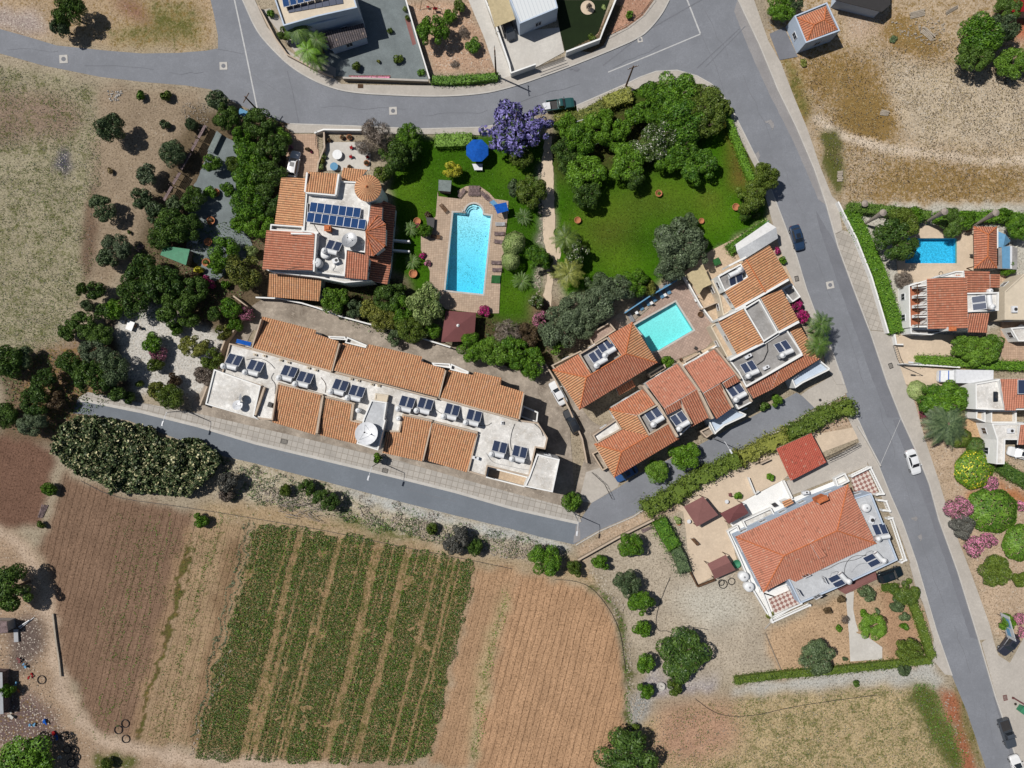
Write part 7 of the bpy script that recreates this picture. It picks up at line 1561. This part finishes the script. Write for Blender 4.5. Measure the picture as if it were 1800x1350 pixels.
# closed and open parasols
def parasol(x,y,r,mat,label,n=8,h=2.6):
    t_ = thing('parasol',label,'parasol',P(x,y,h*.9)); t_.location.z = 0; m = MB(); m.v.append((0,0,h+.35)); 
    for k in range(n): a = 2*math.pi*(k+.5)/n; m.v.append((r*math.cos(a),r*math.sin(a),h-.15))
    m.f = [(0,1+k,1+(k+1) % n) for k in range(n)]; m.f += [(0,1+(k+1) % n,1+k) for k in range(n)] if 0 else []
    m.build('canopy',M[mat],t_,world=False); MB().tube([(0,0,0),(0,0,h+.4)],.035,6).build('pole',M['rust'],t_,world=False); MB().lathe((0,0,0),[(.35,0),(.35,.08),(.06,.12)],12).build('base',M['concrete'],t_,world=False); rb = MB()
    for k in range(n): a = 2*math.pi*(k+.5)/n; rb.tube([(0,0,h+.31),(r*math.cos(a),r*math.sin(a),h-.17)],.02,4)
    rb.build('ribs',M['rust'],t_,world=False)
parasol(839,265,2.05,'bluecloth','large open blue octagonal parasol on the lawn')
def table(x,y,r,mat,label,z=0.0,name='garden_table',h=.74):
    t_ = thing(name,label,'table',P(x,y)); t_.location.z = z; MB().lathe((0,0,h-.04),[(0,0),(r,0),(r,.04),(0,.045)],20).build('tabletop',M[mat],t_,world=False); MB().lathe((0,0,0),[(r*.5,0),(r*.45,.05),(.06,.1),(.06,h-.05)],12).build('pedestal',M[mat],t_,world=False)
def chair(x,y,deg,mat,label,z=0.0,group=None):
    t_ = thing('garden_chair',label,'chair',P(x,y),math.radians(deg),group); t_.location.z = z; MB().box((0,0,.44),(.5,.5,.05)).build('seat',M[mat],t_,world=False); MB().box((-.25,0,.7),(.05,.5,.5)).build('backrest',M[mat],t_,world=False)
    for sx in (-.22,.22):
        for sy in (-.22,.22): MB().box((sx,sy,.21),(.04,.04,.42)).build('leg',M[mat],t_,world=False)
def pot(x,y,r,label,z=0.0,plant=None,group=None,mat='terra_pot'):
    t_ = thing('plant_pot',label,'plant pot',P(x,y),0,group); t_.location.z = z; MB().lathe((0,0,0),[(r*.65,0),(r*.95,r*.75),(r,r*.8),(r,r*.9),(r*.84,r*.9),(r*.82,r*.7)],20).build('pot',M[mat],t_,True,world=False); MB().lathe((0,0,r*.68),[(0,.01),(r*.84,0)],20).build('soil',M['soil'],t_,world=False)
    if plant:
        me = CM['small'][int(x) % 3]; 
        if not len(me.materials): me.materials.append(LM['green'])
        c = bpy.data.objects.new('plant',me); COL.objects.link(c); c.parent = t_; c.material_slots[0].link = 'OBJECT'; c.material_slots[0].material = LM[plant[0]]; c.location = (plant[2] if len(plant) > 2 else 0,0,r*.6); c.scale = (plant[1],)*3
t = frame(200,200,.2074); WP = 'wide wheel shaped pots of the gravel garden'
for fx,fy,pl_,lb in [(875,675,('green',1.3,-.7),'wide pot with a leaning green tree on the gravel'),(835,912,('bronze',.5),'wide pot with bare stem in the middle of the gravel'),(812,1092,None,'wide empty soil pot on the lower gravel'),(682,660,('green',.7,-.5),'wide pot at the left gravel edge'),(795,1265,('moss',.5),'wide pot nearly hidden by the fine leaved tree')]: pot(*t((fx,fy))[0],.72,lb,.03,pl_,WP)
for x,y,r,lb,pl_ in [(1157,341,.62,'lone terracotta pot in the middle of the north lawn',('green',.35)),(1292,365,.65,'terracotta pot at the east corner of the lawn',None),(1015,388,.6,'terracotta pot with palm leaves at the lawn path corner',None),(734,390,.65,'big ball shaped terracotta jar above the pool path',None),(727,482,.75,'large terracotta jar below the pool path',None),(1232,389,.5,'terracotta pot behind the silver trees',None)]: pot(x,y,r,lb,0,pl_)
t = frame(440,220,.2371)
table(*t((652,228))[0],.85,'plasticw','round white table on the villa terrace',.03); table(*t((628,315))[0],.7,'bluelight','light blue table at the foot of the villa terrace',.03)
RC = 'red seats of the villa terrace'
for fx,fy,lb in [(752,172,'upper red cushioned seat on the villa terrace'),(748,240,'middle red cushioned seat on the villa terrace'),(872,242,'right red cushioned seat on the villa terrace')]: chair(*t((fx,fy))[0],200,'redflower',lb,.03,RC)
for fx,fy,r,lb in [(738,95,.5,'terracotta pot at the top of the villa terrace'),(685,95,.42,'grey pot left of the terracotta one at the terrace top'),(865,285,.5,'pale pot at the terrace right side'),(590,115,.35,'small pot at the terrace upper left'),(560,130,.32,'smallest pot by the terrace gate'),(738,315,.4,'terracotta pot against the terrace roof')]: pot(*t((fx,fy))[0],r,lb,.03,('bronze',.45))
BR = 'flowering bushes along the villa driveway'
for fx,fy,r,ty,lb in [(540,225,6,'lime','pale flower tuft top of the driveway border'),(530,265,6,'gold','yellow flower tuft mid driveway border'),(525,305,6,'lime','pale flower tuft foot of the driveway border'),(425,180,5,'bronze','reddish potted bush beside the white car'),(450,195,3,'magenta','tiny red potted bush beside the white car'),(295,165,5,'pink','pink flowers at the driveway top left'),(220,260,6,'ashy','grey ornament bush left of the white car')]: bush(*t((fx,fy))[0],r,ty,lb,None,None,BR)
for x,y,ty,lb in [(737,398,'magenta','red flower bush above the pool path'),(742,448,'magenta','red flower bush below the pool path'),(752,377,'bronze','reddish flower bush by the spa tub'),(752,462,'pink','pink flower bush beside the lower cycad')]: bush(x,y,7,ty,lb,.9)
bush(851,546,12,'magenta','crimson bougainvillea at the foot of the pool deck',1.6); bush(1192,915,8,'lime','potted plant beside the large gazebo',.9); bush(1330,380,8,'moss','small tuft at the canopy end',.6)
mat_item([(830,288),(848,288),(848,299),(834,299)],.7,'metalw','garden_bench','white slatted bench under the blue parasol edge','bench',.05)
mat_item([(225,563),(237,567),(231,582),(220,578)],.7,'plasticw','garden_table','white table on the pebble garden','table',.05); chair(240,573,160,'rust','brown chair beside the white pebble garden table'); chair(248,577,190,'metald','dark chair further right of the pebble garden table'); chair(219,566,-20,'metalw','white slatted chair left of the pebble garden table')
mat_item([(334,420),(350,420),(346,428),(338,426)],.75,'metalw','garden_bench','white bench in the shade at the gravel garden foot','bench',.05)
# blue loungers along the wall of the green pool
LB_ = 'blue loungers along the wall of the green pool'
for i,(x,y) in enumerate([(1172,509),(1160,516),(1147,522),(1136,529),(1124,537),(1108,558)]):
    o = make_lounger('bluelight' if i < 5 else 'metal','x',LB_,x,y,-60); o['label'] = ['first blue lounger from the right along the shaded pool wall','second blue lounger from the right along the shaded pool wall','third blue lounger from the right along the shaded pool wall','fourth blue lounger from the right along the shaded pool wall','fifth blue lounger from the right along the shaded pool wall','grey lounger nearest the hip roof beside the pool'][i]
for x,y,lb in [(1168,519,'white chair at the upper side of the green pool'),(1144,533,'white chair in the middle of the green pool side'),(1118,550,'white chair at the lower end of the green pool side'),(1222,528,'white chair against the right wall of the pool yard')]: chair(x,y,120,'plasticw',lb,.12,'white chairs round the green pool')
pot(1230,553,.5,'round barrel pot in the pool yard',.1,None,None,'rust'); pot(1250,584,.3,'small yellow plant pot at the pool yard foot',.1,('gold',.5))
table(1262,600,.45,'metalw','small table on the corner house terrace',0); chair(1272,604,40,'rust','brown chair on the corner house terrace'); chair(1222,612,60,'metald','dark chair by the low wall of the pool yard'); chair(1228,620,220,'metald','second dark chair by the low wall of the pool yard'); chair(1196,632,20,'rust','brown chair at the pool yard planter')
mat_item([(1252,457),(1263,452),(1268,463),(1257,468)],.8,'greencloth','paddling_pool','small green table in the shaded yard behind the orange roof','table'); chair(1283,438,80,'rust','terracotta coloured chair near the white canopy')
t = frame(1190,750,.26658)
chair(*t((345,445))[0],100,'maroon','maroon chair in the upper yard by the wild hedge'); table(*t((320,490))[0],.35,'metalw','little round table beside the upper yard chair'); pot(*t((8,635))[0],.4,'orange pot left of the large gazebo'); table(*t((72,620))[0],.35,'metalw','small white table at the large gazebo edge',0)
pot(*t((400,450))[0],.3,'white pot with leafy plant by the small gazebo',0,('bright',.8),None,'metalw'); pot(*t((385,900))[0],.75,'green bin beside the pitched maroon shelter',0,None,None,'green_roof')
mat_item(t((90,740),(110,735),(150,775),(130,785)),.8,'rust','garden_bench','brown bench on the tan yard path','bench')
for fx,fy,lb in [(428,978,'upper of two white water tanks beside the lower house wall'),(462,1045,'lower of two white water tanks beside the lower house wall')]: skirt_tank(*t((fx,fy))[0],0,.85,1.5,lb)
mat_item(t((620,510),(645,500),(668,520),(640,530)),1.0,'metald','barbecue','dark barbecue on the white patio','barbecue'); mat_item(t((830,1035),(900,1010),(910,1050),(840,1075)),3.1,'terrace_tan','roof_bench','tan slatted bench in the small roof terrace','bench',.06)
chair(1705,450,90,'metald','dark chair beside the pool house'); o = MB(); c0 = P(1654,481,.15); o.tube([c0+Vector((.35*math.cos(a*.5),.35*math.sin(a*.5),0)) for a in range(14)],.05,5).top('garden_hose',M['metald'],'coiled dark hose on the terrace by the blue pool','hose')
table(1790,578,.7,'metalw','white table under the right edge roof',2.5 if 0 else 0); chair(1780,585,0,'metald','dark chair at the right edge yard')
# hose loops and tyres
TG = 'old tyres and hose rings'
for x,y,r,lb in [(73,1195,.72,'black ring beside the dump track'),(208,1283,.7,'left ring of three at the foot of the brown rows'),(220,1272,.68,'upper ring of three at the foot of the brown rows'),(221,1299,.68,'lower ring of three at the foot of the brown rows'),(113,1294,.72,'ring beside the blue scrap of the dump'),(118,1318,.7,'left of the joined rings at the dump corner'),(131,1319,.72,'right of the joined rings at the dump corner'),(135,1331,.62,'lower ring under the joined pair'),(125,1341,.68,'dark ring at the very bottom of the dump corner'),(1271,1027,.72,'left hose ring below the maroon shelter'),(1286,1022,.58,'right hose ring below the maroon shelter'),(1268,1024,.5,'inner hose ring below the maroon shelter')]:
    c0 = P(x,y,.12); o = MB(); o.tube([c0+Vector((r*math.cos(a*math.pi/10),r*math.sin(a*math.pi/10),0)) for a in range(21)],.07,6).top('tyre_ring',M['rubber'],lb,'tyre',TG)
def hosepipe(pts,label,r=.05):
    p = [P(x,y,.08) for x,y in smooth_line(pts,2)]; MB().tube(p,r,5).top('hose',M['metald'],label,'hose')
hosepipe([(1178,1015),(1165,1045),(1152,1085),(1155,1110),(1172,1108),(1185,1115)],'long hose line across the dry yard near the citrus trees'); hosepipe([(1200,1107),(1220,1102),(1245,1107)],'short hose line above the big fig tree'); hosepipe([(1222,1228),(1250,1250),(1280,1260),(1330,1258),(1380,1245),(1460,1232),(1540,1222)],'irrigation pipe across the lower right field'); hosepipe([(142,845),(200,875),(300,888),(380,900),(450,912),(560,930),(700,960),(830,985),(900,1000)],'irrigation pipe along the head of the fields'); hosepipe([(975,1018),(1020,1022),(1050,1040),(1090,1100),(1100,1180)],'irrigation pipe down the field boundary')
def roofpipe(pts,z,label,mat='metald',r=.035):
    MB().tube([P(x,y,z) for x,y in smooth_line(pts,2)],r,5).top('roof_pipe',M[mat],label,'pipe','pipes and cables lying on the roofs')
t = frame(350,540,.19265); t3 = frame(660,600,.2074)
roofpipe(t((430,480),(540,455),(640,500),(690,560)),5.8,'curved cable above the second heater of the long row'); roofpipe(t((680,600),(650,650),(700,700),(690,790)),5.8,'pipe left of the third heater of the long row'); roofpipe(t((1110,640),(1160,700),(1150,780)),5.8,'pipe right of the fourth heater of the long row','rust'); roofpipe(t((800,740),(900,770),(1010,780),(1100,790)),5.8,'pipe along the head of the first street roof','metal')
roofpipe(t3((490,560),(560,620),(700,650),(760,700),(940,720),(985,690)),5.8,'long dark cable past the heaters above the fourth street roof'); roofpipe(t3((1180,700),(1150,780),(1140,880),(1160,930)),5.8,'thin cable over the east flat roof'); roofpipe(t3((940,950),(990,1030),(1100,1050),(1230,1080),(1300,1090)),5.8,'pipe below the eastern heater pair of the long row','metal'); roofpipe(t3((1340,690),(1400,740),(1420,800)),5.8,'bent rods on the east roof corner','metald',.06)
t = frame(440,220,.2371); roofpipe(t((470,735),(500,790),(560,850),(650,880)),6.25,'black cable from the solar array to the villa heater'); roofpipe(t((500,1040),(470,1035),(400,1050),(300,1055),(270,1075)),7.6,'cable over the salmon villa roof edge'); roofpipe(t((600,990),(640,1040),(600,1080),(660,1090)),6.25,'tangled pipe by the villa roof tanks','metal')
t = frame(1190,750,.26658); roofpipe(t((910,940),(980,950),(1080,890),(1180,880),(1250,840)),3.8,'looping black cable on the pale heater terrace'); roofpipe(t((1100,990),(1110,900),(1160,850),(1250,850)),3.8,'second looping cable on the pale heater terrace'); roofpipe(t((1150,960),(1200,900),(1290,900)),3.8,'short cable between the terrace heaters','metal')
# basin, boards, dump
x,y = 1161,1205; t_ = thing('basin','round white stone basin among the small trees','basin',P(x,y)); MB().lathe((0,0,0),[(.7,0),(.75,.5),(.62,.52),(.5,.25),(0,.2)],20).build('bowl',M['kerb'],t_,world=False); MB().lathe((0,0,.2),[(.14,0),(.1,.4),(0,.45)],10).build('spout',M['kerb'],t_,world=False)
t = frame(1690,1040,.2296); a,b = P(*t((272,170))[0]),P(*t((310,305))[0]); t_ = thing('notice_board','large pale notice board on posts beside the east pavement','notice board',a); d = (b-a); ang = math.atan2(d.y,d.x); L = d.length; c0 = (a+b)/2
MB().box((c0.x,c0.y,2.2),(L+1.2,.1,2.2),ang).build('board',M['roofblue'],t_); nrm = Vector((-d.y,d.x,0)).normalized(); nrm = nrm if nrm.dot(-c0) > 0 else -nrm
for k,(dx,dz,sx,sz) in enumerate(((-.8,.2,1.6,1.2),(1.0,-.2,1.4,.9))): q = c0+d.normalized()*dx+nrm*.06; MB().box((q.x,q.y,2.2+dz),(sx,.02,sz),ang).build('printed_panel',M['bluelight'],t_)
for e in (a,b): MB().tube([(e.x,e.y,0),(e.x,e.y,3.4)],.06,6).build('post',M['metald'],t_)
t_ = thing('waste_container','green waste container at the lower right forecourt','container',P(1796,1247)); MB().box((0,0,.55),(1.8,1.1,1.0),math.radians(-35)).build('tub',M['green_roof'],t_,world=False); MB().box((0,0,1.08),(1.9,1.2,.06),math.radians(-35)).build('lid',M['green_roof'],t_,world=False)
MB().tube([P(1780,1226,.3),P(1800,1238,.3)],.12,6).box(P(1781,1227,.15),(.3,.3,.3)).top('barrier_beam',M['maroon'],'reddish barrier beam above the green container','barrier'); pot(1784,1237,.22,'small black bollard on the right forecourt',0,None,None,'rubber')
def stones(poly,n,lo,hi,mat,name,label,seed,kind='stuff'):
    rs = random.Random(seed); w = ccw(PL(poly)); xs = [q[0] for q in w]; ys = [q[1] for q in w]; mb = MB(); k = 0; tries = 0
    while k < n and tries < n*6:
        tries += 1; x,y = rs.uniform(min(xs),max(xs)),rs.uniform(min(ys),max(ys))
        if not inpoly(np.array([x]),np.array([y]),w)[0] or float(fbm(np.array([x*.5]),np.array([y*.5]),seed)[0]) < .38: continue
        s = rs.uniform(lo,hi)*rs.uniform(.5,1); vs = [];
        for a in range(5): an = a*1.256+rs.uniform(-.3,.3); vs.append((x+s*math.cos(an)*rs.uniform(.7,1.2),y+s*math.sin(an)*rs.uniform(.6,1),0))
        tp = [(x+(q[0]-x)*.6,y+(q[1]-y)*.6,s*rs.uniform(.5,1)) for q in vs]; mb.add(vs+tp,[(i,(i+1) % 5,5+(i+1) % 5,5+i) for i in range(5)]+[(5,6,7,8,9)]); k += 1
    o = mb.build(name,M[mat]); tag(o,label,'stones',None,kind)
stones([(450,852),(570,870),(640,890),(740,915),(860,945),(985,965),(990,985),(880,980),(740,945),(620,905),(560,895),(450,880)],1500,.12,.38,'stone','rubble','pale rubble stones along the verge below the lane',3); stones(band([(952,300),(952,370),(953,420),(945,470),(945,520)],10),260,.12,.3,'stone','rubble','edging stones beside the garden path',4)
stones([(1060,1040),(1110,1060),(1110,1200),(1135,1240),(1110,1310),(1100,1200),(1095,1100)],300,.1,.3,'stone','rubble','rubble strip between the brown field and the dry yard',5); stones([(0,1140),(60,1150),(110,1260),(120,1330),(0,1320)],500,.06,.2,'wall_stone','rubble','rubble and waste of the dump',6)
stones([(1560,40),(1660,30),(1660,90),(1580,60)],160,.1,.35,'stone','rubble','broken masonry in the upper right plot',7); stones([(1390,120),(1800,60),(1800,350),(1480,350)],350,.05,.12,'stone','pebbles','scattered pale pebbles of the dry plot',8); stones([(310,180),(370,180),(365,225),(330,225)],160,.1,.25,'stone','rubble','pinkish rubble at the head of the slatted fence',9)
stones(band([(408,1140),(385,1200),(360,1260),(335,1330)],8),160,.1,.3,'stone','rubble','heaped stones along the crop field left edge',11); stones([(1660,1190),(1720,1340),(1700,1345),(1650,1210)],90,.08,.22,'stone','rubble','stones on the red earth strip',12); stones([(190,160),(215,160),(215,178),(192,178)],50,.12,.35,'kerb','rubble','small heap of white rubble by the west road',13)
R2 = random.Random(12); DB = 'coloured scraps of the dump'
for x,y,mt,s,lb in [(80,1266,'bluecloth',1.0,'bright blue plastic scrap right of the dump heap'),(58,1273,'bluelight',1.1,'pale blue scrap left of the bright one'),(98,1288,'redflower',.8,'red scrap beside the ring of the dump'),(102,1294,'bluecloth',.9,'blue scrap touching the ring of the dump'),(56,1187,'redflower',.7,'red scrap above the dump track bend'),(45,1169,'bluelight',.8,'light blue scrap higher up the dump'),(34,1160,'maroon',.9,'dark purple scrap near the grey plate'),(63,1306,'kerb',1.2,'white sheet scrap above the corner tree'),(30,1201,'bluelight',.9,'blue grey scrap beside the dump bush'),(22,1256,'kerb',1.2,'grey white scrap at the dump left side'),(106,1330,'kerb',.8,'pale scrap near the corner rings'),(34,1214,'terra_pot',.7,'orange scrap beside the dump bush')]:
    m = MB(); c0 = P(x,y,.1)
    for k in range(4): m.box(c0+Vector((R2.uniform(-.4,.4)*s,R2.uniform(-.4,.4)*s,.08+.12*k)),(R2.uniform(.2,.6)*s,R2.uniform(.2,.6)*s,.12),R2.random()*3)
    m.top('scrap',M[mt],lb,'scrap',DB)
MB().box(P(29,1117,.25),(.75,2.2,.3),.05).box(P(29,1117,.05),(.6,2.0,.1),.05).top('metal_plate',M['metal'],'long pale metal trough at the top of the dump','trough'); MB().tube([P(33,1102,.3),P(52,1090,.35)],.12,5).tube([P(35,1105,.2),P(60,1085,.2)],.06,5).top('pipe',M['metalw'],'white pipe lying at the top of the dump','pipe')
for x,y,dg,sx,sy,lb in [(1612,25,15,2.6,1.0,'white plank stack near the top shed'),(1630,60,-45,2.4,1.0,'pale slab lying beside the broken masonry'),(1555,199,-10,1.5,.8,'white scrap lying alone in the dry plot'),(1476,310,5,.9,1.7,'white bin lid by the roadside weeds'),(1672,18,30,2.4,.5,'white planks near the top right trees'),(246,437,60,1.4,.8,'grey pallet left of the green shed'),(76,898,70,2.4,.8,'heap of old pipes between the brown fields'),(1137,930,20,2.0,.6,'pile of planks by the dry yard wall')]:
    m = MB(); c0 = P(x,y,.1)
    for k in range(5): m.box(c0+Vector((0,0,.07*k))+Matrix.Rotation(math.radians(dg),3,'Z') @ Vector((R2.uniform(-.1,.1),(k-2)*sy*.2,0)),(sx,sy*.24,.08),math.radians(dg+R2.uniform(-6,6)))
    m.top('plank_stack',M['stone' if 'white' in lb or 'pale' in lb else 'woodgrey'],lb,'planks')
# ---------------- walls, fences ----------------
t = tile(1,1)
wallthing(t((20,745),(180,752),(340,785),(440,815),(620,880),(900,955),(1190,1035),(1370,1090)),1.6,1.5,'long curved boundary wall between villa garden and terraced row','wall_stone',cap='white'); wallthing([(416,522),(440,540),(418,580),(400,605)],1.8,1.5,'brown wall at the west end of the row yard','beige')
wallthing([(958,640),(975,668),(1000,720),(1022,770),(1030,812)],1.8,1.3,'pale wall between the row yard and the parked cars','beige'); wallthing([(403,600),(360,712)],1.6,2.0,'white side wall of the terraced row','beige')
t = tile(3,1); wallthing(t((470,78),(598,336),(704,604),(764,804),(820,992)),1.8,1.2,'long white roadside wall beside the clipped hedge','white')
t = tile(2,2); wallthing(t((460,1222),(740,1065),(990,940)),2.2,1.0,'pale block wall along the dry yard above the lane','wall_stone',cap='beige')
wallthing([(1095,552),(1140,522),(1198,488)],1.4,1.9,'blue grey wall behind the pool loungers','metal',cap='bluelight'); wallthing([(1200,488),(1228,538),(1250,567)],1.6,1.3,'white stepped wall at the right of the pool yard','white'); wallthing([(1182,652),(1235,622),(1262,605)],1.4,1.0,'low wall at the foot of the pool yard','white')
wallthing([(1228,545),(1268,528)],1.4,1.6,'low terrace wall of the corner house','beige'); wallthing([(1290,440),(1345,392)],1,1.8,'teal boundary fence along the white canopy','green_roof')
wallthing([(1567,588),(1570,606),(1582,606)],2,1.0,'short entrance wall below the long hedge','white'); wallthing([(1578,640),(1618,642),(1680,646)],1.6,1.2,'white wall at the van driveway','white'); wallthing([(1610,700),(1622,740),(1608,690)],.8,.4,'low maroon edging beside the round pale bush','maroon')
wallthing([(95,1078),(100,1120),(106,1160),(109,1188)],2.0,.35,'low dry stone wall between dump track and brown rows','stone'); wallthing([(556,238),(572,232),(640,233)],1.8,1.2,'white wall at the road side of the villa terrace','white'); wallthing([(572,236),(573,262),(562,290),(560,305)],1.8,1.0,'brown wall between driveway and villa terrace','beige')
t = frame(1190,750,.26658); wallthing(t((60,900),(90,970),(130,1048),(245,1003)),1.6,.7,'low brown wall enclosing the tan yard corner','rust'); wallthing(t((460,330),(505,440),(530,420)),1.0,1.0,'thin white wall between the two upper tan yards','white'); wallthing(t((535,240),(600,210)),1.2,1.2,'short beige wall in the wild hedge','beige'); wallthing(t((690,350),(745,465)),2,1.0,'white wall left of the red carport drive','white'); wallthing(t((575,1330),(620,1280)),.8,.3,'low kerb from the patio corner to the yard','concrete')
wallthing(t((860,30),(900,45)),1,1.2,'short wall behind the red carport','beige'); wallthing(tile(3,2)((620,290),(690,400),(780,570)),1.4,.5,'low pale wall along the road above the patio','kerb'); wallthing([(1344,1112),(1360,1150),(1374,1182)],.8,.2,'thin kerb between dry yard and bare garden','wall_stone')
def railing(pts,h,label,mat='metald',name='railing',gap=.35,cat='fence'):
    p = PL(pts); t_ = thing(name,label,cat,p[0]); r = MB(); b = MB()
    for a,c in zip(p,p[1:]):
        for z in (h,.15): r.tube([a+Vector((0,0,z)),c+Vector((0,0,z))],.035,4)
        n = max(2,int((c-a).length/gap))
        for k in range(n+1): q = a.lerp(c,k/n); b.tube([q,q+Vector((0,0,h))],.022,4)
    r.build('rails',M[mat],t_); b.build('bars',M[mat],t_); return t_
t = frame(1190,750,.26658); railing(t((970,205),(1070,160),(1178,105)),1.8,'dark lattice gate across the red carport drive',name='driveway_gate',cat='gate',gap=.25); railing(t((975,225),(1075,180),(1182,118)),1.5,'second dark rail behind the lattice gate',gap=.5)
railing([(1569,608),(1576,630),(1582,641)],1.4,'dark entrance gate of the east drive',name='driveway_gate',cat='gate'); railing([(1062,68),(1100,48),(1128,26),(1148,0)],1.0,'thin rail round the reddish corner plot',gap=1.6); railing([(560,236),(558,262)],1.5,'gate at the top of the villa driveway border',name='garden_gate',cat='gate'); railing([(1040,830),(1062,850),(1075,876)],1,'thin rail at the foot of the westmost lane house',gap=.6)
def slatfence(a,b,label,tilt=1):
    A_,B_ = P(*a),P(*b); t_ = thing('slatted_fence',label,'fence',A_,0,'slatted fence sections of the west garden'); d = (B_-A_); L = d.length; ang = math.atan2(d.y,d.x); n = Vector((-d.y,d.x,0)).normalized()
    for k in range(6): c0 = (A_+B_)/2+n*(k*.15); MB().box((c0.x,c0.y,1.1+.16*k),(L,.16,.08),ang).build('slat',M['woodgrey'],t_)
    for f in (0,.5,1): q = A_+d*f; MB().tube([(q.x,q.y,0),(q.x,q.y,2.0)],.06,6).build('post',M['woodgrey'],t_)
slatfence((364,224),(352,246),'top section of the slatted fence'); slatfence((351,248),(340,268),'second section of the slatted fence beneath the top one'); slatfence((338,272),(322,300),'shaded middle section of the slatted fence'); slatfence((320,306),(308,326),'section of the slatted fence beside the white post'); slatfence((306,330),(292,354),'lowest section of the slatted fence')
mat_item([(381,230),(389,236),(374,268),(365,264)],1.0,'greycloth','garden_bench','long blue grey bench beside the slatted fence','bench'); mat_item(frame(350,540,.19265)((345,290),(478,320),(468,355),(335,325)),2.6,'bluecloth','awning','bright blue sheeting beside the first yard roof','awning'); mat_item([(422,190),(436,196),(430,205),(418,199)],.9,'bluelight','waste_bin','turquoise bin at the west road corner','bin')
# soil disc, play frame, line frame
MB().lathe(P(1033,14,0),[(1.25,0),(1.25,.15),(0,.19)],24).top('soil_disc',M['tan'],'round tan tree disc in the dark artificial lawn','tree disc')
t_ = thing('swing_frame','triangular swing frame in the dirt plot at the top edge','swing',P(750,8)); q = [P(738,18,0),P(743,-5,2.2),P(762,8,2.2),P(738,18,0),P(766,20,0),P(762,8,2.2)]; MB().tube(q[:3],.05,5).build('frame',M['rust'],t_); MB().tube([q[4],q[5]],.05,5).build('leg',M['rust'],t_); MB().box(P(752,12,.5),(.5,.25,.05)).build('seat',M['redflower'],t_)
t_ = thing('slide','red and dark climbing frame beside the swing frame','play frame',P(772,15)); MB().tube([P(762,24,0),P(764,12,1.4),P(776,16,1.4),P(778,26,0)],.05,5).build('frame',M['metald'],t_); MB().box(P(765,15,.8),(.8,.4,.1)).build('platform',M['redflower'],t_)
t_ = thing('goal_frame','white tube frame among the trees of the north lawn','frame',P(1020,235)); f = frame(900,0,.25042); q = [P(*p_,2.5) for p_ in f((378,878),(530,830),(640,870),(672,985),(510,1035),(462,920))]; MB().tube(q,.06,5).build('tubes',M['metalw'],t_)
for p_ in (q[0],q[2],q[3],q[4]): MB().tube([(p_.x,p_.y,0),tuple(p_)],.05,5).build('post',M['metalw'],t_)
t_ = thing('patio_path','oval stepping slab beside the garden path','slab',P(982,447)); MB().prism(PL(circ(982,445,4,11)),0,.08).build('slab',M['tan'],t_); t_ = thing('patio_path','second oval slab lower on the garden path','slab',P(976,466)); MB().prism(PL(circ(976,466,4,10)),0,.08).build('slab',M['tan'],t_)
MB().prism(PL(circ(700,109,9,7)),0,.06).top('planting_disc',M['maroon2'],'brown planting disc under the clustered clipped bush','tree disc')
MB().prism(PL(tile(1,0)((650,530),(945,530),(945,555),(655,552))),0,.09).top('flower_bed',M['maroon2'],'brown flower bed strip along the gravel garden wall','flower bed'); MB().prism(PL(tile(1,0)((1045,130),(1080,140),(1125,310),(1100,320))),0,.09).top('flower_bed',M['maroon2'],'brown flower bed strip along the thin white garden wall','flower bed')
for nm,po,ty,lb in (('ground_cover',tile(1,0)((660,532),(940,532),(940,552),(660,550)),'pink','dry pinkish ground cover in the gravel garden bed'),('ground_cover',[(1612,700),(1620,700),(1634,738),(1618,738)],'magenta','magenta ground cover by the round pale bush'),('ground_cover',[(1040,92),(1062,80),(1095,10),(1075,5),(1050,60),(1000,88)],'bronze','reddish border plants round the dark artificial lawn')): foliage_mass(po,.35,ty,nm,lb,'ground cover',None,30,.1)
